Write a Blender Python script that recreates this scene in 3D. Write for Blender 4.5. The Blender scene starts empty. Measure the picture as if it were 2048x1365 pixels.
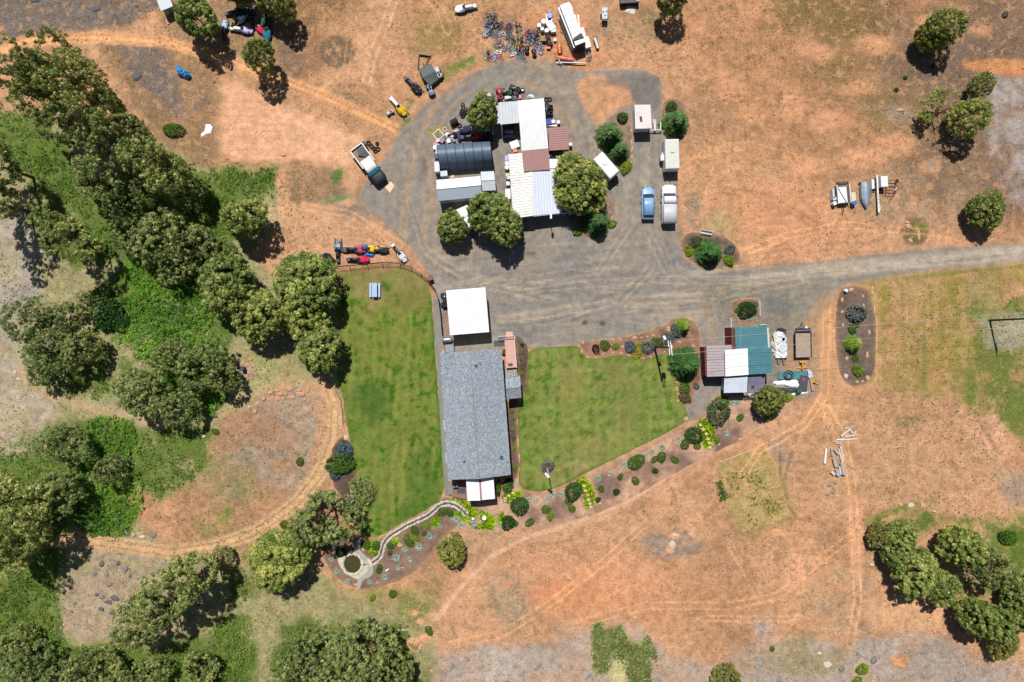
import bpy, bmesh, math, random
import numpy as np
from mathutils import Vector, Matrix
rad = math.radians
C = bpy.context.scene.collection
SC = bpy.context.scene
S, HC = 0.07, 95.6          # metres per photo pixel on the ground, flying height of the drone
# ------------------------------------------------------------------ camera
cam = bpy.data.objects.new('camera', bpy.data.cameras.new('camera'))
C.objects.link(cam); cam.location = (0, 0, HC); cam.rotation_euler = (0, 0, 0)
cam.data.sensor_width = 36; cam.data.lens = 18 / (1024 * S / HC)
cam.data.clip_start = 1; cam.data.clip_end = 6000
SC.camera = cam
# ------------------------------------------------------------------ sky and sun
SUN_EL, SUN_AZ = 60.0, -12.0      # azimuth clockwise from +Y (top of the photo)
w = bpy.data.worlds.new('World'); SC.world = w; w.use_nodes = True
wn = w.node_tree.nodes; wl = w.node_tree.links
sky = wn.new('ShaderNodeTexSky'); sky.sky_type = 'NISHITA'; sky.sun_disc = False
sky.sun_elevation = rad(SUN_EL); sky.sun_rotation = rad(SUN_AZ % 360); sky.altitude = 600
wl.new(sky.outputs[0], wn['Background'].inputs[0]); wn['Background'].inputs[1].default_value = 0.05
sl = bpy.data.lights.new('sun', 'SUN'); sl.energy = 5.0; sl.angle = rad(0.53); sl.color = (1.0, 0.965, 0.91)
so = bpy.data.objects.new('sun', sl); C.objects.link(so)
tosun = Vector((math.sin(rad(SUN_AZ)) * math.cos(rad(SUN_EL)), math.cos(rad(SUN_AZ)) * math.cos(rad(SUN_EL)), math.sin(rad(SUN_EL))))
so.rotation_euler = tosun.to_track_quat('Z', 'Y').to_euler(); so.location = (0, 0, 120)
SC.view_settings.view_transform = 'Standard'; SC.view_settings.look = 'None'
SC.view_settings.gamma = 1; SC.view_settings.use_curve_mapping = False
SC.view_settings.exposure = 0.34
KGAIN = 1.55
# ------------------------------------------------------------------ helpers
def P(px, py, z=0.0):
    k = S * (HC - z) / HC
    return Vector(((px - 1024) * k, (682.5 - py) * k, z))
def A(r, g, b):
    o = []
    for c in (r, g, b):
        c = c / 255; c = c / 12.92 if c <= .04045 else ((c + .055) / 1.055) ** 2.4
        o.append(min(.82, c / KGAIN))
    return tuple(o)
REG = []
def tag(o, desc=None, cat=None, group=None, kind=None, label=None, pxy=None):
    if cat: o['category'] = cat
    if group: o['group'] = group
    if kind: o['kind'] = kind
    if label: o['label'] = label
    elif desc: REG.append((o, desc, pxy))
    return o
def thing(name, desc, cat, px, py, rot=0, group=None, z=0, label=None):
    o = bpy.data.objects.new(name, None); C.objects.link(o); o.empty_display_size = .3
    o.location = P(px, py, z); o.rotation_euler = (0, 0, rad(rot))
    return tag(o, desc, cat, group, None, label, (px, py))
def copy_tree(o, parent=None):
    c = o.copy(); C.objects.link(c); c.parent = parent
    for ch in o.children: copy_tree(ch, c)
    return c
class MB:
    def __init__(s): s.v = []; s.f = []
    def add(s, vs, fs):
        n = len(s.v); s.v += [tuple(v) for v in vs]; s.f += [tuple(i + n for i in f) for f in fs]; return s
    def box(s, cx, cy, cz, sx, sy, sz, rz=0, tx=1, ty=1, tilt=None):
        vs = []
        for k, z in enumerate((-sz / 2, sz / 2)):
            a, b = (1, 1) if k == 0 else (tx, ty)
            for x, y in ((-1, -1), (1, -1), (1, 1), (-1, 1)): vs.append(Vector((x * sx / 2 * a, y * sy / 2 * b, z)))
        m = Matrix.Rotation(rad(rz), 4, 'Z')
        if tilt: m = m @ Matrix.Rotation(rad(tilt[0]), 4, 'X') @ Matrix.Rotation(rad(tilt[1]), 4, 'Y')
        vs = [m @ v + Vector((cx, cy, cz)) for v in vs]
        return s.add(vs, [(3, 2, 1, 0), (4, 5, 6, 7), (0, 1, 5, 4), (1, 2, 6, 5), (2, 3, 7, 6), (3, 0, 4, 7)])
    def prism(s, pts, z0, z1):
        n = len(pts); a = sum(pts[i][0] * pts[(i + 1) % n][1] - pts[(i + 1) % n][0] * pts[i][1] for i in range(n))
        if a < 0: pts = pts[::-1]
        vs = [(p[0], p[1], z0) for p in pts] + [(p[0], p[1], z1) for p in pts]
        return s.add(vs, [tuple(range(n))[::-1], tuple(range(n, 2 * n))] + [(i, (i + 1) % n, n + (i + 1) % n, n + i) for i in range(n)])
    def tube(s, pts, r, n=6, r2=None):
        pts = [Vector(p) for p in pts]; m = len(pts); rings = []
        for i, p in enumerate(pts):
            d = (pts[min(i + 1, m - 1)] - pts[max(i - 1, 0)]).normalized()
            u = d.cross(Vector((0, 0, 1)));
            if u.length < .01: u = d.cross(Vector((0, 1, 0)))
            u.normalize(); q = d.cross(u)
            rr = r if r2 is None else r + (r2 - r) * i / (m - 1)
            rings.append([p + (u * math.cos(t) + q * math.sin(t)) * rr for t in [2 * math.pi * k / n for k in range(n)]])
        return s.loft(rings)
    def loft(s, rings, caps=True):
        n = len(rings[0]); vs = [v for r in rings for v in r]; fs = []
        for i in range(len(rings) - 1):
            for k in range(n): fs.append((i * n + k, i * n + (k + 1) % n, (i + 1) * n + (k + 1) % n, (i + 1) * n + k))
        if caps: fs += [tuple(range(n))[::-1], tuple((len(rings) - 1) * n + k for k in range(n))]
        return s.add(vs, fs)
    def body(s, secs):          # sections (y, z bottom, z shoulder, z top, half width, half width of top)
        return s.loft([[(-w, y, zb), (-w * 1.0, y, zs), (-wt, y, zt), (-wt * .4, y, zt + .02), (wt * .4, y, zt + .02), (wt, y, zt), (w, y, zs), (w, y, zb)] for y, zb, zs, zt, w, wt in secs])
    def cyl(s, cx, cy, z0, z1, r, n=14, r2=None):
        r2 = r if r2 is None else r2
        return s.loft([[(cx + rr * math.cos(2 * math.pi * k / n), cy + rr * math.sin(2 * math.pi * k / n), z) for k in range(n)] for rr, z in ((r, z0), (r2, z1))])
    def xcyl(s, cx, cy, cz, r, wd, n=12):
        return s.loft([[(cx + x, cy + r * math.cos(2 * math.pi * k / n), cz + r * math.sin(2 * math.pi * k / n)) for k in range(n)] for x in (-wd / 2, wd / 2)])
    def torus(s, c, R, r, n=18, m=6, axis='Z', flat=1):
        rings = []
        for i in range(n):
            a = 2 * math.pi * i / n; ring = []
            for k in range(m):
                b = 2 * math.pi * k / m; q = R + r * math.cos(b); zz = r * flat * math.sin(b)
                p = (q * math.cos(a), q * math.sin(a), zz)
                if axis == 'X': p = (p[2], p[0], p[1])
                ring.append((p[0] + c[0], p[1] + c[1], p[2] + c[2]))
            rings.append(ring)
        nn = len(s.v); s.v += [v for r_ in rings for v in r_]
        for i in range(n):
            for k in range(m): s.f.append((nn + i * m + k, nn + ((i + 1) % n) * m + k, nn + ((i + 1) % n) * m + (k + 1) % m, nn + i * m + (k + 1) % m))
        return s
    def build(s, name, mat, parent=None, smooth=False, world=False):
        me = bpy.data.meshes.new(name)
        v = s.v
        if world and parent is not None:
            q = parent
            off = Vector(q.location)
            if q.parent: off = off + Vector(q.parent.location)
            v = [(a[0] - off.x, a[1] - off.y, a[2] - off.z) for a in v]
        me.from_pydata([tuple(a) for a in v], [], s.f)
        if smooth: me.polygons.foreach_set('use_smooth', [True] * len(me.polygons))
        me.materials.append(mat); me.update()
        o = bpy.data.objects.new(name, me); C.objects.link(o)
        if parent is not None: o.parent = parent
        return o
# ------------------------------------------------------------------ node helpers
class NT:
    def __init__(s, name):
        s.m = bpy.data.materials.new(name); s.m.use_nodes = True; s.t = s.m.node_tree; s.n = s.t.nodes; s.l = s.t.links
        s.b = s.n['Principled BSDF']
    def put(s, sock, v):
        if isinstance(v, bpy.types.NodeSocket): s.l.new(v, sock)
        elif v is not None:
            if sock.type == 'RGBA' and not isinstance(v, (int, float)): v = (v[0], v[1], v[2], 1)
            sock.default_value = v
    def math(s, op, a, b=None, clamp=False):
        n = s.n.new('ShaderNodeMath'); n.operation = op; n.use_clamp = clamp
        s.put(n.inputs[0], a); s.put(n.inputs[1], b); return n.outputs[0]
    def mix(s, f, a, b, mode='MIX'):
        n = s.n.new('ShaderNodeMix'); n.data_type = 'RGBA'; n.blend_type = mode; n.clamp_factor = True
        s.put(n.inputs[0], f); s.put(n.inputs[6], a); s.put(n.inputs[7], b); return n.outputs[2]
    def noise(s, vec, sc, det=4, ro=.6, dist=0):
        n = s.n.new('ShaderNodeTexNoise'); n.inputs['Scale'].default_value = sc; n.inputs['Detail'].default_value = det
        n.inputs['Roughness'].default_value = ro; n.inputs['Distortion'].default_value = dist
        s.put(n.inputs['Vector'], vec); return n.outputs[0]
    def step(s, v, lo, hi):
        n = s.n.new('ShaderNodeMapRange'); n.interpolation_type = 'SMOOTHSTEP'
        s.put(n.inputs[0], v); s.put(n.inputs[1], lo); s.put(n.inputs[2], hi); return n.outputs[0]
    def rng(s, v, a, b, c, d):
        n = s.n.new('ShaderNodeMapRange'); s.put(n.inputs[0], v)
        for i, q in enumerate((a, b, c, d)): n.inputs[i + 1].default_value = q
        return n.outputs[0]
    def attr(s, name):
        n = s.n.new('ShaderNodeAttribute'); n.attribute_name = name; return n
    def coord(s, which='Object'): return s.n.new('ShaderNodeTexCoord').outputs[which]
    def mapping(s, vec, scale=(1, 1, 1), rot=(0, 0, 0)):
        n = s.n.new('ShaderNodeMapping'); n.inputs['Scale'].default_value = scale; n.inputs['Rotation'].default_value = rot
        s.put(n.inputs[0], vec); return n.outputs[0]
    def bump(s, h, strength=.4, dist=.05):
        n = s.n.new('ShaderNodeBump'); n.inputs['Strength'].default_value = strength; n.inputs['Distance'].default_value = dist
        s.put(n.inputs['Height'], h); s.l.new(n.outputs[0], s.b.inputs['Normal'])
_M = {}
def M(name, col, rough=.6, metal=0.0, var=.18, sc=3.0, spec=.4, dirt=0.0, coat=0, bump=0.0, alpha=1):
    """plain procedural material: colour with noise variation, optional dirt blotches; col is the photo's sRGB"""
    if name in _M: return _M[name]
    t = NT(name); v = t.coord(); c = A(*col)
    n1 = t.noise(v, sc, 5, .65)
    out = t.mix(1.0, c, t.rng(n1, .25, .75, 1 - var, 1 + var), 'MULTIPLY')
    if dirt:
        n2 = t.noise(v, sc * .45, 6, .7)
        out = t.mix(t.math('MULTIPLY', t.step(n2, .5, .72), dirt), out, A(120, 100, 80))
    t.put(t.b.inputs['Base Color'], out)
    t.put(t.b.inputs['Roughness'], t.rng(n1, .2, .8, max(.05, rough - .08), min(1, rough + .1)))
    t.b.inputs['Metallic'].default_value = metal
    t.b.inputs['Specular IOR Level'].default_value = spec
    t.b.inputs['Coat Weight'].default_value = coat
    if alpha < 1: t.b.inputs['Alpha'].default_value = alpha
    if bump: t.bump(t.noise(v, sc * 6, 4, .6), bump, .02)
    _M[name] = t.m; return t.m
# ------------------------------------------------------------------ numpy painting tools
RS = np.random.RandomState(7)
_tab = RS.rand(8, 256, 256)
def vnoise(X, Y, sc, seed=0, oct=4, ro=.55):
    out = 0; amp = 1; tot = 0; t = _tab[seed % 8]
    for o in range(oct):
        x = X / sc * 2 ** o + 17.3 * o + seed * 3.7; y = Y / sc * 2 ** o + 9.1 * o + seed * 5.1
        xi = np.floor(x).astype(int); yi = np.floor(y).astype(int); fx = x - xi; fy = y - yi
        fx = fx * fx * (3 - 2 * fx); fy = fy * fy * (3 - 2 * fy)
        a = t[xi & 255, yi & 255]; b = t[(xi + 1) & 255, yi & 255]; c = t[xi & 255, (yi + 1) & 255]; d = t[(xi + 1) & 255, (yi + 1) & 255]
        out = out + amp * ((a * (1 - fx) + b * fx) * (1 - fy) + (c * (1 - fx) + d * fx) * fy); tot += amp; amp *= ro
    return out / tot
def segd(X, Y, pts, closed=False):
    n = len(pts); D = np.full(X.shape, 1e9)
    for i in range(n if closed else n - 1):
        ax, ay = pts[i]; bx, by = pts[(i + 1) % n]; dx, dy = bx - ax, by - ay; L = dx * dx + dy * dy + 1e-9
        t = np.clip(((X - ax) * dx + (Y - ay) * dy) / L, 0, 1)
        D = np.minimum(D, np.hypot(X - ax - t * dx, Y - ay - t * dy))
    return D
def inside(X, Y, pts):
    n = len(pts); I = np.zeros(X.shape, bool)
    for i in range(n):
        ax, ay = pts[i]; bx, by = pts[(i + 1) % n]
        if ay == by: continue
        c = ((ay > Y) != (by > Y)) & (X < (bx - ax) * (Y - ay) / (by - ay) + ax); I ^= c
    return I
def sdf(X, Y, pts):
    d = segd(X, Y, pts, True); return np.where(inside(X, Y, pts), -d, d)
def ell(X, Y, cx, cy, rx, ry, rot=0):
    a = rad(rot); x = X - cx; y = Y - cy; u = x * math.cos(a) + y * math.sin(a); v = -x * math.sin(a) + y * math.cos(a)
    return (np.sqrt((u / rx) ** 2 + (v / ry) ** 2) - 1) * min(rx, ry)
def sst(d, w): t = np.clip(.5 - d / (2 * w), 0, 1); return t * t * (3 - 2 * t)
def smooth_poly(pts, it=2):
    for _ in range(it):
        q = []
        for i in range(len(pts)):
            a = pts[i]; b = pts[(i + 1) % len(pts)]
            q += [(a[0] * .75 + b[0] * .25, a[1] * .75 + b[1] * .25), (a[0] * .25 + b[0] * .75, a[1] * .25 + b[1] * .75)]
        pts = q
    return pts
# layers: (kind, data, colour, softness, warp, breakup, strength, dry tuft, green tuft, gravel)
def mixc(col, m, c):
    c = np.array(A(*c)); m = m[..., None]; return col * (1 - m) + c * m
class Paint:
    def __init__(s, X, Y, base, aux=(.8, 0, .2)):
        s.X, s.Y = X, Y; s.col = np.ones(X.shape + (3,)) * np.array(A(*base)); s.aux = np.ones(X.shape + (3,)) * np.array(aux)
        s.wx = (vnoise(X, Y, 90, 1, 5) - .5); s.wy = (vnoise(X, Y, 90, 2, 5) - .5); s.k = 0
    def lay(s, d, col, soft=12, brk=0, st=1.0, aux=None):
        s.k += 1
        m = sst(d, soft)
        if brk: m = m * np.clip((vnoise(s.X, s.Y, 34, s.k, 5, .62) - .5) * 5 * brk + 1 - .45 * brk, 0, 1)
        m = m * st; s.col = mixc(s.col, m, col)
        if aux is not None: s.aux = s.aux * (1 - m[..., None]) + np.array(aux) * m[..., None]
        return m
    def poly(s, pts, col, soft=12, warp=40, **k): return s.lay(sdf(s.X + s.wx * warp, s.Y + s.wy * warp, pts), col, soft, **k)
    def el(s, cx, cy, rx, ry, rot, col, soft=10, warp=25, **k): return s.lay(ell(s.X + s.wx * warp, s.Y + s.wy * warp, cx, cy, rx, ry, rot), col, soft, **k)
    def line(s, pts, wd, col, soft=5, warp=10, **k): return s.lay(segd(s.X + s.wx * warp, s.Y + s.wy * warp, pts) - wd / 2, col, soft, **k)
    def ruts(s, pts, gap, wd, col, st=.6, soft=1.7, **k):
        st = min(1, st * 1.45)
        d = segd(s.X + s.wx * 6, s.Y + s.wy * 6, pts); s.lay(np.abs(d - gap / 2) - wd / 2, col, soft, st=st, **k)
def put_attrs(me, col, aux):
    n = len(me.vertices)
    for nm, a in (('Col', col), ('Aux', aux)):
        at = me.attributes.new(nm, 'FLOAT_COLOR', 'POINT')
        d = np.ones((n, 4), np.float32); d[:, :3] = a; at.data.foreach_set('color', d.ravel())
def grid_mesh(name, xs, ys, Z, keep, col, aux, mat, dx=None, dy=None):
    nx, ny = len(xs), len(ys)
    Xw, Yw = np.meshgrid(xs, ys, indexing='ij')
    if dx is not None: Xw = Xw + dx; Yw = Yw + dy
    V = np.stack([Xw, Yw, Z], -1).reshape(-1, 3)
    I = np.arange(nx * ny).reshape(nx, ny)
    F = np.stack([I[:-1, :-1], I[1:, :-1], I[1:, 1:], I[:-1, 1:]], -1)
    F = F[keep] if keep is not None else F.reshape(-1, 4)
    used = np.unique(F); rm = -np.ones(nx * ny, int); rm[used] = np.arange(len(used)); F = rm[F]; V = V[used]
    me = bpy.data.meshes.new(name); me.vertices.add(len(V)); me.vertices.foreach_set('co', V.astype(np.float32).ravel())
    me.loops.add(F.size); me.loops.foreach_set('vertex_index', F.astype(np.int32).ravel())
    me.polygons.add(len(F)); me.polygons.foreach_set('loop_start', np.arange(0, F.size, 4, dtype=np.int32)); me.polygons.foreach_set('loop_total', np.full(len(F), 4, np.int32))
    me.update(calc_edges=True); me.validate()
    put_attrs(me, col.reshape(-1, 3)[used], aux.reshape(-1, 3)[used])
    me.materials.append(mat); o = bpy.data.objects.new(name, me); C.objects.link(o); return o
def terrain_mat(name, big=0, gain=1.0, tint=(1, 1, 1), tuft=(.62, .60, .5), green=(100, 122, 48), bmp=.75, fine=1.0):
    t = NT(name); v = t.coord(); col = t.attr('Col').outputs['Color']; aux = t.attr('Aux').outputs['Color']
    sp = t.n.new('ShaderNodeSeparateColor'); t.l.new(aux, sp.inputs[0]); r, g, b = sp.outputs
    na = t.noise(v, .9, 9, .68); nb = t.noise(v, 3.4 * fine, 6, .72, .3); nc = t.noise(v, 1.5, 8, .72); nd = t.noise(v, 5.0 * fine, 5, .82); ne = t.noise(v, .25, 5, .6)
    c = t.mix(1.0, col, t.rng(na, .28, .72, .68 * gain, 1.32 * gain), 'MULTIPLY')
    c = t.mix(1.0, c, tint, 'MULTIPLY'); c = t.mix(1.0, c, t.rng(ne, .3, .7, .88, 1.12), 'MULTIPLY')
    c = t.mix(1.0, c, t.rng(nd, .3, .7, .76, 1.24), 'MULTIPLY')
    if big:
        nf = t.noise(v, .55, 8, .75, .4); ng = t.noise(t.mapping(v, (1, 1, 1), (0, 0, .7)), .8, 8, .72, .2)
        c = t.mix(t.math('MULTIPLY', t.step(nf, .52, .575), t.math('MULTIPLY', r, .62)), c, t.mix(.75, c, A(138, 112, 80)))
        c = t.mix(t.math('MULTIPLY', t.step(ng, .53, .59), t.math('MULTIPLY', r, .5)), c, t.mix(.65, c, A(238, 184, 134)))
        c = t.mix(t.math('MULTIPLY', t.step(nf, .46, .40), t.math('MULTIPLY', b, .6)), c, t.mix(.75, c, A(96, 92, 90)))
        c = t.mix(t.math('MULTIPLY', t.step(ng, .45, .34), t.math('MULTIPLY', g, .35)), c, t.mix(.7, c, A(186, 172, 120)))
    mk = t.math('MULTIPLY', t.math('MULTIPLY', t.step(nb, .50, .62), r), t.step(nc, .34, .6))
    c = t.mix(mk, c, t.mix(1.0, c, tuft, 'MULTIPLY'))
    mk = t.math('MULTIPLY', t.math('MULTIPLY', t.step(nb, .46, .34), r), .4)
    c = t.mix(mk, c, t.mix(.6, c, A(205, 170, 120)))
    thr = t.math('SUBTRACT', .74, t.math('MULTIPLY', g, .50))
    gm = t.math('MULTIPLY', t.math('SUBTRACT', t.math('ADD', t.math('MULTIPLY', nc, .65), t.math('MULTIPLY', nb, .35)), thr), 9, True)
    gc = t.mix(t.step(nc, .3, .7), A(*[x * .66 for x in green]), A(*[min(255, x * 1.18) for x in green])); gc = t.mix(t.step(nd, .35, .65), t.mix(.35, gc, (.02, .02, .01)), gc)
    c = t.mix(t.math('MULTIPLY', gm, .72), c, gc)
    vo = t.n.new('ShaderNodeTexVoronoi'); vo.inputs['Scale'].default_value = 4.5; t.l.new(v, vo.inputs['Vector'])
    st = t.math('MULTIPLY', t.step(vo.outputs['Distance'], .26, .12), t.math('MULTIPLY', b, t.step(nd, .52, .64)))
    c = t.mix(st, c, t.mix(t.noise(v, 20, 1), A(200, 190, 180), A(90, 85, 85)))
    c = t.mix(1.0, c, t.mix(b, (1, 1, 1), t.rng(t.noise(v, 14, 3, .7), .3, .7, .78, 1.22)), 'MULTIPLY')
    t.put(t.b.inputs['Base Color'], c); t.b.inputs['Roughness'].default_value = .95; t.b.inputs['Specular IOR Level'].default_value = .12
    h = t.math('ADD', t.math('MULTIPLY', na, .8), t.math('ADD', t.math('MULTIPLY', nb, .5), t.math('MULTIPLY', nd, .3)))
    t.bump(h, bmp, .25); return t.m
MT = terrain_mat('dry_soil', 1, 1.22, (1.0, .97, .91))
MG = terrain_mat('gravel', 0, 1.14, (.99, .99, 1.0), bmp=.22)
ML = terrain_mat('turf', 0, .70, tuft=(.75, .85, .7), green=(86, 128, 40), bmp=.3)
MU = terrain_mat('mulch', 0, 1.12, tuft=(.6, .6, .6), bmp=.6)
# ------------------------------------------------------------------ outlines of the sheets (photo pixels)
DRIVE = [smooth_poly(p) for p in [
 [(2150, 470), (2048, 489), (1920, 492), (1820, 502), (1700, 514), (1600, 528), (1536, 533), (1480, 537), (1420, 541), (1378, 528), (1358, 500), (1356, 400), (1356, 290), (1330, 262), (1322, 210), (1326, 165), (1305, 143), (1230, 138), (1165, 146), (1120, 130), (1070, 118), (1010, 121), (950, 143), (890, 182), (845, 218), (800, 262), (770, 315), (745, 345), (722, 380), (716, 402), (740, 425), (770, 440), (800, 470), (826, 500), (842, 530), (866, 556), (872, 600), (876, 690), (900, 708), (1000, 700), (1030, 672), (1046, 690), (1058, 698), (1160, 691), (1165, 685), (1220, 681), (1290, 667), (1330, 652), (1350, 638), (1386, 640), (1398, 665), (1402, 700), (1409, 750), (1394, 780), (1372, 812), (1372, 840), (1384, 850), (1404, 835), (1425, 800), (1447, 780), (1447, 795), (1600, 800), (1640, 790), (1640, 720), (1630, 640), (1672, 600), (1672, 575), (1760, 556), (1850, 543), (1950, 532), (2048, 524), (2150, 512)]]]
LAWN_A = smooth_poly([(655, 548), (700, 538), (760, 532), (800, 532), (830, 543), (852, 562), (863, 590), (866, 640), (870, 700), (876, 780), (882, 860), (887, 930), (889, 985), (870, 1012), (800, 1047), (762, 1073), (735, 1077), (716, 1062), (724, 1020), (738, 985), (708, 950), (706, 900), (697, 870), (690, 830), (686, 790), (672, 762), (683, 700), (675, 640), (668, 600), (658, 575)], 1)
LAWN_B = smooth_poly([(1055, 697), (1108, 694), (1160, 692), (1162, 706), (1178, 718), (1205, 717), (1235, 709), (1270, 716), (1292, 719), (1320, 708), (1345, 712), (1354, 745), (1356, 790), (1374, 822), (1377, 842), (1330, 868), (1250, 908), (1180, 942), (1120, 975), (1070, 986), (1040, 975), (1036, 955), (1041, 925), (1036, 880), (1035, 815), (1050, 790), (1056, 740)], 1)
BEDS = [
 ('mulch_bed', 'narrow dark mulch bed along the right wall of the grey house', (96, 78, 70), [(1013, 797), (1042, 797), (1034, 825), (1036, 900), (1040, 925), (1035, 955), (1026, 965), (1019, 940), (1014, 860)]),
 ('mulch_bed', 'dark mulch bed curving beside the pink wooden deck', (88, 70, 64), [(1030, 671), (1044, 676), (1054, 690), (1057, 705), (1055, 760), (1050, 788), (1042, 797), (1036, 780), (1034, 720)]),
 ('flower_bed', 'long brown flower bed between the yard and the right lawn', (134, 102, 84), [(1159, 689), (1165, 683), (1220, 680), (1290, 666), (1330, 651), (1350, 636), (1386, 640), (1398, 663), (1402, 692), (1408, 745), (1396, 778), (1372, 808), (1357, 792), (1354, 745), (1345, 713), (1320, 709), (1292, 720), (1270, 717), (1235, 710), (1205, 718), (1178, 719), (1161, 706)]),
 ('flower_bed', 'long sloping flower bed of brown soil below the right lawn', (172, 138, 114), [(895, 990), (930, 1006), (1000, 985), (1024, 962), (1036, 962), (1044, 978), (1070, 988), (1120, 977), (1180, 944), (1250, 910), (1330, 870), (1378, 845), (1405, 830), (1440, 793), (1500, 798), (1560, 805), (1600, 812), (1560, 835), (1520, 850), (1480, 880), (1410, 915), (1340, 952), (1260, 998), (1180, 1032), (1100, 1052), (1020, 1062), (960, 1068), (915, 1062), (890, 1045)]),
 ('flower_bed', 'curved brown bed wrapping round the pond and stream', (124, 100, 86), [(890, 988), (930, 1010), (925, 1045), (895, 1065), (878, 1085), (862, 1115), (820, 1150), (765, 1176), (718, 1180), (675, 1160), (648, 1120), (635, 1080), (655, 1060), (700, 1062), (720, 1080), (740, 1078), (765, 1074), (800, 1050), (870, 1014)]),
 ('shrub_bed', 'dark bed under the shrubs on the left edge of the left lawn', (85, 70, 64), [(684, 872), (700, 880), (708, 920), (712, 948), (738, 970), (748, 1005), (725, 1040), (690, 1010), (662, 960), (662, 900)]),
 ('mulch_bed', 'tall oval dark bed with rocks right of the dirt lane', (106, 90, 80), [(1682, 575), (1715, 572), (1740, 582), (1752, 640), (1752, 730), (1738, 765), (1705, 775), (1680, 755), (1671, 690), (1672, 610)]),
 ('shrub_bed', 'brown shrub bed left of the small white shed lane', (128, 110, 96), [(1200, 262), (1215, 236), (1240, 222), (1262, 222), (1266, 262), (1265, 330), (1258, 345), (1240, 348), (1212, 310)]),
 ('shrub_bed', 'brown shrub bed right of the small white shed', (124, 100, 84), [(1322, 212), (1340, 198), (1365, 204), (1378, 232), (1374, 270), (1350, 288), (1330, 272), (1322, 240)]),
 ('shrub_bed', 'brown shrub bed in the corner below the white pickup', (120, 100, 88), [(1358, 485), (1378, 466), (1420, 465), (1460, 478), (1478, 500), (1482, 525), (1440, 538), (1404, 532), (1372, 518)]),
 ('shrub_bed', 'brown rocky bed under the big pine beside the workshop', (122, 104, 92), [(1128, 400), (1150, 340), (1196, 340), (1215, 385), (1232, 420), (1222, 452), (1200, 480), (1160, 470), (1135, 440)]),
 ('flower_bed', 'small fenced brown bed above the green roofed barn', (132, 104, 86), [(1461, 606), (1478, 598), (1519, 597), (1521, 628), (1520, 650), (1462, 652)]),
 ('mulch_bed', 'small round bed around the lawn lamp post', (120, 90, 72), [(1083, 928), (1094, 921), (1105, 926), (1109, 938), (1105, 950), (1094, 953), (1084, 947), (1080, 938)]),
]
CONC = (150, 148, 142)
CHART = [[(897, 990), (928, 990), (935, 1006), (954, 1020), (958, 1036), (940, 1036), (925, 1010), (905, 1000)], [(900, 1024), (924, 1020), (940, 1040), (955, 1060), (985, 1060), (990, 1036), (975, 1024), (960, 1022), (962, 1050), (940, 1050), (920, 1036)], [(735, 1082), (758, 1082), (762, 1100), (752, 1112), (736, 1104)], [(782, 1080), (796, 1078), (798, 1088), (784, 1094)], [(862, 1034), (878, 1032), (880, 1050), (866, 1054)], [(993, 1030), (1008, 1022), (1008, 1040), (996, 1056)], [(1152, 962), (1168, 954), (1180, 968), (1190, 985), (1188, 1008), (1176, 1018), (1168, 1012), (1166, 990)], [(1000, 992), (1016, 982), (1044, 984), (1040, 994), (1020, 1008), (1008, 1004)], [(1390, 850), (1402, 838), (1412, 836), (1430, 850), (1428, 880), (1426, 892), (1410, 900), (1404, 880)]]
# ------------------------------------------------------------------ ground
def axis(lo, hi, st):
    core = list(np.arange(lo, hi + 1e-6, st)); out = []; d = st; x = hi
    while x < 2600: d *= 1.35; x += d; out.append(x)
    lft = []; d = st; x = lo
    while x > -2600: d *= 1.35; x -= d; lft.append(x)
    return np.array(lft[::-1] + core + out)
xs = axis(-75, 75, .24); ys = axis(-51, 51, .24)
GX, GY = np.meshgrid(xs, ys, indexing='ij'); X = GX / S + 1024; Y = 682.5 - GY / S
p = Paint(X, Y, (188, 142, 111), (.9, .04, .15))
T = {}
OR1, OR2, OR3 = (204, 158, 126), (185, 124, 87), (156, 122, 96); TAN = (164, 150, 123); GRY = (152, 138, 128); DG = (128, 118, 106)
p.lay((vnoise(X, Y, 160, 3, 5) - .52) * 300, OR3, 40, st=.7)
p.lay((.45 - vnoise(X, Y, 120, 4, 5)) * 300, OR1, 40, st=.55)
# upper right: brown field with orange blotches
p.poly([(1190, -60), (2150, -60), (2150, 480), (1940, 470), (1700, 300), (1600, 330), (1480, 260), (1380, 150), (1280, 60)], (169, 124, 93), 60, 120, st=.7, aux=(1.1, .12, .15))
p.poly([(1480, -60), (2150, -60), (2150, 400), (1900, 420), (1760, 330), (1680, 200), (1560, 120)], (150, 116, 86), 50, 160, brk=.7, aux=(1.1, .2, .2))
p.el(1660, 40, 90, 45, 10, (128, 106, 72), 30, 80, brk=.5, aux=(1, .35, .1))
p.el(1930, 130, 110, 80, 0, (112, 96, 84), 40, 80, brk=.1)
p.poly([(1740, 60), (2150, -60), (2150, 470), (1980, 470), (1840, 400), (1760, 280)], (118, 98, 86), 50, 120, brk=.15, st=.9, aux=(1.0, .12, .6)); p.poly([(1540, -60), (1800, -60), (1780, 100), (1650, 140), (1560, 60)], (120, 100, 66), 40, 90, brk=.3, st=.8, aux=(1.2, .3, .1)); p.poly([(540, -60), (740, -60), (700, 60), (620, 140), (550, 150)], (132, 106, 78), 26, 60, brk=.3, st=.8, aux=(1.1, .15, .3)); p.poly([(1700, 160), (1860, 180), (1840, 300), (1740, 250)], (140, 116, 84), 30, 60, brk=.5)
p.el(1420, 270, 60, 60, 0, (158, 124, 101), 30, 60, brk=.6)
p.el(1450, 330, 90, 80, 0, (201, 154, 118), 40, 60, st=.6)
p.el(1560, 430, 140, 70, 0, (196, 142, 107), 40, 60, st=.8, aux=(.7, 0, .1))
p.el(1830, 400, 120, 60, 0, (158, 134, 111), 40, 80, brk=.6, aux=(1.1, .1, .1))
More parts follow.
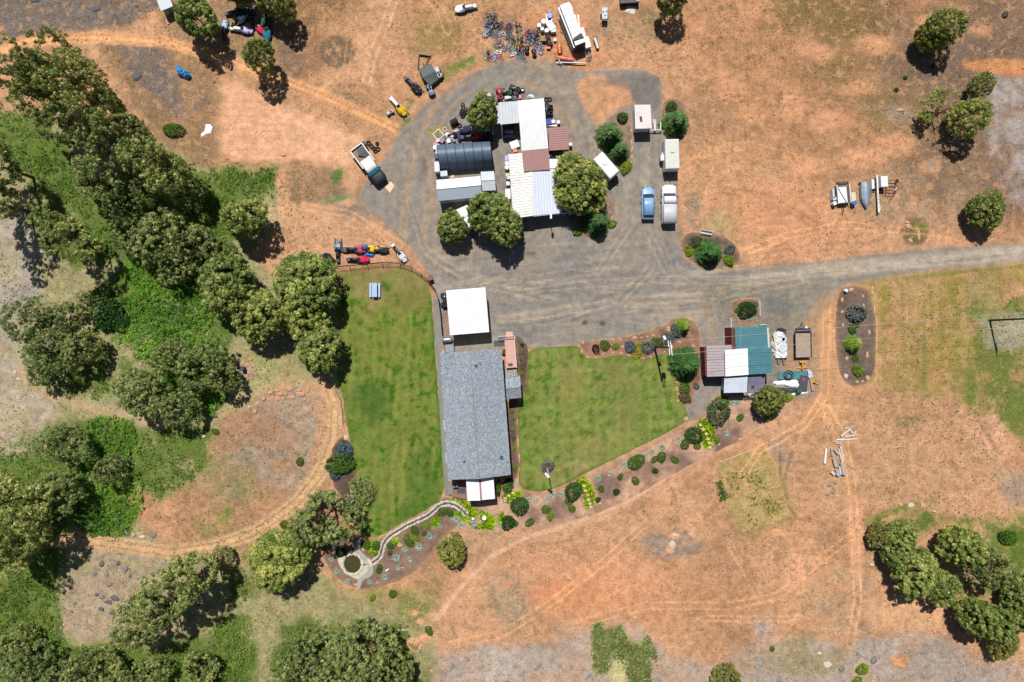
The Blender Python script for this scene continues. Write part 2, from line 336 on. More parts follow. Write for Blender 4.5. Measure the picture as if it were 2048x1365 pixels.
for cx, cy, rx, ry in ((1640, 110, 25, 14), (1605, 100, 14, 18), (1720, 175, 36, 14), (1660, 245, 36, 22), (1552, 268, 12, 7), (1790, 290, 40, 26), (1730, 320, 40, 20), (1590, 205, 24, 30), (1505, 20, 24, 20), (1380, 100, 16, 22), (1460, 180, 30, 20), (1440, 150, 16, 10), (1850, 60, 18, 30), (1960, 60, 20, 12), (1750, 90, 40, 20), (1400, 55, 20, 10), (1860, 330, 20, 14), (1620, 330, 40, 18), (1500, 225, 30, 16)):
    p.el(cx, cy, rx, ry, 0, (210, 156, 121), 10, 26, st=.75, aux=(.5, 0, .1))
p.poly([(1985, 150), (2060, 140), (2060, 440), (2005, 390), (1975, 300), (1965, 210)], (158, 150, 150), 14, 60, brk=.6, aux=(.4, .05, .9))
p.poly([(1925, 128), (1990, 118), (2060, 115), (2060, 152), (1980, 148), (1930, 140)], (193, 134, 92), 5, 14, aux=(.4, 0, .1))
p.el(1862, 330, 10, 8, 0, GRY, 4); p.el(1800, 228, 28, 18, 10, GRY, 8, 20, brk=.5, aux=(.6, 0, .9))
# upper middle
p.poly([(560, -40), (760, -40), (740, 60), (640, 130), (600, 60)], (142, 108, 80), 30, 60, brk=.5, aux=(1, .12, .2))
p.poly([(820, -40), (1100, -40), (1000, 60), (900, 140), (820, 90)], (173, 134, 99), 30, 60, brk=.5, aux=(1.1, .1, .1))
p.el(860, 70, 60, 45, 0, (140, 120, 76), 20, 60, brk=.8, aux=(1.1, .3, .1))
p.poly([(720, 0), (790, -20), (800, 80), (760, 130), (730, 170), (620, 60)], OR1, 20, 30, st=.5)
p.poly([(1040, 30), (1120, 10), (1200, 40), (1230, 120), (1160, 140), (1080, 120)], (192, 140, 103), 20, 20, st=.8, aux=(.7, 0, .1))
p.el(1220, 50, 40, 55, 0, (158, 132, 108), 14, 40, brk=.7); p.el(1290, 60, 40, 40, 0, (140, 124, 96), 14, 50, brk=.6, aux=(1, .3, .2))
p.el(673, 105, 36, 32, 0, (122, 102, 84), 4, 10, aux=(1.2, .1, .3)); p.el(672, 103, 4, 7, 0, OR1, 3)
p.poly([(575, 20), (600, 60), (610, 120), (600, 160), (560, 130), (560, 60)], (128, 108, 92), 9, 16, brk=.3, aux=(1, .1, .3))
p.poly([(560, 130), (620, 170), (720, 200), (790, 250), (770, 262), (660, 215), (560, 160)], (150, 122, 96), 8, 24, brk=.4, aux=(1.2, .1, .3))
# tilled lots
p.poly([(428, 175), (470, 165), (560, 200), (640, 240), (720, 270), (730, 300), (690, 330), (600, 325), (470, 318), (430, 290), (415, 230)], (213, 166, 135), 7, 26, aux=(.3, 0, .05))
p.poly([(540, 395), (600, 380), (690, 372), (700, 300), (750, 290), (730, 340), (700, 400), (790, 450), (800, 500), (640, 520), (540, 530), (500, 560), (520, 470)], (197, 154, 123), 12, 40, st=.85, aux=(.6, 0, .1))
p.poly([(600, 330), (660, 335), (690, 380), (660, 400), (590, 400), (580, 350)], (140, 114, 92), 8, 30, brk=.3, aux=(.9, .1, .6)); p.el(672, 352, 12, 18, 30, (110, 130, 80), 4, 12, aux=(.5, .7, .1)); p.el(672, 398, 30, 8, -10, (120, 135, 88), 4, 12, aux=(.5, .5, .1))
# left half: dry green slope
p.poly([(-300, 210), (60, 225), (160, 230), (260, 250), (420, 330), (560, 350), (560, 450), (500, 520), (560, 560), (670, 560), (690, 790), (640, 770), (560, 760), (480, 830), (400, 900), (380, 960), (240, 1000), (330, 1100), (640, 1150), (700, 1190), (860, 1230), (880, 1300), (850, 1440), (-300, 1440)], (151, 146, 111), 16, 50, aux=(.7, .42, .15))
p.poly([(330, -80), (560, -80), (560, 130), (420, 100), (330, 70)], (150, 124, 98), 16, 40, brk=.3, aux=(1, .15, .3)); p.poly([(200, 80), (330, 90), (420, 130), (440, 200), (430, 330), (330, 300), (230, 180)], (136, 112, 86), 20, 50, brk=.2, aux=(1.1, .2, .4)); p.poly([(-300, -100), (330, -100), (330, 20), (250, 60), (60, 68), (-20, 100), (-300, 150)], (112, 104, 102), 10, 50, brk=.05, aux=(1, .08, 1))
p.poly([(-300, 150), (-20, 110), (0, 230), (-300, 260)], (150, 130, 104), 12, 40)
p.poly([(235, 88), (300, 92), (345, 120), (400, 150), (425, 190), (400, 235), (350, 240), (310, 205), (260, 160)], (116, 106, 104), 10, 30, brk=.05, aux=(1, .08, 1))
p.poly([(330, 110), (430, 130), (440, 190), (420, 250), (440, 310), (340, 260), (360, 200)], (150, 120, 92), 12, 30, brk=.5, aux=(1, .1, .3))
p.line([(-60, 140), (20, 92), (60, 76), (140, 72), (240, 76), (330, 84), (420, 108), (500, 138), (600, 172), (700, 215), (790, 262)], 24, (201, 156, 122), 6, 12, aux=(.35, 0, .1)); p.line([(20, 100), (0, 60), (-40, 20)], 12, (187, 146, 117), 6, 10)
p.ruts([(-60, 140), (20, 92), (60, 76), (140, 72), (240, 76), (330, 84), (420, 108), (500, 138), (600, 172), (700, 215), (790, 262)], 13, 4, (182, 134, 100))
# rock clearings
for pts, c in (([(-60, 440), (60, 440), (85, 500), (78, 560), (60, 600), (20, 680), (-60, 700)], (168, 160, 148)), ([(-60, 690), (40, 680), (50, 760), (-60, 770)], (170, 158, 146)), ([(-60, 775), (50, 770), (110, 800), (130, 840), (90, 870), (60, 920), (-60, 930)], (176, 160, 146)),
               ([(170, 1098), (260, 1100), (330, 1130), (330, 1180), (260, 1230), (240, 1290), (150, 1300), (125, 1240), (150, 1150)], (166, 148, 130)), ([(500, 800), (560, 780), (640, 790), (650, 850), (620, 930), (590, 1000), (540, 990), (430, 930), (480, 860)], (152, 138, 126)),
               ([(870, 1300), (960, 1290), (1050, 1292), (1120, 1280), (1175, 1238), (1215, 1222), (1290, 1250), (1325, 1290), (1340, 1315), (1420, 1318), (1480, 1290), (1560, 1270), (1700, 1280), (1800, 1275), (1850, 1280), (1960, 1320), (2200, 1340), (2200, 1500), (850, 1500)], (164, 152, 144)),
               ([(1490, 1235), (1530, 1225), (1540, 1260), (1510, 1275)], (170, 160, 152)), ([(1300, 1060), (1370, 1055), (1400, 1090), (1350, 1120), (1295, 1110)], (140, 126, 118)), ([(1540, 870), (1580, 860), (1590, 900), (1590, 960), (1570, 950)], (140, 130, 124)), ([(1985, 940), (2060, 940), (2060, 1010), (2020, 1010)], (160, 140, 124))):
    p.poly(pts, c, 14, 70, brk=.4, aux=(.5, .06, 1))
p.el(520, 880, 90, 60, 20, (158, 124, 100), 26, 50, brk=.8); p.el(440, 960, 80, 50, 20, (140, 128, 96), 20, 50, brk=.5, aux=(.8, .4, .2))
p.el(1000, 1330, 60, 30, 0, (175, 165, 160), 14, 40, brk=.6); p.el(40, 620, 30, 60, 20, (150, 146, 142), 14, 40, brk=.5)
p.el(1900, 1325, 100, 40, 0, (150, 140, 134), 14, 40, brk=.4); p.el(1620, 1310, 80, 50, 0, (150, 140, 112), 14, 60, brk=.6, aux=(.9, .3, .5)); p.el(1800, 1325, 18, 14, 0, (201, 146, 105), 5, 10)
# greens
for pts, c, g in (([(410, 340), (470, 328), (575, 345), (560, 370), (500, 378), (470, 410), (455, 470), (430, 520), (400, 450)], (92, 122, 52), .95), ([(195, 590), (270, 520), (420, 540), (440, 640), (450, 700), (440, 840), (330, 800), (240, 740), (200, 640)], (80, 124, 44), 1.3), ([(150, 380), (260, 380), (430, 400), (450, 480), (430, 540), (280, 560), (200, 520)], (92, 124, 56), 1.1),
                  ([(130, 880), (170, 835), (260, 830), (290, 900), (290, 1000), (280, 1060), (180, 1070), (120, 1010)], (84, 118, 42), 1.2), ([(-60, 960), (130, 940), (130, 1080), (120, 1180), (-60, 1200)], (74, 100, 42), 1.1), ([(-60, 1160), (110, 1140), (130, 1250), (110, 1300), (300, 1300), (480, 1260), (500, 1440), (-60, 1440)], (104, 116, 56), .95),
                  ([(480, 1060), (505, 1180), (480, 1300), (440, 1290), (450, 1160)], (118, 126, 68), .8), ([(560, 1250), (640, 1245), (760, 1260), (810, 1250), (850, 1330), (880, 1440), (540, 1440)], (92, 112, 54), 1), ([(385, 1046), (460, 1030), (470, 1042), (400, 1060)], (100, 130, 50), .9),
                  ([(60, 245), (150, 330), (170, 420), (90, 420), (50, 330)], (116, 126, 68), .85), ([(1745, 1050), (1790, 1005), (1850, 1008), (1890, 1040), (1880, 1080), (1760, 1100)], (112, 124, 58), .8), ([(1990, 1040), (2100, 1030), (2100, 1230), (2010, 1180), (1990, 1100)], (96, 124, 46), .9), ([(1900, 1040), (2000, 1060), (2010, 1220), (1930, 1200)], (128, 130, 76), .7),
                  ([(1735, 560), (1850, 548), (2048, 528), (2200, 520), (2200, 900), (2040, 880), (1960, 850), (1900, 800), (1830, 785), (1745, 770)], (148, 130, 74), .35), ([(1935, 620), (2048, 600), (2200, 600), (2200, 920), (2040, 880), (1950, 840), (1930, 740)], (112, 118, 60), .62), ([(1440, 930), (1475, 912), (1540, 900), (1560, 960), (1580, 1035), (1480, 1066), (1455, 1000)], (160, 140, 88), .4),
                  ([(660, 1150), (760, 1190), (850, 1170), (900, 1150), (840, 1240), (720, 1220), (640, 1190)], (140, 134, 84), .55), ([(480, 690), (600, 720), (640, 760), (560, 770), (470, 780)], (155, 150, 108), .5)):
    p.poly([(x, y) for x, y in pts], c, 16, 90, brk=.75, aux=(.7, g, .05)); p.poly(pts, c, 30, 120, brk=.9, st=.5)
p.el(2010, 660, 50, 36, 0, (150, 150, 132), 12, 40, brk=.4, aux=(.7, .3, .6)); p.el(1960, 590, 40, 40, 0, (150, 135, 90), 12, 40, brk=.5)
# stripes of the mown field
for k, x0 in enumerate((1752, 1768, 1785, 1806, 1822, 1846, 1862, 1880, 1908, 1926)):
    c = [(173, 136, 100), (130, 128, 62), (182, 134, 98), (120, 120, 56), (158, 139, 94), (112, 124, 54), (150, 126, 70), (128, 122, 58), (98, 124, 44), (173, 145, 100)][k]
    p.line([(x0, 572), (x0 + 4, 680), (x0 + 2, 790)], 9, c, 4, 7, st=.6, brk=.5)
p.line([(1745, 575), (1753, 660), (1752, 760)], 3, (202, 165, 126), 2, 3)
p.line([(1742, 590), (1748, 700), (1744, 760)], 5, (96, 116, 52), 3, 4, st=.8)
# lower right dirt
p.poly([(1600, 790), (1760, 780), (1900, 800), (1960, 860), (1990, 960), (1900, 1000), (1760, 1000), (1640, 1000), (1560, 960)], (175, 140, 110), 40, 60, st=.6, aux=(1, .12, .1))
p.poly([(1935, 860), (1990, 820), (2030, 880), (2010, 920), (1960, 900)], (203, 156, 129), 8, 30, brk=.2); p.line([(1950, 835), (1975, 870), (1995, 905)], 6, (140, 120, 104), 4, 8)
p.el(1830, 850, 34, 20, 0, (130, 118, 84), 12, 40, brk=.5, aux=(1, .4, .1)); p.el(1900, 870, 60, 60, 0, (193, 148, 119), 20, 40, st=.5)
p.poly([(1640, 560), (1672, 590), (1672, 720), (1690, 790), (1720, 820), (1640, 860), (1600, 850), (1625, 760), (1625, 640)], (194, 148, 112), 9, 14, aux=(.4, 0, .2))
p.poly([(1690, 985), (1725, 985), (1730, 1080), (1728, 1180), (1700, 1150)], (200, 152, 122), 9, 20, aux=(.4, 0, .1)); p.el(1200, 1180, 190, 70, 0, (202, 146, 111), 50, 40, st=.8, aux=(.45, 0, .05)); p.el(1130, 1195, 90, 26, 0, (193, 129, 92), 24, 20, st=.6, aux=(.35, 0, 0))
p.el(1020, 1200, 50, 60, 0, (164, 141, 117), 20, 50, brk=.6, aux=(1, .25, .2)); p.el(950, 1080, 50, 60, 0, (174, 144, 116), 20, 40, brk=.6, aux=(1, .3, .1))
p.el(1420, 1200, 120, 60, 0, (181, 136, 104), 40, 60, brk=.5); p.el(1700, 1200, 90, 70, 0, (174, 144, 118), 30, 60, brk=.5, aux=(1, .15, .4)); p.el(1830, 1225, 90, 40, 0, (202, 158, 122), 14, 30, aux=(.6, 0, .1)); p.poly([(1925, 1270), (1990, 1265), (2050, 1290), (1990, 1330)], (200, 154, 115), 8, 20)
for cx, cy, rx, ry, r in ((1347, 1071, 10, 7, 0), (1342, 1096, 8, 11, 20), (1383, 1068, 8, 5, 0), (1587, 1118, 10, 10, 0), (1587, 1135, 10, 9, 0), (1587, 1153, 10, 12, 0), (1600, 1125, 5, 26, 0), (828, 1225, 9, 5, 0), (841, 1242, 8, 6, 0), (828, 1288, 16, 14, 0), (850, 1275, 14, 8, -20), (1556, 1065, 14, 8, 10)):
    p.el(cx, cy, rx, ry, r, (214, 158, 125), 3, 8, aux=(.3, 0, 0))
p.line([(1520, 850), (1400, 915), (1330, 955), (1260, 1000), (1200, 1030), (1120, 1055), (1050, 1075), (990, 1110), (930, 1165), (875, 1235)], 16, (207, 166, 139), 6, 8, aux=(.4, .05, .1)); p.ruts([(1520, 850), (1400, 915), (1260, 1000), (1120, 1055), (1050, 1075), (990, 1110), (930, 1165), (875, 1235)], 14, 3.5, (183, 140, 111))
p.line([(1380, 905), (1300, 962), (1230, 995), (1180, 1030)], 5, (120, 130, 66), 4, 12, brk=.7, aux=(.6, .6, 0))
TRK = [(655, 768), (672, 810), (668, 880), (640, 950), (590, 1010), (520, 1060), (440, 1090), (340, 1108), (240, 1090), (140, 1078), (60, 1090)]
p.line(TRK, 30, (186, 158, 128), 7, 14, aux=(.5, .05, .1)); p.ruts(TRK, 20, 5, (203, 166, 133), .5)
TR2 = [(40, 740), (90, 790), (170, 812), (260, 830), (330, 860)]; p.line(TR2, 16, (176, 155, 124), 6, 14, aux=(.5, .15, .1)); TR3 = [(330, 900), (420, 840), (500, 790), (560, 765), (640, 760)]; p.line(TR3, 18, (171, 153, 118), 7, 14, aux=(.6, .2, .1))
p.ruts([(800, -30), (765, 60), (745, 110), (735, 160)], 15, 4, (217, 174, 138)); p.ruts([(850, -10), (880, 20), (895, 60)], 14, 3, (218, 166, 131)); p.ruts([(1100, 20), (1060, 50), (1030, 90)], 9, 3, (166, 116, 84), .5)
p.ruts([(1600, 1235), (1480, 1240), (1400, 1238)], 10, 3, (218, 172, 138)); p.ruts([(1520, 1200), (1490, 1140), (1460, 1090)], 10, 3, (212, 164, 132), .5)
for k in range(9): p.line([(425 + k * 2, 190 + k * 14), (500, 188 + k * 14), (590, 196 + k * 14)], 2.5, (180, 130, 100), 2, 8, st=.45)
for k in range(10): p.line([(1480, 400 + k * 14), (1560, 396 + k * 14), (1660, 402 + k * 13)], 2.5, (210, 162, 126), 2, 12, st=.4)
for k in range(16): p.line([(1400 + k * 7, 60), (1420 + k * 5, 200), (1395 + k * 7, 330)], 2.5, (150, 104, 66), 2.5, 14, st=.35, brk=.8)
for k in range(16): p.line([(1390, 40 + k * 11), (1500, 50 + k * 11), (1640, 36 + k * 11)], 3, (157, 114, 80), 2.5, 16, st=.4, brk=.9)
p.el(1830, 463, 27, 30, 0, (112, 102, 72), 5, 8, aux=(1, .3, .2)); p.el(1842, 453, 12, 9, 0, (120, 130, 60), 4, 8, aux=(.6, .6, 0)); p.el(1440, 445, 30, 30, 0, (168, 145, 109), 14, 30, brk=.4, aux=(.8, .4, 0)); p.el(1385, 430, 16, 45, 0, (140, 132, 118), 10, 24, brk=.5)
p.el(490, 740, 22, 18, 0, (178, 148, 127), 6, 12); p.line([(655, 755), (682, 802), (690, 845)], 3, (120, 90, 66), 1.5, 2, st=.8)
p.line([(1562, 905), (1560, 960), (1575, 1010), (1582, 1036), (1482, 1068)], 4, (96, 88, 70), 2.5, 6, st=.8); p.line([(1585, 905), (1568, 960), (1575, 1010), (1590, 1040)], 6, (104, 96, 84), 4, 10, st=.7); p.line([(1455, 945), (1470, 1000), (1480, 1050)], 8, (120, 112, 96), 5, 12, st=.7)
SAGE = [(1184, 1252), (1198, 1240), (1212, 1260), (1240, 1250), (1262, 1285), (1280, 1290), (1292, 1270), (1312, 1300), (1314, 1322), (1300, 1312), (1300, 1365), (1262, 1370), (1240, 1330), (1220, 1310), (1215, 1345), (1190, 1350), (1182, 1300)]
p.lay(sdf(X, Y, SAGE) + p.wx * 20, (130, 140, 88), 6, aux=(.8, .5, .1)); p.el(1235, 1345, 20, 24, 0, (190, 184, 132), 6, 20)
BR = [[(-20, 200), (60, 235), (120, 300), (170, 380), (240, 440), (240, 520), (150, 540), (60, 470), (50, 360), (-20, 300)], [(240, 330), (420, 330), (560, 350), (560, 380), (470, 420), (450, 520), (420, 560), (300, 540), (200, 470)], [(60, 700), (200, 700), (240, 780), (200, 800), (100, 780)], [(-20, 900), (130, 860), (140, 960), (120, 1300), (-20, 1400)], [(280, 860), (420, 850), (400, 950), (320, 1000), (280, 960)], [(80, 1290), (300, 1290), (500, 1230), (520, 1400), (80, 1400)]]
for q in BR: p.lay(sdf(X + p.wx * 70, Y + p.wy * 70, q), (104, 132, 54), 14, brk=.5, st=.85, aux=(.3, .95, 0))
p.line([(-60, 140), (20, 92), (60, 78), (140, 74), (240, 78), (330, 86), (420, 110), (500, 140), (600, 174), (700, 217), (790, 262)], 20, (226, 172, 126), 4, 8, st=.9, aux=(.15, 0, .05)); p.ruts([(20, 92), (60, 78), (140, 74), (240, 78), (330, 86), (420, 110), (500, 140), (600, 174), (700, 217), (790, 262)], 12, 3, (176, 120, 80), .45)
p.line([(q[0], q[1]) for q in TRK], 24, (206, 168, 128), 5, 10, st=.8, aux=(.3, .05, .1)); p.ruts(TRK, 14, 4, (160, 122, 90), .5)
PLOT = [(1440, 928), (1475, 912), (1540, 900), (1562, 960), (1582, 1036), (1482, 1068), (1456, 1000)]
p.lay(sdf(X + p.wx * 8, Y + p.wy * 8, PLOT), (170, 150, 98), 3, st=.7, aux=(.9, .42, .1))
# shoulders of the gravel yard fade into the soil, grey fines on the dirt
dd = np.minimum.reduce([sdf(X, Y, q) for q in DRIVE]); T['drive'] = dd
p.lay(dd + p.wx * 30, (134, 122, 110), 10, brk=.35, st=.85, aux=(.3, .05, .8))
p.lay(sdf(X + p.wx * 40, Y, [(640, 400), (700, 390), (860, 420), (900, 500), (850, 520), (790, 470), (730, 450), (650, 430)]), (128, 120, 112), 14, brk=.7, st=.8, aux=(.3, 0, .8))
p.lay(np.abs(segd(X + p.wx * 12, Y + p.wy * 12, [(870, 220), (810, 265), (830, 180), (900, 140), (950, 120), (985, 100)]) - 2) - 9, (124, 130, 76), 9, brk=.8, st=.9, aux=(.8, .7, .1))
p.lay(segd(X, Y, [(2048, 532), (1900, 546), (1760, 562)]) - 3, (100, 120, 56), 4, brk=.4, st=.8)
for pts, gp, wd, c_, st_ in (
  ([(1655, 600), (1652, 700), (1648, 790), (1610, 850), (1520, 900), (1480, 960)], 13, 4, (222, 168, 122), .6), ([(1640, 800), (1690, 880), (1705, 980), (1712, 1080), (1716, 1200), (1700, 1290)], 14, 4, (222, 166, 122), .65), ([(1560, 1000), (1600, 1040), (1640, 1100), (1660, 1200)], 13, 3, (214, 158, 114), .5),
  ([(1720, 1060), (1640, 1120), (1560, 1190), (1450, 1215), (1300, 1210), (1180, 1240)], 13, 4, (222, 166, 122), .5), ([(1400, 960), (1480, 1060), (1560, 1100), (1700, 1090)], 12, 3, (170, 120, 84), .4), ([(1060, 1100), (1180, 1080), (1300, 1110), (1400, 1170), (1480, 1250)], 13, 4, (176, 122, 84), .4), ([(900, 1290), (1000, 1270), (1100, 1210), (1200, 1130), (1300, 1040)], 13, 4, (224, 168, 124), .5),
  ([(1365, 340), (1420, 300), (1500, 290), (1580, 310), (1640, 360)], 12, 3, (222, 160, 112), .5), ([(1365, 400), (1440, 380), (1520, 390), (1600, 430), (1660, 470)], 12, 3, (150, 106, 74), .45), ([(1365, 300), (1400, 240), (1460, 200), (1560, 190), (1700, 210)], 12, 3, (150, 104, 70), .4), ([(1500, 500), (1580, 470), (1700, 450), (1800, 460), (1900, 470)], 12, 4, (224, 168, 120), .5), ([(1480, 520), (1600, 500), (1720, 490)], 12, 3, (150, 112, 80), .4),
  ([(560, 160), (640, 195), (740, 240), (800, 270)], 12, 3, (150, 104, 72), .5), ([(650, 20), (700, 80), (690, 150), (640, 190)], 12, 3, (222, 166, 120), .45), ([(520, 430), (600, 410), (700, 430), (800, 490)], 12, 4, (222, 168, 124), .5), ([(560, 500), (640, 460), (740, 470), (820, 510)], 12, 3, (150, 112, 84), .4), ([(900, 100), (820, 160), (760, 200), (740, 250)], 12, 3, (214, 156, 112), .5), ([(1180, 60), (1260, 110), (1340, 130), (1400, 180)], 12, 3, (150, 106, 76), .4)):
    p.ruts(pts, gp, wd * .8, tuple(min(255, q * (1.05 if c_[0] > 200 else .9)) for q in c_), st_, brk=.3)
gz = (vnoise(X, Y, 60, 5, 4) - .5) * .10
calm = np.minimum(dd, np.minimum(sdf(X, Y, LAWN_A), sdf(X, Y, LAWN_B)))
for b in BEDS: calm = np.minimum(calm, sdf(X, Y, b[3]))
gz = (gz - .05) * (1 - sst(calm - 26, 16)); GZ = gz
gz = np.where(np.abs(GX) > 90, 0, gz)
g = grid_mesh('ground', xs, ys, gz, None, p.col, p.aux, MT); tag(g, kind='structure', label='dry orange earth and thin grass over the whole hillside')
GCOL, GAUX = p.col, p.aux
# ------------------------------------------------------------------ sheets with their own outline
def sheet(name, polys, z, base, mat, paint=None, warp=0, cell=.24, aux=(.2, 0, .6), label=None, d_extra=None):
    pts = [q for pl in polys for q in pl]; x0, x1 = min(q[0] for q in pts) - 8, min(max(q[0] for q in pts) + 8, 2160); y0, y1 = min(q[1] for q in pts) - 8, max(q[1] for q in pts) + 8
    sx = np.arange((x0 - 1024) * S, (x1 - 1024) * S, cell); sy = np.arange((682.5 - y1) * S, (682.5 - y0) * S, cell)
    gx, gy = np.meshgrid(sx, sy, indexing='ij'); X = gx / S + 1024; Y = 682.5 - gy / S
    d = np.minimum.reduce([sdf(X, Y, q) for q in polys])
    if warp: d = d + (vnoise(X, Y, 14, 6, 3) - .5) * warp
    if d_extra is not None: d = d_extra(X, Y, d)
    d = d * S
    gdx, gdy = np.gradient(d, sx[1] - sx[0], sy[1] - sy[0])
    dc = (d[:-1, :-1] + d[1:, :-1] + d[1:, 1:] + d[:-1, 1:]) / 4; keep = dc < 0
    used = np.zeros(d.shape, int)
    used[:-1, :-1] += keep; used[1:, :-1] += keep; used[1:, 1:] += keep; used[:-1, 1:] += keep
    edge = (used > 0) & (used < 4); L = np.maximum(np.hypot(gdx, gdy), .3)
    mv = np.where(edge, np.clip(-d, -cell * .7, cell * .7), 0); dx = mv * gdx / L; dy = mv * gdy / L
    p = Paint(X, Y, base, aux)
    if paint: paint(p)
    Z = np.full(X.shape, z)
    o = grid_mesh(name, sx, sy, Z, keep, p.col, p.aux, mat, dx, dy)
    return tag(o, kind='structure', label=label)
def pd(p):
    X, Y = p.X, p.Y
    p.lay((vnoise(X, Y, 120, 2, 4) - .5) * 200, (150, 136, 118), 30, st=.5)
    # wheel-swept fines: streaks along the travel directions
    def streak(m, U, V, c, st, seed): # U across, V along
        n = vnoise(U * 1.0, V * .11, 9, seed, 4, .6); p.col = mixc(p.col, np.clip((n - .48) * 4.5, 0, 1) * m * st, c)
    yard = sst(sdf(X, Y, [(860, 470), (1240, 480), (1500, 530), (2150, 480), (2150, 540), (1500, 600), (1380, 650), (1160, 700), (1000, 680), (980, 600), (870, 580)]), 26)
    streak(yard, Y + .10 * X, X, (170, 154, 132), .75, 1); streak(yard, Y + .10 * X + 400, X, (114, 114, 112), .6, 2)
    lf = sst(ell(X, Y, 830, 430, 45, 210, -8), 24); streak(lf, X + .12 * Y, Y, (168, 142, 112), .7, 3)
    ang = np.arctan2(Y - 300, X - 1010) * 160; rr = np.hypot(X - 1010, Y - 300); ring = sst(np.abs(rr - 155) - 38, 14) * (Y < 320)
    streak(ring, rr, ang, (172, 142, 112), .75, 4); streak(ring, rr + 300, ang, (116, 114, 112), .5, 5)
    ln = sst(sdf(X, Y, [(1268, 265), (1330, 265), (1352, 350), (1356, 520), (1260, 520), (1268, 350)]), 14); streak(ln, X, Y, (126, 122, 114), .5, 6); p.lay(segd(X, Y, [(1293, 290), (1290, 370)]) - 7, (160, 154, 130), 7, brk=.5, st=.6)
    rd = sst(segd(X, Y, [(1480, 570), (1700, 538), (2150, 498)]) - 13, 8); streak(rd, Y + .09 * X, X, (186, 170, 148), .9, 7); p.col = mixc(p.col, rd * .55, (178, 164, 146))
    p.lay(sdf(X, Y, [(1152, 172), (1176, 152), (1262, 160), (1270, 210), (1240, 218), (1212, 240), (1196, 262), (1172, 220)]) + p.wx * 20, (196, 146, 108), 6, brk=.15, st=.95, aux=(.9, .05, .1))
    p.poly([(1195, 165), (1262, 150), (1326, 150), (1320, 215), (1272, 215), (1262, 180)], (112, 108, 102), 8, 14, aux=(.2, 0, 1), st=.8)
    p.poly([(1408, 560), (1660, 560), (1665, 700), (1640, 800), (1540, 800), (1540, 650), (1408, 640)], (132, 124, 108), 16, 40, st=.7, aux=(.7, .25, .7)); p.el(1555, 610, 30, 20, 0, (112, 112, 106), 10, 24); p.line([(1400, 600), (1420, 640), (1425, 690)], 14, (160, 138, 112), 9, 10, st=.6)
    p.poly([(1560, 780), (1600, 650), (1640, 600), (1672, 590), (1670, 800)], (176, 138, 104), 12, 30, st=.75, aux=(.7, 0, .3))
    p.el(1205, 648, 6, 5, 0, (92, 76, 62), 2, 2); p.el(1170, 646, 6, 4, 0, (96, 80, 66), 1.5, 3); p.el(1060, 507, 12, 3, 5, (84, 76, 56), 2, 4, st=.7)
    p.poly([(868, 560), (880, 556), (885, 620), (884, 700), (892, 960), (894, 990), (870, 990)], (140, 138, 134), 3, 4)
    p.poly([(886, 580), (900, 580), (904, 672), (888, 690)], (140, 118, 104), 3, 4); p.poly([(903, 682), (1010, 675), (1012, 692), (904, 700)], (146, 142, 130), 2, 3)
    p.el(850, 330, 6, 20, 0, (110, 88, 72), 5, 6, st=.7); p.el(915, 500, 40, 10, 0, (150, 126, 108), 9, 20, st=.6); p.el(880, 270, 22, 16, 0, (150, 132, 92), 8, 14, aux=(.8, .4, .2)); p.el(1125, 335, 12, 30, 0, (128, 124, 88), 8, 14, aux=(.8, .5, .3)); p.el(1062, 200, 60, 10, 0, (118, 112, 98), 9, 14, st=.6)
    p.el(1018, 245, 40, 20, 0, (150, 132, 106), 12, 10, st=.5)
    for pts, st_ in (([(870, 520), (960, 560), (1100, 575), (1300, 560), (1480, 560), (1700, 540), (2100, 500)], .5), ([(1000, 640), (1150, 620), (1300, 600), (1450, 590), (1600, 560)], .5), ([(1310, 470), (1300, 540), (1240, 600), (1100, 640), (1000, 650)], .45), ([(820, 300), (815, 400), (850, 500), (940, 560), (1100, 600)], .5), ([(1330, 480), (1350, 540), (1420, 570), (1540, 560)], .45), ([(1190, 300), (1240, 360), (1260, 450), (1200, 540), (1050, 560)], .45), ([(1440, 640), (1430, 600), (1500, 570)], .4), ([(1290, 300), (1292, 460), (1330, 540)], .4)):
        p.ruts(pts, 13, 3, (186, 170, 146), st_ * .6, brk=.4); p.ruts([(x, y + 9) for x, y in pts], 12, 2.5, (104, 102, 100), st_ * .7, brk=.5)
    p.lay(dd_fn(X, Y) + 5, (0, 0, 0), 1, st=0)
    e = np.clip(1 + dd_fn(X, Y) / 9, 0, 1) ** 2; p.col = mixc(p.col, e * .55 * np.clip(vnoise(X, Y, 20, 3, 4) * 2 - .3, 0, 1), (186, 146, 112))
def dd_fn(X, Y): return np.minimum.reduce([sdf(X, Y, q) for q in DRIVE])
sheet('gravel_driveway', DRIVE, .012, (136, 129, 121), MG, pd, warp=7, label='grey gravel yard and driveway looping round the workshop buildings')
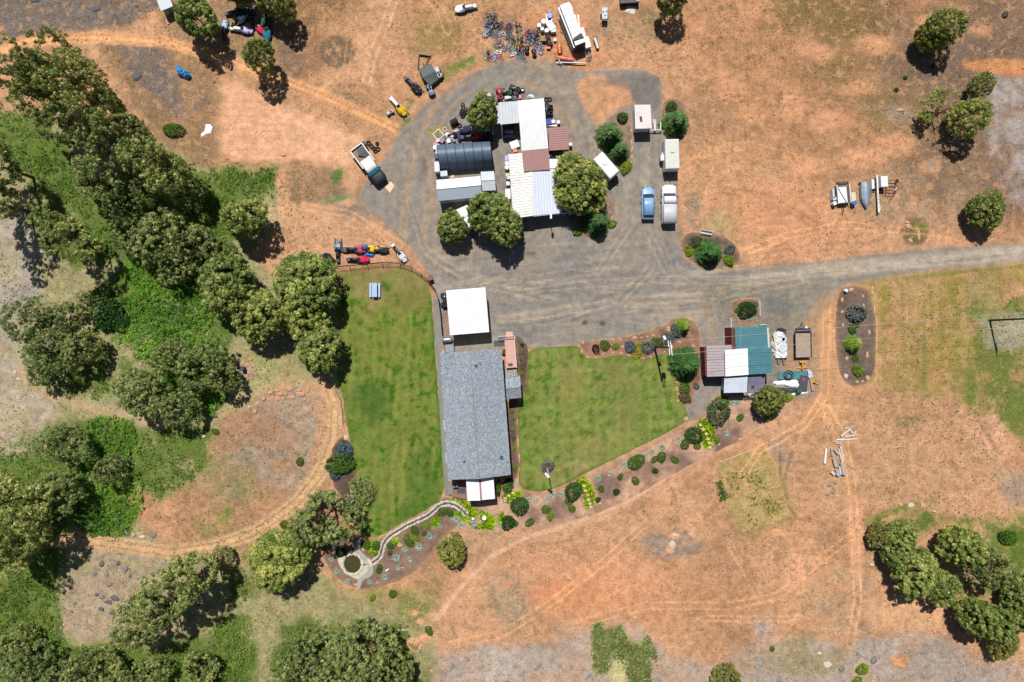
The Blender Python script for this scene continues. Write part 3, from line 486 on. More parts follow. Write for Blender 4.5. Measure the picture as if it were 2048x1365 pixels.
def plawn_a(p):
    X, Y = p.X, p.Y
    n = vnoise(X * 1.0, Y * .08, 11, 1, 3); p.col = mixc(p.col, np.clip((n - .46) * 5, 0, 1) * .62, (150, 160, 56)); n = vnoise(X + 99, Y * .1, 9, 4, 3); p.col = mixc(p.col, np.clip((n - .52) * 5, 0, 1) * .5, (66, 108, 30))
    sw = np.sin((X - .05 * (682 - Y) + 4 * p.wx * 6) / 9.5 * math.pi) * .5 + .5; p.col = mixc(p.col, np.clip(sw * 1.6 - .3, 0, 1) * .5 * np.clip(vnoise(X, Y, 26, 2, 5, .65) * 3.4 - 1.2, 0, 1), (172, 180, 80)); p.col = mixc(p.col, np.clip((1 - sw) * 1.6 - .5, 0, 1) * .45, (60, 102, 30))
    p.lay((vnoise(X, Y, 60, 5, 4) - .55) * 100, (84, 132, 36), 16, st=.3); p.lay((vnoise(X, Y, 14, 6, 4, .7) - .6) * 100, (170, 166, 90), 3, st=.5)
    p.el(770, 556, 120, 34, 0, (170, 150, 98), 18, 24, brk=.6, st=.9, aux=(1, .5, .1)); p.el(740, 606, 40, 32, 30, (176, 158, 104), 16, 30, brk=1, st=.8, aux=(1, .4, .1)); p.el(825, 600, 36, 24, 0, (150, 142, 78), 12, 30, brk=.8, aux=(1, .5, 0)); p.line([(665, 540), (740, 538), (800, 534)], 12, (196, 150, 112), 5, 8, st=.8, aux=(.6, .1, .2))
    p.el(735, 850, 40, 60, 30, (112, 140, 60), 18, 30, brk=.6, st=.7, aux=(.8, .5, 0)); p.el(745, 800, 36, 40, 0, (62, 112, 40), 18, 30, st=.6); p.line([(860, 590), (870, 700), (884, 950)], 5, (60, 120, 34), 4, 3, st=.7); p.el(820, 1030, 60, 20, -25, (60, 112, 28), 12, 14, st=.5); p.el(850, 960, 30, 60, 0, (70, 120, 34), 14, 20, st=.5)
def plawn_b(p):
    X, Y = p.X, p.Y
    n = vnoise(X * 1.0, Y * .14, 10, 2, 3); p.col = mixc(p.col, np.clip((n - .5) * 5, 0, 1) * .45, (146, 158, 66)); n = vnoise(X * .15, Y, 9, 5, 3); p.col = mixc(p.col, np.clip((n - .5) * 5, 0, 1) * .35, (84, 140, 44))
    for cc, fq, o_ in ((X, 11, 0), (Y + .05 * X, 12, 3)):
        sw = np.sin((cc + p.wx * 20) / fq * math.pi) * .5 + .5; p.col = mixc(p.col, np.clip(sw * 2 - .8, 0, 1) * .40 * np.clip(vnoise(X, Y, 16, 2 + o_, 5, .7) * 5 - 2.3, 0, 1), (186, 186, 104)); p.col = mixc(p.col, np.clip((1 - sw) * 2 - 1, 0, 1) * .22, (62, 114, 34))
    p.lay((vnoise(X, Y, 50, 3, 4) - .54) * 100, (158, 150, 84), 12, st=.25); p.lay((vnoise(X, Y, 13, 6, 4, .7) - .6) * 100, (176, 172, 100), 3, st=.5); p.el(1230, 780, 60, 90, 0, (148, 148, 80), 30, 60, brk=.9, st=.6)
    for cx, cy, rx, ry in ((1135, 770, 30, 50), (1240, 850, 10, 40), (1266, 860, 6, 26), (1090, 865, 8, 22), (1195, 732, 8, 4), (1195, 890, 60, 20), (1060, 955, 30, 14)): p.el(cx, cy, rx, ry, 0, (170, 158, 92), 9, 14, brk=.8, st=.6, aux=(.6, .3, 0))
    p.poly([(1108, 945), (1130, 930), (1180, 915), (1190, 930), (1150, 950), (1115, 972)], (206, 176, 130), 4, 26, brk=1.1, aux=(.6, .3, .1))
    p.lay(sdf(X, Y, LAWN_B) + 3, (0, 0, 0), 1, st=0); e = np.clip(1 + sdf(X, Y, LAWN_B) / 6, 0, 1); p.col = mixc(p.col, e * .5, (70, 120, 34)); p.line([(1090, 715), (1280, 850)], 1, (70, 110, 30), 1, 0, st=0)
sheet('lawn', [LAWN_A], .03, (76, 130, 22), ML, plawn_a, warp=4, aux=(.2, 0, 0), label='striped green lawn left of the grey house')
sheet('lawn', [LAWN_B], .03, (74, 134, 26), ML, plawn_b, warp=2, aux=(.2, 0, 0), label='bright green lawn right of the grey house')
for i, (nm, lb, c, pts) in enumerate(BEDS):
    def pb(p, c=c, i=i):
        p.lay((vnoise(p.X, p.Y, 30, i, 4) - .5) * 60, tuple(x * .78 for x in c), 9, st=.6); p.lay((vnoise(p.X, p.Y, 22, i + 3, 4) - .56) * 60, tuple(x * 1.2 for x in c), 6, st=.6); p.lay(-(sdf(p.X, p.Y, pts) + 4), (176, 136, 106), 4, brk=.5, st=.6)
        if i == 3:
            for cx, cy, rx, ry in ((1215, 975, 30, 22), (1120, 1015, 30, 22), (1350, 925, 40, 26), (1290, 945, 30, 22), (1450, 870, 34, 34), (1060, 1030, 22, 18)): p.el(cx, cy, rx, ry, 0, (112, 90, 82), 10, 20, brk=.3, st=.8)
            p.line([(1036, 990), (1120, 985), (1250, 920), (1378, 853), (1400, 840)], 8, (178, 132, 104), 4, 3, st=.7)
        for q in CHART: p.lay(sdf(p.X + p.wx * 14, p.Y + p.wy * 14, q), (150, 182, 16), 2.5, st=1, aux=(.2, 0, 0))
    sheet(nm, [smooth_poly(pts, 1)], .02 + .0015 * i + (.022 if i == 12 else 0), c, MU, pb, warp=5, aux=(.5, .0, .35), label=lb)
MC = M('concrete', CONC, .9, var=.12, sc=1.5, spec=.2, bump=.15)
def slab(name, pts, z0, z1, mat, label=None, kind='structure'):
    m = MB(); m.prism([P(*q)[:2] for q in pts], z0, z1); return tag(m.build(name, mat), kind=kind, label=label)
slab('concrete_path', [(866, 600), (877, 598), (883, 690), (886, 770), (893, 880), (896, 962), (904, 962), (905, 990), (890, 992), (884, 900), (877, 780), (870, 690)], -.02, .045, M('worn_concrete', (140, 138, 132), .9, var=.2, sc=.7, spec=.2), 'grey concrete strip along the left wall of the grey house')
# ------------------------------------------------------------------ vegetation
def leaf_mat(name, tint=(1, 1, 1), trans=.25, rough=.55):
    t = NT(name); col = t.attr('Col').outputs['Color']
    oi = t.n.new('ShaderNodeObjectInfo')
    r = oi.outputs['Random']
    c = t.mix(1.0, col, t.mix(r, (.82 * tint[0], .88 * tint[1], .85 * tint[2]), (1.2 * tint[0], 1.12 * tint[1], 1.0 * tint[2])), 'MULTIPLY')
    c = t.mix(1.0, c, t.rng(t.noise(t.coord(), 1.2, 3), .3, .7, .8, 1.2), 'MULTIPLY')
    t.put(t.b.inputs['Base Color'], c); t.b.inputs['Roughness'].default_value = rough; t.b.inputs['Specular IOR Level'].default_value = .25
    tr = t.n.new('ShaderNodeBsdfTranslucent'); t.l.new(c, tr.inputs[0]); mx = t.n.new('ShaderNodeMixShader'); mx.inputs[0].default_value = trans
    t.l.new(t.b.outputs[0], mx.inputs[1]); t.l.new(tr.outputs[0], mx.inputs[2]); t.l.new(mx.outputs[0], t.n['Material Output'].inputs[0])
    return t.m
LEAF = leaf_mat('foliage', trans=.36); BARK = M('bark', (104, 84, 68), .95, var=.35, sc=6, bump=.5)
def tri_mesh(name, V, Cc, mat, nv=3):
    """V (n, nv, 3), colours (n, nv, 3)"""
    n = len(V); me = bpy.data.meshes.new(name); me.vertices.add(n * nv); me.vertices.foreach_set('co', V.astype(np.float32).ravel())
    me.loops.add(n * nv); me.loops.foreach_set('vertex_index', np.arange(n * nv, dtype=np.int32))
    me.polygons.add(n); me.polygons.foreach_set('loop_start', np.arange(0, n * nv, nv, dtype=np.int32)); me.polygons.foreach_set('loop_total', np.full(n, nv, np.int32))
    me.update(calc_edges=True); d = np.ones((n * nv, 4), np.float32); d[:, :3] = Cc.reshape(-1, 3)
    me.attributes.new('Col', 'FLOAT_COLOR', 'POINT').data.foreach_set('color', d.ravel()); me.materials.append(mat); return me
def rdir(R, n, up=-.25):
    z = R.uniform(up, 1, n); a = R.uniform(0, 2 * math.pi, n); r = np.sqrt(np.clip(1 - z * z, 0, 1)); return np.stack([r * np.cos(a), r * np.sin(a), z], -1)
def spikes(R, cen, n, ln, wd, c0, c1, up=-.25, jit=.25, tang=0):
    """n needle triangles round every centre; c0 colour at the root, c1 at the tip (per centre)"""
    k = len(cen); d = rdir(R, k * n, up).reshape(k, n, 3); L = (ln if np.ndim(ln) else np.full(k, ln))[:, None, None] * R.uniform(.65, 1.1, (k, n, 1))
    q = np.cross(d, R.normal(size=(k, n, 3))); q /= np.linalg.norm(q, axis=-1, keepdims=True) + 1e-9
    b = cen[:, None] + d * L * jit; tip = cen[:, None] + d * L; W = wd * L
    V = np.stack([b - q * W, b + q * W, tip], 2)
    if tang:      # some needles lie like scales on the outside of the puff
        r_ = np.cross(d, q); c_ = cen[:, None] + d * L * .8; g = L * .42; kk = int(n * tang); tl = d * R.uniform(-.25, .25, (k, n, 1)) * L
        V2 = np.stack([c_ - q * g * .8 - r_ * g * .5, c_ + q * g * .8 - r_ * g * .5 + tl * .5, c_ + r_ * g + tl], 2); V[:, :kk] = V2[:, :kk]
    V = V.reshape(-1, 3, 3)
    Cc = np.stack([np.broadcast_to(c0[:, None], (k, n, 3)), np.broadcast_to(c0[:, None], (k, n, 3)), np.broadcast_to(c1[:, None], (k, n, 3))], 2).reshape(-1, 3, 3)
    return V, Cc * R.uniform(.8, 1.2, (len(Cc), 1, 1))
def lobes(R, n=9):
    D = rdir(R, n, -.3); A_ = R.uniform(.12, .42, n)
    def f(d): return 1 + sum(a * np.exp(-((1 - d @ c) * 5)) for a, c in zip(A_, D)) - .14
    return f
def make_crown(seed, Rr, h, n, m, pr, c_dark, c_lite, zlo=.12, shape=.45, wd=.17, sparse=0, up=-.2, tang=.6):
    R = np.random.RandomState(seed); f = lobes(R)
    d = rdir(R, n, -.75); rad_ = f(d) * R.uniform(.35, 1, n) ** .33
    zc = h * (zlo + (1 - zlo) * shape); hh_u = h - zc; hh_d = zc - h * zlo
    cen = np.stack([d[:, 0] * rad_ * Rr, d[:, 1] * rad_ * Rr, zc + d[:, 2] * rad_ * np.where(d[:, 2] > 0, hh_u, hh_d)], -1)
    if sparse:
        keep = vnoise(cen[:, 0] * 10 + 50, cen[:, 1] * 10 + cen[:, 2] * 13, 12, seed % 7, 2) > .35 + sparse * .2; cen = cen[keep]
    k = len(cen); t = R.uniform(0, 1, (k, 1)) ** 1.3; c1 = np.array(c_dark) * (1 - t) + np.array(c_lite) * t
    ln = R.uniform(.75, 1.25, k) * pr
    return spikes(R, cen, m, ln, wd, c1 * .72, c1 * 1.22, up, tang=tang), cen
PD, PL = A(124, 150, 72), A(216, 222, 130)
OD, OL = A(128, 150, 88), A(212, 222, 142)
def limbs(mb, R, Rr, h, n=9, z0=.25):
    for i in range(n):
        a = R.uniform(0, 6.28); z = h * R.uniform(z0, .8); L = Rr * (1 - z / h * .6) * .85
        mb.tube([(0, 0, z), (L * .5 * math.cos(a), L * .5 * math.sin(a), z + L * .14), (L * math.cos(a + .15), L * math.sin(a + .15), z + L * .32)], .055 * h / 8, 4, .015)
PROTO = {}
def tree_proto(key, seed, Rr, h, n, m, pr, cd, cl, trunk=.16, **k):
    (V, Cc), cen = make_crown(seed, Rr, h, n, m, pr, cd, cl, **k)
    me = tri_mesh('crown', V, Cc, LEAF); R = np.random.RandomState(seed + 50); mb = MB()
    mb.tube([(0, 0, -.2), (0, 0, h * .3), (R.uniform(-.1, .1), R.uniform(-.1, .1), h * .65), (0, 0, h * .9)], trunk, 8, .04); limbs(mb, R, Rr, h)
    tmp = mb.build('trunk', BARK, smooth=True); tm = tmp.data; bpy.data.objects.remove(tmp)
    PROTO[key] = (me, tm, Rr, h)
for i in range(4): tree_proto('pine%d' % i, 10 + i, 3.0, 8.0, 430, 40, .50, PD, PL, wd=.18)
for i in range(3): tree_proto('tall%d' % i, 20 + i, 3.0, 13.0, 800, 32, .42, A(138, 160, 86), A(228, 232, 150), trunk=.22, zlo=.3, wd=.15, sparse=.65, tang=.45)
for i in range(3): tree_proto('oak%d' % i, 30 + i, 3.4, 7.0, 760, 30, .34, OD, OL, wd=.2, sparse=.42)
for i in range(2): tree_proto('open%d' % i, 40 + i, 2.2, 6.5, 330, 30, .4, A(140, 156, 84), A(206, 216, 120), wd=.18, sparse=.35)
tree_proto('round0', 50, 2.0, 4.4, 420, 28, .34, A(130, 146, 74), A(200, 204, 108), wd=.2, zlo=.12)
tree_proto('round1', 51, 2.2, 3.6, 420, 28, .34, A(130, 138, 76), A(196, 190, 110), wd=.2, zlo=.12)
def plume(key, seed, Rr, h, n, cd, cl, ln=.34, wd=.12, drop=.25, zl=.08):
    """feathery conifer: needles along drooping sprays that radiate from the stem"""
    R = np.random.RandomState(seed); VV = []; CC = []
    for i in range(n):
        z = h * (zl + (1 - zl) * R.uniform(0, 1) ** 1.25); L = Rr * (1.02 - .75 * (z / h) ** 1.2) * R.uniform(.7, 1.1); a = R.uniform(0, 6.283)
        s = np.linspace(.15, 1, 11)[:, None]; dr = np.array([math.cos(a), math.sin(a), 0])
        pts = dr * s * L + np.array([0, 0, z]) + np.array([0, 0, 1]) * (s * .28 - s * s * (.28 + drop)) * L
        t = R.uniform(0, 1) ** 1.4; c = np.array(cd) * (1 - t) + np.array(cl) * t
        side = np.array([-math.sin(a), math.cos(a), 0])
        for sg in (-1, 1):
            tip = pts + (dr * .75 + side * sg * .7 + np.array([0, 0, .12])) * ln * R.uniform(.7, 1.2, (11, 1))
            b0 = pts - dr * wd * .5; b1 = pts + dr * wd * .5
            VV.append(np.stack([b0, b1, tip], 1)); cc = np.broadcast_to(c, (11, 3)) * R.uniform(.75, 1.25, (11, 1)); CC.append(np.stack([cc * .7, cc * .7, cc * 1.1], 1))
    me = tri_mesh('crown', np.concatenate(VV), np.concatenate(CC), LEAF); mb = MB(); mb.tube([(0, 0, -.1), (0, 0, h * .9)], .09, 6, .02)
    tmp = mb.build('trunk', BARK); tm = tmp.data; bpy.data.objects.remove(tmp); PROTO[key] = (me, tm, Rr, h)
plume('spruce0', 60, 2.1, 4.2, 300, A(66, 108, 56), A(124, 168, 86)); plume('spruce1', 61, 2.3, 4.6, 380, A(60, 110, 50), A(116, 168, 76), ln=.4, wd=.16)
plume('cedar0', 62, 1.6, 2.4, 240, A(120, 156, 54), A(186, 214, 90), drop=.5)
def shrub_proto(key, seed, n, cd, cl, fl=None, ff=0, ln=.2, wd=.3, m=8, flat=.8):
    R = np.random.RandomState(seed); f = lobes(R, 7); d = rdir(R, n, -.1); r = f(d) * R.uniform(.5, 1, n) ** .3; cen = d * r[:, None] * np.array([1, 1, flat]) * .95 + np.array([0, 0, .05])
    t = R.uniform(0, 1, (n, 1)); c = np.array(cd) * (1 - t) + np.array(cl) * t
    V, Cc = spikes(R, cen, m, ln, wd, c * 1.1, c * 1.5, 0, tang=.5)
    if fl is not None:
        nf = int(n * ff); idx = R.choice(n, nf); ce = d[idx] * (r[idx][:, None] + .05) * np.array([1, 1, flat]); cf = np.array(fl) * R.uniform(.8, 1.1, (nf, 1))
        V2, C2 = spikes(R, ce, 5, ln * .75, .42, cf, cf, .1); V = np.concatenate([V, V2]); Cc = np.concatenate([Cc, C2])
    PROTO[key] = (tri_mesh('foliage', V, Cc, LEAF), None, 1, 1)
DKG, MDG = A(52, 84, 36), A(84, 122, 52)
shrub_proto('rhodo', 70, 420, DKG, MDG, A(206, 190, 180), .12); shrub_proto('pinkish', 71, 420, A(70, 94, 50), A(112, 130, 84), A(206, 180, 160), .5)
shrub_proto('green', 72, 300, A(62, 100, 34), A(106, 146, 52)); shrub_proto('green2', 73, 260, A(74, 104, 42), A(122, 150, 62), ln=.26)
shrub_proto('bright', 74, 240, A(98, 140, 30), A(168, 192, 52), ln=.24); shrub_proto('dark', 75, 320, A(36, 70, 28), A(66, 108, 40))
shrub_proto('purple', 76, 240, A(48, 26, 34), A(92, 52, 62)); shrub_proto('blue', 77, 260, A(84, 110, 96), A(130, 150, 160), A(120, 140, 210), .6); shrub_proto('grey', 78, 260, A(86, 100, 88), A(140, 154, 150), A(176, 180, 196), .5)
shrub_proto('cream', 79, 380, A(100, 122, 56), A(150, 160, 92), A(226, 222, 170), .8); shrub_proto('yellow', 80, 220, A(130, 150, 20), A(200, 196, 30), A(226, 214, 40), .8, flat=.5)
shrub_proto('dry', 81, 200, A(96, 92, 62), A(140, 130, 90), ln=.28, wd=.12); shrub_proto('hedge', 82, 300, A(60, 104, 30), A(100, 150, 44), flat=.7)
def agave_mesh(seed, n=26):
    R = np.random.RandomState(seed); F = []; Cc = []
    for i in range(n):
        a = i * 2.4 + R.uniform(-.2, .2); e = .25 + .9 * (i / n); L = R.uniform(.75, 1.05) * (1 - .25 * i / n); d = np.array([math.cos(a), math.sin(a), 0]); s = np.array([-math.sin(a), math.cos(a), 0]); w = .075
        p0 = d * .04 + [0, 0, .05]; p1 = d * L * .55 * math.cos(e) + [0, 0, L * .55 * math.sin(e) + .05]; p2 = d * L * math.cos(e * .6) + [0, 0, L * .7 * math.sin(e) + .03]
        t = R.uniform(0, 1); c = np.array(A(126, 160, 146)) * (1 - t) + np.array(A(204, 224, 212)) * t
        F += [[p0 - s * w, p0 + s * w, p1 + s * w * 1.15, p1 - s * w * 1.15], [p1 - s * w * 1.15, p1 + s * w * 1.15, p2 + s * .008, p2 - s * .008]]; Cc += [[c * .7] * 2 + [c] * 2, [c] * 2 + [c * 1.1] * 2]
    return tri_mesh('foliage', np.array(F), np.array(Cc), LEAF, 4)
for i in range(3): PROTO['agave%d' % i] = (agave_mesh(90 + i), None, 1, 1)
rnd = random.Random(5)
def tree(cx, cy, r, h, kind, name='pine_tree', desc='green pine tree', group='trees on the property'):
    h *= {'pine': .66, 'oak': .74, 'tall': .98}.get(kind, .85)
    r *= {'oak': .84, 'pine': .9}.get(kind, .95) if r > 30 and not (860 < cx < 1260) else 1
    k = kind if kind in PROTO else kind + str(rnd.randrange(sum(1 for q in PROTO if q[:-1] == kind)))
    me, tm, R0, h0 = PROTO[k]; q = P(cx, cy, h * .6)
    e = bpy.data.objects.new(name, None); C.objects.link(e); e.location = (q.x, q.y, 0); e.rotation_euler = (0, 0, rnd.uniform(0, 6.28)); sc = r * S * (HC - h * .6) / HC / R0 / 1.02 * (.84 if kind == 'tall' else 1)
    e.scale = (sc, sc, h / h0); tag(e, desc, 'tree', group, pxy=(cx, cy))
    for nm, m_ in (('trunk', tm), ('crown', me)):
        o = bpy.data.objects.new(nm, m_); C.objects.link(o); o.parent = e
    return e
def shrub(cx, cy, r, kind, desc, h=None, name='shrub', cat='shrub', group='garden shrubs'):
    k = kind if kind in PROTO else kind + str(rnd.randrange(3))
    me = PROTO[k][0]; o = bpy.data.objects.new(name, me); C.objects.link(o); q = P(cx, cy, .3); o.location = (q.x, q.y, .02); h = h or r * S * .85
    o.scale = (r * S * rnd.uniform(.86, 1.14), r * S * rnd.uniform(.86, 1.14), h); o.rotation_euler = (0, 0, rnd.uniform(0, 6.28)); return tag(o, desc, cat, group, pxy=(cx, cy))
TP = 'tall green pine tree'; GP = 'rounded green pine tree'
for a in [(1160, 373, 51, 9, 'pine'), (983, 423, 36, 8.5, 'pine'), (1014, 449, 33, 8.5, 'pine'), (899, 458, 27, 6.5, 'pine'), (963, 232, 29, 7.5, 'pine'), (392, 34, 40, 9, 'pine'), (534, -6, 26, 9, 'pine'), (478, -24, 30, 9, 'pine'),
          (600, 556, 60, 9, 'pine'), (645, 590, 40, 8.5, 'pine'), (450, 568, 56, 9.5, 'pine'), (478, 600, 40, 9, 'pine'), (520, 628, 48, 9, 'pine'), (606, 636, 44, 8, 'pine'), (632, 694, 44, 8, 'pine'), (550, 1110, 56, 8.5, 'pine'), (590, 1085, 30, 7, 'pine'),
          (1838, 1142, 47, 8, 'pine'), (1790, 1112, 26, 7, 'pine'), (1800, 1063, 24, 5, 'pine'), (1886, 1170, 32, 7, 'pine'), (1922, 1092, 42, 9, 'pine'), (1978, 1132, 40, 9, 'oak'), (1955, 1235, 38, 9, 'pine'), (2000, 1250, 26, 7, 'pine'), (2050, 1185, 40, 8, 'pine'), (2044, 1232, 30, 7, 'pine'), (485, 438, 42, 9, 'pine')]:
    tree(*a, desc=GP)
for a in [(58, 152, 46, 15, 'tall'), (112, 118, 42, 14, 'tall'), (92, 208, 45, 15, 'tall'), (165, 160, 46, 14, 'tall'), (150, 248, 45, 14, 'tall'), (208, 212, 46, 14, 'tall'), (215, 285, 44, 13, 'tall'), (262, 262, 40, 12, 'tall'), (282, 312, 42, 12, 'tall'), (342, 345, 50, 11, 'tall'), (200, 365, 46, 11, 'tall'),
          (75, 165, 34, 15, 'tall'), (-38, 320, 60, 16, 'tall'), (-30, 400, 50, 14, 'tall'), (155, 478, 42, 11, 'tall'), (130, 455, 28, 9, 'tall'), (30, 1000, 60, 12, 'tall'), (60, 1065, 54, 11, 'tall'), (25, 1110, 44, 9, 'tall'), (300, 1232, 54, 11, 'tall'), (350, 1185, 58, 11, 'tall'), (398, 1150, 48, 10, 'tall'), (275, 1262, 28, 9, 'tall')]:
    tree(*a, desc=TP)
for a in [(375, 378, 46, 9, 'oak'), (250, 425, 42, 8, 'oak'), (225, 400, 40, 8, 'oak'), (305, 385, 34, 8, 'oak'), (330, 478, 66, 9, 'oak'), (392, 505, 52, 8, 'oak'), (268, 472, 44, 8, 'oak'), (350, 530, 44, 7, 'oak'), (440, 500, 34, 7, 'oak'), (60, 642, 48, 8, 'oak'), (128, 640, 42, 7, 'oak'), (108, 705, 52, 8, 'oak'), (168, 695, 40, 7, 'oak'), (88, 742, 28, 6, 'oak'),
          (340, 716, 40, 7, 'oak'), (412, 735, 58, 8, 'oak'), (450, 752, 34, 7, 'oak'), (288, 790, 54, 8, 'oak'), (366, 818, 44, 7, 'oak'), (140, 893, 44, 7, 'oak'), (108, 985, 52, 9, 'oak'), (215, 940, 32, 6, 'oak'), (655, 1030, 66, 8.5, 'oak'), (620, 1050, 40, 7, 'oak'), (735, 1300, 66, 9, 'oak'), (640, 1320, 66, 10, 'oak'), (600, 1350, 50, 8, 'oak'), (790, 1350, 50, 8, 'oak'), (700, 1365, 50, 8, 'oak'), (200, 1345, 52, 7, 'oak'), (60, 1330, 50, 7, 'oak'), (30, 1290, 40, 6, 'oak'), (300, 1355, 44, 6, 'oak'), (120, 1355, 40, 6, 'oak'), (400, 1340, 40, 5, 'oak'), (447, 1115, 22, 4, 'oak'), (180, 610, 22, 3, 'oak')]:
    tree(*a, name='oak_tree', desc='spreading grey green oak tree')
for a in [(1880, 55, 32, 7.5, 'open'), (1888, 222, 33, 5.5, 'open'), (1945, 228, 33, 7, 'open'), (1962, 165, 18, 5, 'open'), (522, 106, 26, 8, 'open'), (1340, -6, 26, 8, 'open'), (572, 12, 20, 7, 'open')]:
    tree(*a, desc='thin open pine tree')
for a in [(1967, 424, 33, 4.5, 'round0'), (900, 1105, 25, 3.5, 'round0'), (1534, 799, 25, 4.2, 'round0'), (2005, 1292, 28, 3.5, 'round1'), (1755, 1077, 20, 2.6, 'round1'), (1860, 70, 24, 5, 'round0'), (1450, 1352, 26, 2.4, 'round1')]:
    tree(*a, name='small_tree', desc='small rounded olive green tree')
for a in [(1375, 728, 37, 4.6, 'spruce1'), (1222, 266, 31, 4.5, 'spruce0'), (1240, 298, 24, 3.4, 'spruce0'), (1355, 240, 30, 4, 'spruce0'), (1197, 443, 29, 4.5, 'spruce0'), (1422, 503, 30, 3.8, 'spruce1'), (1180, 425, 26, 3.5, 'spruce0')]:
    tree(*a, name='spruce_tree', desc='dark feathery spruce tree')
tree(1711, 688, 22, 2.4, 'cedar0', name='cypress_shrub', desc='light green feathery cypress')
tree(1368, 652, 19, 2.6, 'cedar0', name='cypress_shrub', desc='light green feathery cypress')
RG, RD = 'round green shrub', 'round dark green shrub'
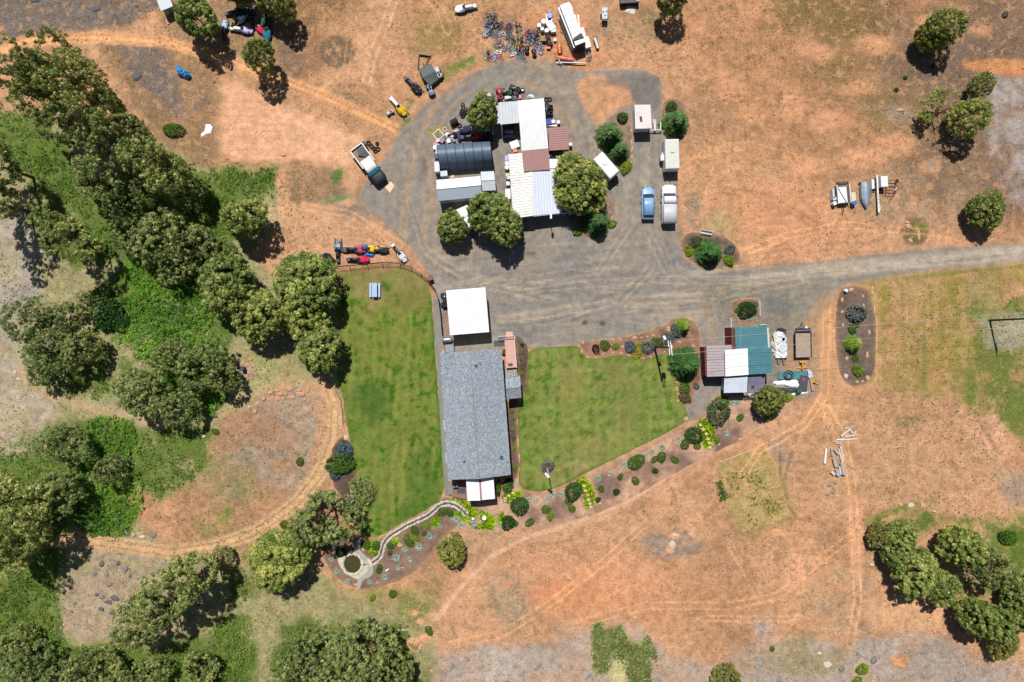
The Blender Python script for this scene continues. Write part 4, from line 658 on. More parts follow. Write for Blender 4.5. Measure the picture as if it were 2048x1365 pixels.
for cx, cy, r, k, d in [(1437, 826, 22, 'pinkish', 'large round shrub with pale pink flowers'), (1385, 872, 16, 'rhodo', RD), (1150, 982, 18, 'rhodo', RD), (1042, 1010, 17, 'rhodo', RD), (1016, 1044, 13, 'dark', RD), (685, 930, 23, 'green', 'large green shrub'), (690, 900, 17, 'blue', 'blue flowering shrub'), (668, 950, 12, 'blue', 'blue flowering shrub'), (729, 984, 24, 'cream', 'cream flowering round shrub'),
                       (1191, 698, 8, 'purple', 'dark purple round shrub'), (1209, 691, 9, 'green2', RG), (1232, 693, 7, 'bright', 'lime green ball shrub'), (1262, 693, 12, 'blue', 'blue flowering shrub'), (1279, 690, 8, 'yellow', 'yellow flowering plant'), (1275, 705, 9, 'yellow', 'yellow flowering plant'), (1295, 695, 12, 'grey', 'silvery green shrub'), (1312, 684, 10, 'green', RG), (1332, 678, 9, 'grey', 'silvery green shrub'), (1345, 675, 8, 'blue', 'blue flowering shrub'), (1354, 662, 13, 'grey', 'silvery green shrub'), (1348, 668, 7, 'bright', 'lime green ball shrub'),
                       (1247, 234, 11, 'rhodo', RD), (1343, 212, 11, 'rhodo', RD), (1252, 333, 11, 'bright', 'bright green leafy shrub'), (1205, 282, 9, 'bright', 'bright green leafy shrub'), (1223, 448, 9, 'bright', 'bright green leafy shrub'), (1157, 463, 9, 'bright', 'bright green leafy shrub'), (1338, 265, 9, 'green2', RG), (1327, 248, 9, 'bright', 'bright green leafy shrub'),
                       (1392, 485, 14, 'pinkish', 'grey pink flowering shrub'), (1379, 502, 9, 'bright', 'bright green leafy shrub'), (1398, 512, 7, 'grey', 'silvery green shrub'), (1460, 500, 11, 'grey', 'silvery green shrub'), (1458, 520, 10, 'bright', 'bright green leafy shrub'), (1712, 627, 18, 'grey', 'silvery green shrub'), (1716, 742, 11, 'bright', 'bright green leafy shrub'), (1706, 658, 8, 'green', RG), (1715, 651, 5, 'green', RG), (1714, 716, 7, 'green2', RG),
                       (1494, 618, 16, 'dark', RD), (1477, 622, 6, 'green2', RG), (1486, 612, 6, 'grey', 'silvery green shrub'), (1510, 609, 6, 'grey', 'silvery green shrub'), (1369, 775, 10, 'green2', RG), (1371, 795, 12, 'dry', 'brownish green shrub'), (1393, 773, 6, 'grey', 'silvery green shrub'), (1445, 804, 11, 'green2', RG), (1577, 795, 9, 'bright', 'bright green leafy shrub'), (1538, 830, 10, 'bright', 'bright green leafy shrub'), (1558, 798, 10, 'green2', RG), (1480, 836, 6, 'green', RG), (1597, 784, 6, 'dark', RD),
                       (1093, 1019, 7, 'green2', RG), (1101, 1034, 7, 'bright', RG), (1061, 1046, 7, 'green', RG), (1144, 1018, 6, 'green2', RG), (1139, 1002, 7, 'green2', RG), (1196, 1000, 5.5, 'dark', RD), (1233, 984, 7, 'dark', RD), (1271, 964, 7, 'green', RG), (1310, 943, 6, 'dark', RD), (1351, 922, 7, 'green', RG), (1240, 955, 6, 'green', RG), (1202, 979, 6, 'green2', RG), (1270, 924, 13, 'green', 'wide green shrub'), (1325, 914, 9, 'green', RG), (1311, 920, 6, 'green', RG), (1369, 890, 9, 'green', RG), (1435, 881, 6, 'bright', RG), (1030, 1047, 6, 'green2', RG), (1395, 893, 6, 'green2', RG),
                       (830, 1062, 8, 'green', RG), (757, 1140, 7, 'green', RG), (819, 1088, 9, 'green', RG), (812, 1076, 7, 'bright', RG), (731, 1090, 8, 'green', RG), (753, 1091, 8, 'green', RG), (682, 1106, 11, 'dark', RD), (849, 1068, 5, 'green', RG), (831, 1075, 7, 'bright', RG), (780, 1093, 6, 'green', RG), (853, 1051, 7, 'bright', RG), (885, 1024, 8, 'green2', RG), (899, 1028, 8, 'green', RG), (670, 1092, 8, 'grey', 'silvery green shrub'), (779, 1108, 5, 'dry', RG),
                       (1045, 705, 4, 'bright', 'tiny bush'), (1042, 720, 3, 'green', 'tiny bush'), (1043, 746, 4, 'bright', 'tiny bush'), (1044, 690, 4, 'dark', 'tiny bush'), (1024, 823, 4.5, 'bright', 'tiny bush'), (1025, 860, 4, 'bright', 'tiny bush'), (1028, 897, 4, 'bright', 'tiny bush'), (1030, 934, 4, 'bright', 'tiny bush'), (1045, 785, 3, 'bright', 'tiny bush'), (1028, 839, 2.5, 'green', 'tiny bush'), (1029, 877, 2.5, 'green', 'tiny bush'),
                       (1095, 934, 11, 'grey', 'silvery green shrub'), (1015, 973, 10, 'green2', 'clipped pale green bush'), (1018, 964, 8, 'dark', 'clipped pale green bush'), (600, 924, 7, 'green2', 'lone weedy bush'), (430, 865, 6, 'green', 'lone weedy bush'), (786, 1190, 8, 'green2', 'lone weedy bush'), (745, 1197, 6, 'bright', 'lone weedy bush'), (858, 1262, 7, 'green', 'lone weedy bush'), (568, 1050, 8, 'green2', 'lone weedy bush'), (2020, 1078, 14, 'green', 'lone weedy bush'), (2005, 1075, 10, 'dark', 'lone weedy bush'), (1726, 1340, 12, 'bright', 'lone weedy bush'), (1715, 1362, 9, 'bright', 'lone weedy bush'),
                       (345, 258, 15, 'green', 'lone weedy bush'), (215, 622, 30, 'dark', 'low dark green bramble bush'), (205, 598, 24, 'dark', 'low dark green bramble bush'), (240, 640, 20, 'dark', 'low dark green bramble bush'), (248, 600, 8, 'green', 'lone weedy bush'), (1812, 155, 4, 'dark', 'lone weedy bush'), (1795, 178, 4, 'dark', 'lone weedy bush'), (1868, 132, 4, 'dark', 'lone weedy bush'), (2012, 28, 6, 'grey', 'lone weedy bush'), (1545, 1300, 5, 'green', 'lone weedy bush'), (650, 350, 0, '', '')]:
    if r: shrub(cx, cy, r, k, d)
for cx, cy, r in [(1073, 1002, 7), (1092, 1001, 8), (1106, 991, 8), (1123, 990, 8), (1198, 958, 8), (1219, 949, 7), (1249, 930, 8), (1288, 913, 9), (1305, 904, 7), (1325, 895, 8), (1359, 879, 8), (1454, 868, 9), (1057, 1000, 6), (1028, 963, 6), (652, 1087, 7), (662, 1120, 7), (673, 1144, 8), (695, 1164, 8), (739, 1165, 7), (770, 1156, 8), (796, 1138, 7), (819, 1120, 8), (793, 1117, 11), (809, 1101, 9), (838, 1096, 9), (859, 1074, 10), (880, 1053, 6), (913, 1040, 9), (922, 1052, 9), (948, 1048, 9), (1005, 1052, 7), (670, 1091, 8), (945, 1040, 7), (1457, 806, 6), (1467, 807, 7), (1477, 806, 7), (1466, 640, 6), (1478, 638, 6), (1490, 640, 6), (1502, 638, 6), (1514, 640, 6), (905, 1036, 7)]:
    shrub(cx, cy, r * 1.2, 'agave', 'spiky blue green agave', h=r * S * .8, name='agave_plant', cat='agave', group='spiky agave plants')
# ground cover, undergrowth, tufts: nobody could count these
def scatter_in(polys, dens, R, px_warp=10):
    out = []
    for pts in polys:
        x0, x1 = min(p[0] for p in pts), max(p[0] for p in pts); y0, y1 = min(p[1] for p in pts), max(p[1] for p in pts); n = int((x1 - x0) * (y1 - y0) * S * S * dens)
        x = R.uniform(x0, x1, n); y = R.uniform(y0, y1, n); d = sdf(x + (vnoise(x, y, 30, 3, 4) - .5) * px_warp * 2, y + (vnoise(x, y, 30, 5, 4) - .5) * px_warp * 2, pts); k = d < R.uniform(-4, 3, n); out.append(np.stack([x[k], y[k]], -1))
    return np.concatenate(out)
def cover(name, desc, polys, dens, hgt, size, cd, cl, seed, label, sc=16, m=7, warp=12, thin=0):
    R = np.random.RandomState(seed); q = scatter_in(polys, dens, R, warp)
    if thin: q = q[vnoise(q[:, 0], q[:, 1], 18, 2, 3) > thin]
    n1 = vnoise(q[:, 0], q[:, 1], sc, 1, 3); z = hgt * np.clip((n1 - .3) * 2.2, .12, 1.2) * R.uniform(.6, 1.05, len(q))
    w = np.stack([(q[:, 0] - 1024) * S, (682.5 - q[:, 1]) * S, z], -1)
    t = np.clip(vnoise(q[:, 0], q[:, 1], 40, 4, 4) * 1.6 - .3 + R.uniform(-.2, .2, len(q)), 0, 1)[:, None]
    c = np.array(cd) * (1 - t) + np.array(cl) * t
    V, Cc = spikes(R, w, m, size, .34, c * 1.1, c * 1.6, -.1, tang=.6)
    o = bpy.data.objects.new(name, tri_mesh(name, V, Cc, LEAF)); C.objects.link(o); return tag(o, kind='stuff', label=label)
cover('undergrowth', '', [[(250, 540), (290, 500), (345, 530), (420, 610), (432, 650), (440, 690), (450, 720), (430, 760), (440, 790), (420, 830), (380, 840), (330, 760), (300, 720), (250, 700), (235, 640), (255, 600), (280, 570)]], 20, .8, .26, A(76, 132, 46), A(146, 196, 74), 1, 'dense bright green brambles on the slope between the oaks', sc=10, warp=30)
cover('undergrowth', '', [[(160, 850), (180, 832), (250, 828), (262, 860), (285, 900), (292, 960), (288, 1030), (250, 1065), (190, 1070), (140, 1050), (120, 1010), (170, 960), (180, 900)]], 18, .7, .26, A(76, 130, 46), A(146, 192, 72), 2, 'bright green brambles beside the dark trees on the left', sc=10, warp=34)
cover('undergrowth', '', [[(-80, 1180), (60, 1150), (100, 1200), (110, 1270), (60, 1310), (-80, 1310)], [(110, 1310), (250, 1300), (400, 1290), (480, 1240), (500, 1320), (470, 1440), (-80, 1440)], [(560, 1260), (640, 1245), (740, 1262), (800, 1240), (840, 1290), (850, 1400), (560, 1400)], [(480, 1100), (500, 1180), (480, 1250), (450, 1220)]], 7, .5, .24, A(84, 112, 44), A(142, 158, 78), 3, 'mixed green brush along the lower left of the photo', thin=.42)
cover('sage_mat', '', [SAGE], 34, .45, .18, A(88, 108, 56), A(140, 152, 92), 4, 'olive green shrub mat spreading over grey ground at the bottom', sc=8, warp=5)
cover('brush', '', BR, 12, .35, .22, A(92, 136, 52), A(156, 186, 88), 15, 'rough green grass and brush between the left hand trees', thin=.42, warp=30)
cover('brush', '', [[(415, 335), (470, 328), (575, 345), (565, 362), (500, 372), (470, 400), (455, 460), (430, 500), (405, 450)], [(60, 250), (110, 290), (150, 350), (160, 400), (100, 400), (70, 340)]], 5, .35, .22, A(76, 116, 44), A(124, 160, 70), 5, 'loose bright green brush around the left hand pines', thin=.4)
for ix, lb in ((slice(0, 6), 'chartreuse ground cover around the stream by the house'), (slice(6, 8), 'chartreuse ground cover round the lower stepping stones'), (slice(8, 9), 'chartreuse ground cover round the upper stepping stones')):
    cover('ground_cover', '', CHART[ix], 70, .15, .12, A(60, 92, 4), A(108, 146, 6), 6 + ix.start, lb, warp=3)
cover('weeds', '', [[(1446, 940), (1480, 930), (1500, 960), (1480, 1000), (1460, 1010), (1448, 980)], [(1480, 945), (1545, 930), (1565, 1000), (1580, 1030), (1500, 1060), (1470, 1040)]], 9, .22, .17, A(84, 122, 44), A(140, 160, 70), 9, 'green weeds growing over the fenced garden plot', thin=.54, warp=4)
cover('vegetable_row', '', [[(1431, 966), (1444, 960), (1453, 995), (1440, 1003)]], 50, .4, .2, A(60, 104, 36), A(100, 150, 60), 10, 'dark leafy vegetables in a short row beside the garden plot', warp=1)
def tufts(name, n, seed, gfun, cols, size, label):
    R = np.random.RandomState(seed); x = R.uniform(-10, 2060, n); y = R.uniform(-10, 1375, n)
    d = np.minimum.reduce([dd_fn(x, y) - 2, sdf(x, y, LAWN_A), sdf(x, y, LAWN_B), sdf(x, y, [(880, 690), (1040, 690), (1040, 1005), (885, 1000)])] + [sdf(x, y, b[3]) for b in BEDS])
    k = (d > 3) & (R.uniform(0, 1, n) < gfun(x, y)); x, y = x[k], y[k]
    c = np.array(cols)[R.randint(0, len(cols), len(x))]
    w = np.stack([(x - 1024) * S, (682.5 - y) * S, np.full(len(x), .0)], -1)
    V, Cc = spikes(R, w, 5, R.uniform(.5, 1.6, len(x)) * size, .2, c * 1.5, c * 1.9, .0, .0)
    V[:, :, 2] = V[:, :, 2] * .4 + .0; o = bpy.data.objects.new(name, tri_mesh(name, V, Cc, LEAF)); C.objects.link(o); return tag(o, kind='stuff', label=label)
lot = [(420, 175), (560, 195), (720, 265), (730, 330), (600, 330), (425, 300)]
tufts('dry_grass', 52000, 1, lambda x, y: np.clip((vnoise(x, y, 44, 2, 5, .65) - .46) * 7, .03, 1) * np.where(sdf(x, y, lot) < 0, .04, 1) * np.where((x > 450) | (y < 200), 1, .6), [A(150, 128, 84), A(176, 150, 104), A(108, 92, 58), A(128, 112, 76), A(196, 168, 120)], .17, 'short dry grass tufts all over the orange earth')
tufts('green_grass', 52000, 2, lambda x, y: np.clip((vnoise(x, y, 50, 5, 5, .65) - .42) * 6, 0, 1) * np.clip(sst(x - 640 + (y < 330) * 500, 60) * (y > 230) + sst(1760 - x, 40) * (y > 560) * (y < 1250) * .8, 0, 1), [A(104, 124, 58), A(126, 140, 70), A(86, 108, 44), A(150, 150, 90)], .2, 'patchy green grass on the left slope and the right hand field')
# ------------------------------------------------------------------ materials for buildings
WHITE = M('white_metal', (250, 250, 250), .45, var=.05, sc=.8, dirt=.10); WPAINT = M('white_paint', (238, 238, 236), .5, var=.06, sc=2, dirt=.12)
OLDWHITE = M('weathered_white_metal', (246, 244, 236), .55, var=.10, sc=1.2, dirt=.35); LGREY = M('pale_grey_metal', (206, 214, 220), .6, 0, var=.12, sc=1.0, dirt=.15)
LBLUE = M('pale_blue_metal', (216, 224, 238), .6, 0, var=.08, sc=1.0, dirt=.1); REDBR = M('red_brown_metal', (172, 128, 124), .55, .1, var=.10, sc=1.5, dirt=.15); GREEN = M('green_metal', (78, 134, 144), .55, .1, var=.10, sc=1.5, dirt=.12)
GBRN = M('grey_brown_metal', (176, 164, 168), .6, 0, var=.14, sc=1.6, dirt=.3); TARPD = M('dark_tarp', (92, 112, 132), .5, var=.18, sc=1.5, bump=.25); TARPW = M('white_tarp', (246, 248, 250), .5, var=.06, sc=2, bump=.3); TARPSH = M('shaded_tarp', (188, 202, 214), .5, var=.08, sc=2, bump=.3)  # last one: the tent's tarp with shade mixed into its colour
REDW = M('red_wall', (120, 52, 48), .8, var=.2, sc=3); BEIGE = M('beige_siding', (190, 180, 162), .75, var=.1, sc=3); TRIM = M('white_trim', (230, 230, 228), .5, var=.05); GLASS = M('window_glass', (48, 60, 72), .08, var=.1, spec=.8)
WOOD = M('weathered_wood', (150, 128, 108), .9, var=.25, sc=5, bump=.3); PINK = M('pink_deck_wood', (222, 176, 162), .8, var=.12, sc=6); PLY = M('plywood', (232, 208, 176), .8, var=.1, sc=3); BLACK = M('black_plastic', (28, 30, 34), .5, var=.2); RUBBER = M('rubber', (44, 44, 46), .85, var=.2, sc=8)
STEEL = M('galvanised_steel', (170, 176, 182), .4, .6, var=.15, sc=5); RUST = M('rusty_steel', (130, 74, 52), .85, .2, var=.3, sc=6); YEL = M('yellow_paint', (226, 168, 50), .5, var=.12, dirt=.2); RED = M('red_paint', (200, 40, 50), .4, var=.12, dirt=.1); BLUE = M('blue_tarp', (40, 120, 200), .5, var=.2, sc=5, bump=.4)
TEAL = M('teal_paint', (40, 110, 124), .3, var=.15); NAVY = M('navy_fabric', (50, 56, 100), .7, var=.2); DKGREY = M('dark_grey_panel', (70, 74, 84), .6, var=.15); CAST = M('grey_stone', (160, 156, 150), .9, var=.2, sc=6)
def shingle_mat():
    t = NT('blue_grey_shingles'); v = t.mapping(t.coord(), (1, 1, 1), (0, 0, -.066)); vo = t.n.new('ShaderNodeTexVoronoi'); vo.inputs['Scale'].default_value = 1
    t.l.new(t.mapping(v, (9, 6.5, 0)), vo.inputs['Vector']); sp = t.n.new('ShaderNodeSeparateColor'); t.l.new(vo.outputs['Color'], sp.inputs[0])
    c = t.mix(t.step(sp.outputs[0], .1, 1.1), A(128, 138, 146), A(172, 182, 190)); w_ = t.n.new('ShaderNodeTexWave'); w_.inputs['Scale'].default_value = 1.1; w_.bands_direction = 'X'; t.l.new(v, w_.inputs['Vector'])
    c = t.mix(1.0, c, t.rng(w_.outputs[1], 0, 1, .93, 1.05), 'MULTIPLY'); c = t.mix(1.0, c, t.rng(t.noise(v, 6, 3, .7), .3, .7, .9, 1.1), 'MULTIPLY'); c = t.mix(1.0, c, t.rng(t.noise(v, .4, 4), .3, .7, .94, 1.06), 'MULTIPLY')
    t.put(t.b.inputs['Base Color'], c); t.b.inputs['Roughness'].default_value = .92; t.bump(t.noise(v, 7, 2), .3, .02); return t.m
SHING = shingle_mat()
def quad3(pts): return [P(*q) if not isinstance(q, Vector) else q for q in pts]
def roof(name, pts, mat, parent, rib=None, step=.33, th=.07, rw=.05, rh=.04, label=None):
    """slab over four corners (px, py, z); rib='u' ribs run from edge 0-1 to edge 3-2, 'v' ribs run along 0-1"""
    a, b, c, d = quad3(pts); m = MB(); dn = Vector((0, 0, -th)); n = (b - a).cross(d - a).normalized()
    if n.z < 0: n = -n
    m.add([a, b, c, d, a + dn, b + dn, c + dn, d + dn], [(0, 1, 2, 3), (7, 6, 5, 4), (0, 4, 5, 1), (1, 5, 6, 2), (2, 6, 7, 3), (3, 7, 4, 0)])
    if rib:
        e0, e1, e2, e3 = (a, b, c, d) if rib == 'u' else (a, d, c, b)
        L = (e1 - e0).length; k = max(2, int(L / step)); ax = (e1 - e0).normalized()
        for i in range(1, k):
            t = i / k; s, e = e0.lerp(e1, t), e3.lerp(e2, t); u = ax * rw / 2
            m.add([s - u, s + u, e + u, e - u, s - u * .5 + n * rh, s + u * .5 + n * rh, e + u * .5 + n * rh, e - u * .5 + n * rh], [(4, 5, 6, 7), (0, 1, 5, 4), (1, 2, 6, 5), (2, 3, 7, 6), (3, 0, 4, 7)])
    o = m.build(name, mat, parent, world=True)
    if label: o['label'] = label
    return o
def walls(pts, mat, parent, inset=.3, th=.09, name='wall', z0=0.0):
    """walls that fill in under a roof quad: follows the corner heights"""
    q = quad3(pts); c = sum(q, Vector()) / len(q); r = []
    for p_ in q:
        d = (c - p_); l = Vector((d.x, d.y, 0)).length; t = min(.4, inset * 1.4 / max(l, .1)); r.append(p_.lerp(c, t) - Vector((0, 0, th)))
    n = len(r); m = MB(); m.add([Vector((v.x, v.y, z0)) for v in r] + r, [(i, (i + 1) % n, n + (i + 1) % n, n + i) for i in range(n)] + [tuple(range(n, 2 * n))])
    return m.build(name, mat, parent, world=True)
def gable(pts, ze, zr, parent, mat, wallmat, rib=None, rmat2=None, ov=.35, ridge=True, name='roof', **k):
    """corners A B C D as seen at the eaves; the ridge runs from the middle of A-D to the middle of B-C"""
    A_, B_, C_, D_ = [P(x, y, ze) for x, y in pts]; rA = (A_ + D_) / 2; rB = (B_ + C_) / 2; rA.z = rB.z = zr
    roof(name, [A_, B_, rB, rA], mat, parent, rib, **k); roof(name, [D_, C_, rB, rA], rmat2 or mat, parent, rib, **k)
    if wallmat:
        cen = (A_ + B_ + C_ + D_) / 4; m = MB(); q = []
        for p_ in (A_, B_, C_, D_):
            d = cen - p_; q.append(Vector((p_.x + math.copysign(min(ov, abs(d.x) * .5), d.x), p_.y + math.copysign(min(ov, abs(d.y) * .5), d.y), ze - .06)))
        a, b, c, d = q; ga = (a + d) / 2; gb = (b + c) / 2; ga.z = gb.z = zr - .12; f = lambda v: Vector((v.x, v.y, 0))
        m.add([f(a), f(b), f(c), f(d), a, b, c, d, ga, gb], [(0, 1, 5, 4), (2, 3, 7, 6), (1, 2, 6, 9, 5), (3, 0, 4, 8, 7)]); m.build('wall', wallmat, parent, world=True)
    if ridge:
        m = MB(); m.tube([rA + Vector((0, 0, .01)), rB + Vector((0, 0, .01))], .07, 6); m.build('ridge_cap', mat, parent, world=True)
def wbox(name, px, py, z, sx, sy, sz, mat, parent, rz=0):
    m = MB(); q = P(px, py, z); m.box(q.x, q.y, z, sx, sy, sz, rz); return m.build(name, mat, parent, world=True)
def window(px, py, z, w_, h_, rz, parent):
    f = wbox('window', px, py, z, w_, .08, h_, TRIM, parent, rz); m = MB(); q = P(px, py, z); m.box(q.x, q.y, z, w_ - .16, .11, h_ - .16, rz)
    o = m.build('pane', GLASS); me = o.data
    for v in me.vertices: v.co -= parent.location
    o.parent = f; return f
# ------------------------------------------------------------------ grey house
H = thing('house', '', 'house', 950, 830, label='long grey shingled house with a low gable roof beside the striped lawn')
gable([(879, 706), (896, 960), (1022, 950), (1003, 698)], 2.9, 4.05, H, SHING, BEIGE, ov=.4, th=.12)
for cx, cy, rz in ((887, 770, -86), (889, 850, -86), (893, 915, -86), (1012, 870, -86), (1015, 915, -86)): window(cx, cy, 1.5, 1.3, 1.1, rz, H)
gable([(1011, 756), (1040, 752), (1043, 796), (1013, 799)], 2.7, 3.4, H, SHING, BEIGE, ov=.2, th=.12, name='porch_roof'); roof('porch_roof', [(1011, 743, 2.95), (1033, 742, 2.85), (1034, 753, 2.85), (1011, 754, 2.95)], SHING, H, th=.1)
wbox('roof_vent', 952, 731.5, 3.85, .36, .36, .3, DKGREY, H, 4); wbox('roof_vent', 1003, 915, 3.35, .36, .36, .3, DKGREY, H, 4)
for x, y, z, r in ((928, 921, 3.75, .11), (959, 725, 4.15, .06), (967, 913, 4.0, .05), (1015, 924, 3.2, .05)):
    m = MB(); q = P(x, y, z); m.cyl(q.x, q.y, z - .4, z + .15, r, 10); m.cyl(q.x, q.y, z + .15, z + .22, r * 1.5, 10, r * .6); m.build('vent_pipe', STEEL, H, world=True)
AW = thing('patio_cover', '', 'patio cover', 961, 981, label='white patio roof with a brown centre strip below the grey house')
roof('roof_panel', [(932, 959, 2.6), (958, 959.5, 2.75), (960.5, 1001.5, 2.75), (935, 1002, 2.6)], WHITE, AW, 'v', .4); roof('roof_panel', [(961.5, 959, 2.75), (987, 956.5, 2.6), (990, 998, 2.6), (964, 1000.5, 2.75)], WHITE, AW, 'v', .4)
roof('centre_strip', [(958, 959.5, 2.8), (961.6, 959, 2.8), (964.4, 1001, 2.8), (960.8, 1001.6, 2.8)], REDBR, AW)
for x, y in ((936, 1000), (962, 1000), (988, 996)):
    m = MB(); q = P(x, y, 2.6); m.box(q.x, q.y, 1.28, .1, .1, 2.5); m.build('post', TRIM, AW, world=True)
slab('patio_deck', [(903, 966), (930, 964), (990, 962), (992, 996), (934, 999), (905, 993)], -.02, .25, M('brown_deck', (146, 110, 100), .8, var=.15), 'low brown patio deck below the grey house')
slab('door_mat', [(914, 976.5), (931, 975.5), (932, 986), (915, 987)], .25, .27, DKGREY, None, None); tag(bpy.context.scene.objects['door_mat'], None, 'mat', label='dark grey rectangular mat on the patio deck below the house')
t_ = thing('outdoor_unit', '', 'air conditioner', 910.5, 968.5, 10, z=.25, label='small grey cooling unit in the shade under the house eave'); MB().box(0, 0, .35, .7, .7, .7).build('case', STEEL, t_); MB().cyl(0, 0, .7, .74, .28, 16).build('fan_guard', BLACK, t_)
# deck with railing
D = thing('wooden_deck', '', 'deck', 1020, 705, label='narrow pink wooden deck with white railings beside the grey house')
dk = [(1009, 676), (1028, 675), (1033, 735), (1013, 737)]; a, b, c, d = [P(x, y, .55) for x, y in dk]
n = 30
for i in range(n):
    m = MB(); t0, t1 = (i + .04) / n, (i + .96) / n; q0, q1, q2, q3 = a.lerp(d, t0), b.lerp(c, t0), b.lerp(c, t1), a.lerp(d, t1); u = Vector((0, 0, -.04))
    m.add([q0, q1, q2, q3, q0 + u, q1 + u, q2 + u, q3 + u], [(0, 1, 2, 3), (7, 6, 5, 4), (0, 4, 5, 1), (1, 5, 6, 2), (2, 6, 7, 3), (3, 7, 4, 0)]); m.build('plank', PINK, D, world=True)
for i in range(5):
    q = P(1018.8, 674.5 - i * 2.4, 0); m = MB(); m.box(q.x, q.y, .50 - i * .1, .95, .17, .04); m.build('step', PINK, D, world=True)
wbox('deck_frame', 1020.8, 706, .28, 1.35, 4.1, .42, M('deck_joists', (140, 96, 86), .9), D, 3.5)
rail = MB()
def railing(m, p0, p1, z0=.5, h=.95, n=8):
    p0 = Vector(p0); p1 = Vector(p1)
    m.tube([p0 + Vector((0, 0, z0 + h)), p1 + Vector((0, 0, z0 + h))], .045, 4); m.tube([p0 + Vector((0, 0, z0 + .15)), p1 + Vector((0, 0, z0 + .15))], .03, 4)
    for i in range(n + 1):
        q = p0.lerp(p1, i / n); m.box(q.x, q.y, z0 + h / 2, .05, .05, h)
f0 = lambda x, y: P(x, y, 0)
railing(rail, f0(1028.6, 672.5), f0(1033.4, 735.5), n=26); rail.build('railing', WPAINT, D, world=True)
rail = MB(); railing(rail, f0(996, 674), f0(1028, 672.3), z0=0, h=1.4, n=14); rail.build('railing', WPAINT, D, world=True)
slab('door_mat', [(1016, 727), (1025, 726.5), (1025.5, 732.5), (1016.5, 733)], .552, .57, DKGREY, None, None); tag(bpy.context.scene.objects['door_mat.001'], None, 'mat', label='small grey mat at the house end of the pink deck')
slab('rubber_mat', [(987, 682), (1008, 680.5), (1009, 692), (988, 693.5)], .015, .05, DKGREY, None, None); tag(bpy.context.scene.objects['rubber_mat'], None, 'mat', label='large dark rubber mat on the ground at the foot of the deck')
# garage
G = thing('garage', '', 'garage', 935, 624, label='square white metal roofed garage at the head of the left lawn')
roof('roof', [(892, 581.5, 3.1), (970.5, 575, 3.1), (978.5, 664.5, 2.75), (900, 671, 2.75)], WHITE, G, 'v', .45); walls([(892, 581.5, 3.1), (970.5, 575, 3.1), (978.5, 664.5, 2.75), (900, 671, 2.75)], WPAINT, G, .25)
q = P(977, 612, 0); m = MB(); m.box(q.x - .18, q.y, 1.1, .08, 2.6, 2.2, 4); m.build('garage_door', TRIM, G, world=True)
t_ = thing('propane_tank', '', 'tank', 895, 680, 4, label='silver horizontal tank between the garage and the grey house'); m = MB(); m.loft([[(x, r * math.cos(a), .62 + r * math.sin(a)) for a in [k * math.pi / 6 for k in range(12)]] for x, r in ((-.75, .08), (-.66, .3), (-.5, .36), (.5, .36), (.66, .3), (.75, .08))]); m.build('tank', STEEL, t_, smooth=True)
MB().box(-.4, 0, .14, .1, .5, .28).box(.4, 0, .14, .1, .5, .28).build('stand', STEEL, t_); MB().cyl(0, 0, .95, 1.12, .1, 10).build('valve_cap', STEEL, t_)
t_ = thing('steps', '', 'stairs', 899, 694, 4, label='metal stairs with railings leading down beside the grey house')
for i in range(6): MB().box(0, .6 - i * .24, .12 + i * .02, 1.25, .2, .04).build('tread', STEEL, t_)
m = MB(); 
for sx in (-.66, .66): m.tube([(sx, .75, .9), (sx, -.75, .9)], .025, 5); [m.tube([(sx, y, 0), (sx, y, .9)], .02, 4) for y in (-.7, 0, .7)]
m.build('handrail', RUST, t_)
# ------------------------------------------------------------------ workshop
W = thing('workshop', '', 'workshop', 1075, 320, label='long white metal workshop with patched red brown roof sections')
r1 = [(1035.6, 202, 3.4), (1087.6, 197.2, 3.4), (1091, 238, 3.9), (1038.5, 242.5, 3.9)]; roof('roof_panel', r1, WHITE, W, 'u', .45)
r2 = [(1038.5, 242.6, 3.9), (1091, 238.1, 3.9), (1096.5, 297, 3.45), (1043.5, 302, 3.45)]; roof('roof_panel', r2, M('white_ribbed_metal', (240, 240, 240), .5, var=.08, sc=2, dirt=.12), W, 'u', .34, rw=.09, rh=.06)
r3 = [(1043.5, 302.1, 3.45), (1096.5, 297.1, 3.45), (1100, 339.5, 3.1), (1047.5, 343.5, 3.1)]; roof('roof_panel', r3, REDBR, W, 'u', .3, label='faded red brown roof section')
walls([r1[0], r1[1], r3[2], r3[3]], WPAINT, W, .2, th=.25)
roof('roof_panel', [(997.5, 205.4, 2.9), (1035.4, 202.4, 3.0), (1038, 246, 2.75), (1000.4, 249.6, 2.7)], LGREY, W, 'u', .4, label='pale grey side roof'); roof('roof_panel', [(980, 214, 2.6), (997.3, 211.5, 2.65), (1000, 246.5, 2.5), (984, 250, 2.5)], LGREY, W, 'u', .4); 
walls([(997.5, 205.4, 2.8), (1035.4, 202.4, 2.9), (1037, 232, 2.7), (999.4, 235, 2.6)], BEIGE, W, .3)
r4 = [(1096.3, 256, 3.0), (1135.7, 253.5, 2.6), (1138.3, 299, 2.6), (1098.5, 301.5, 3.0)]; roof('roof_panel', r4, REDBR, W, 'v', .3, label='ribbed red brown lean-to roof'); walls([(1096.3, 256, 2.9), (1130, 253.9, 2.6), (1132, 294, 2.6), (1098.5, 297, 2.9)], REDW, W, .1)
r5 = [(1016.4, 309, 2.6), (1064, 305, 2.95), (1066.5, 431.5, 2.95), (1027, 437.5, 2.6)]; roof('roof_panel', r5, OLDWHITE, W, 'v', .36, rw=.1, rh=.07, label='weathered white lower roof')
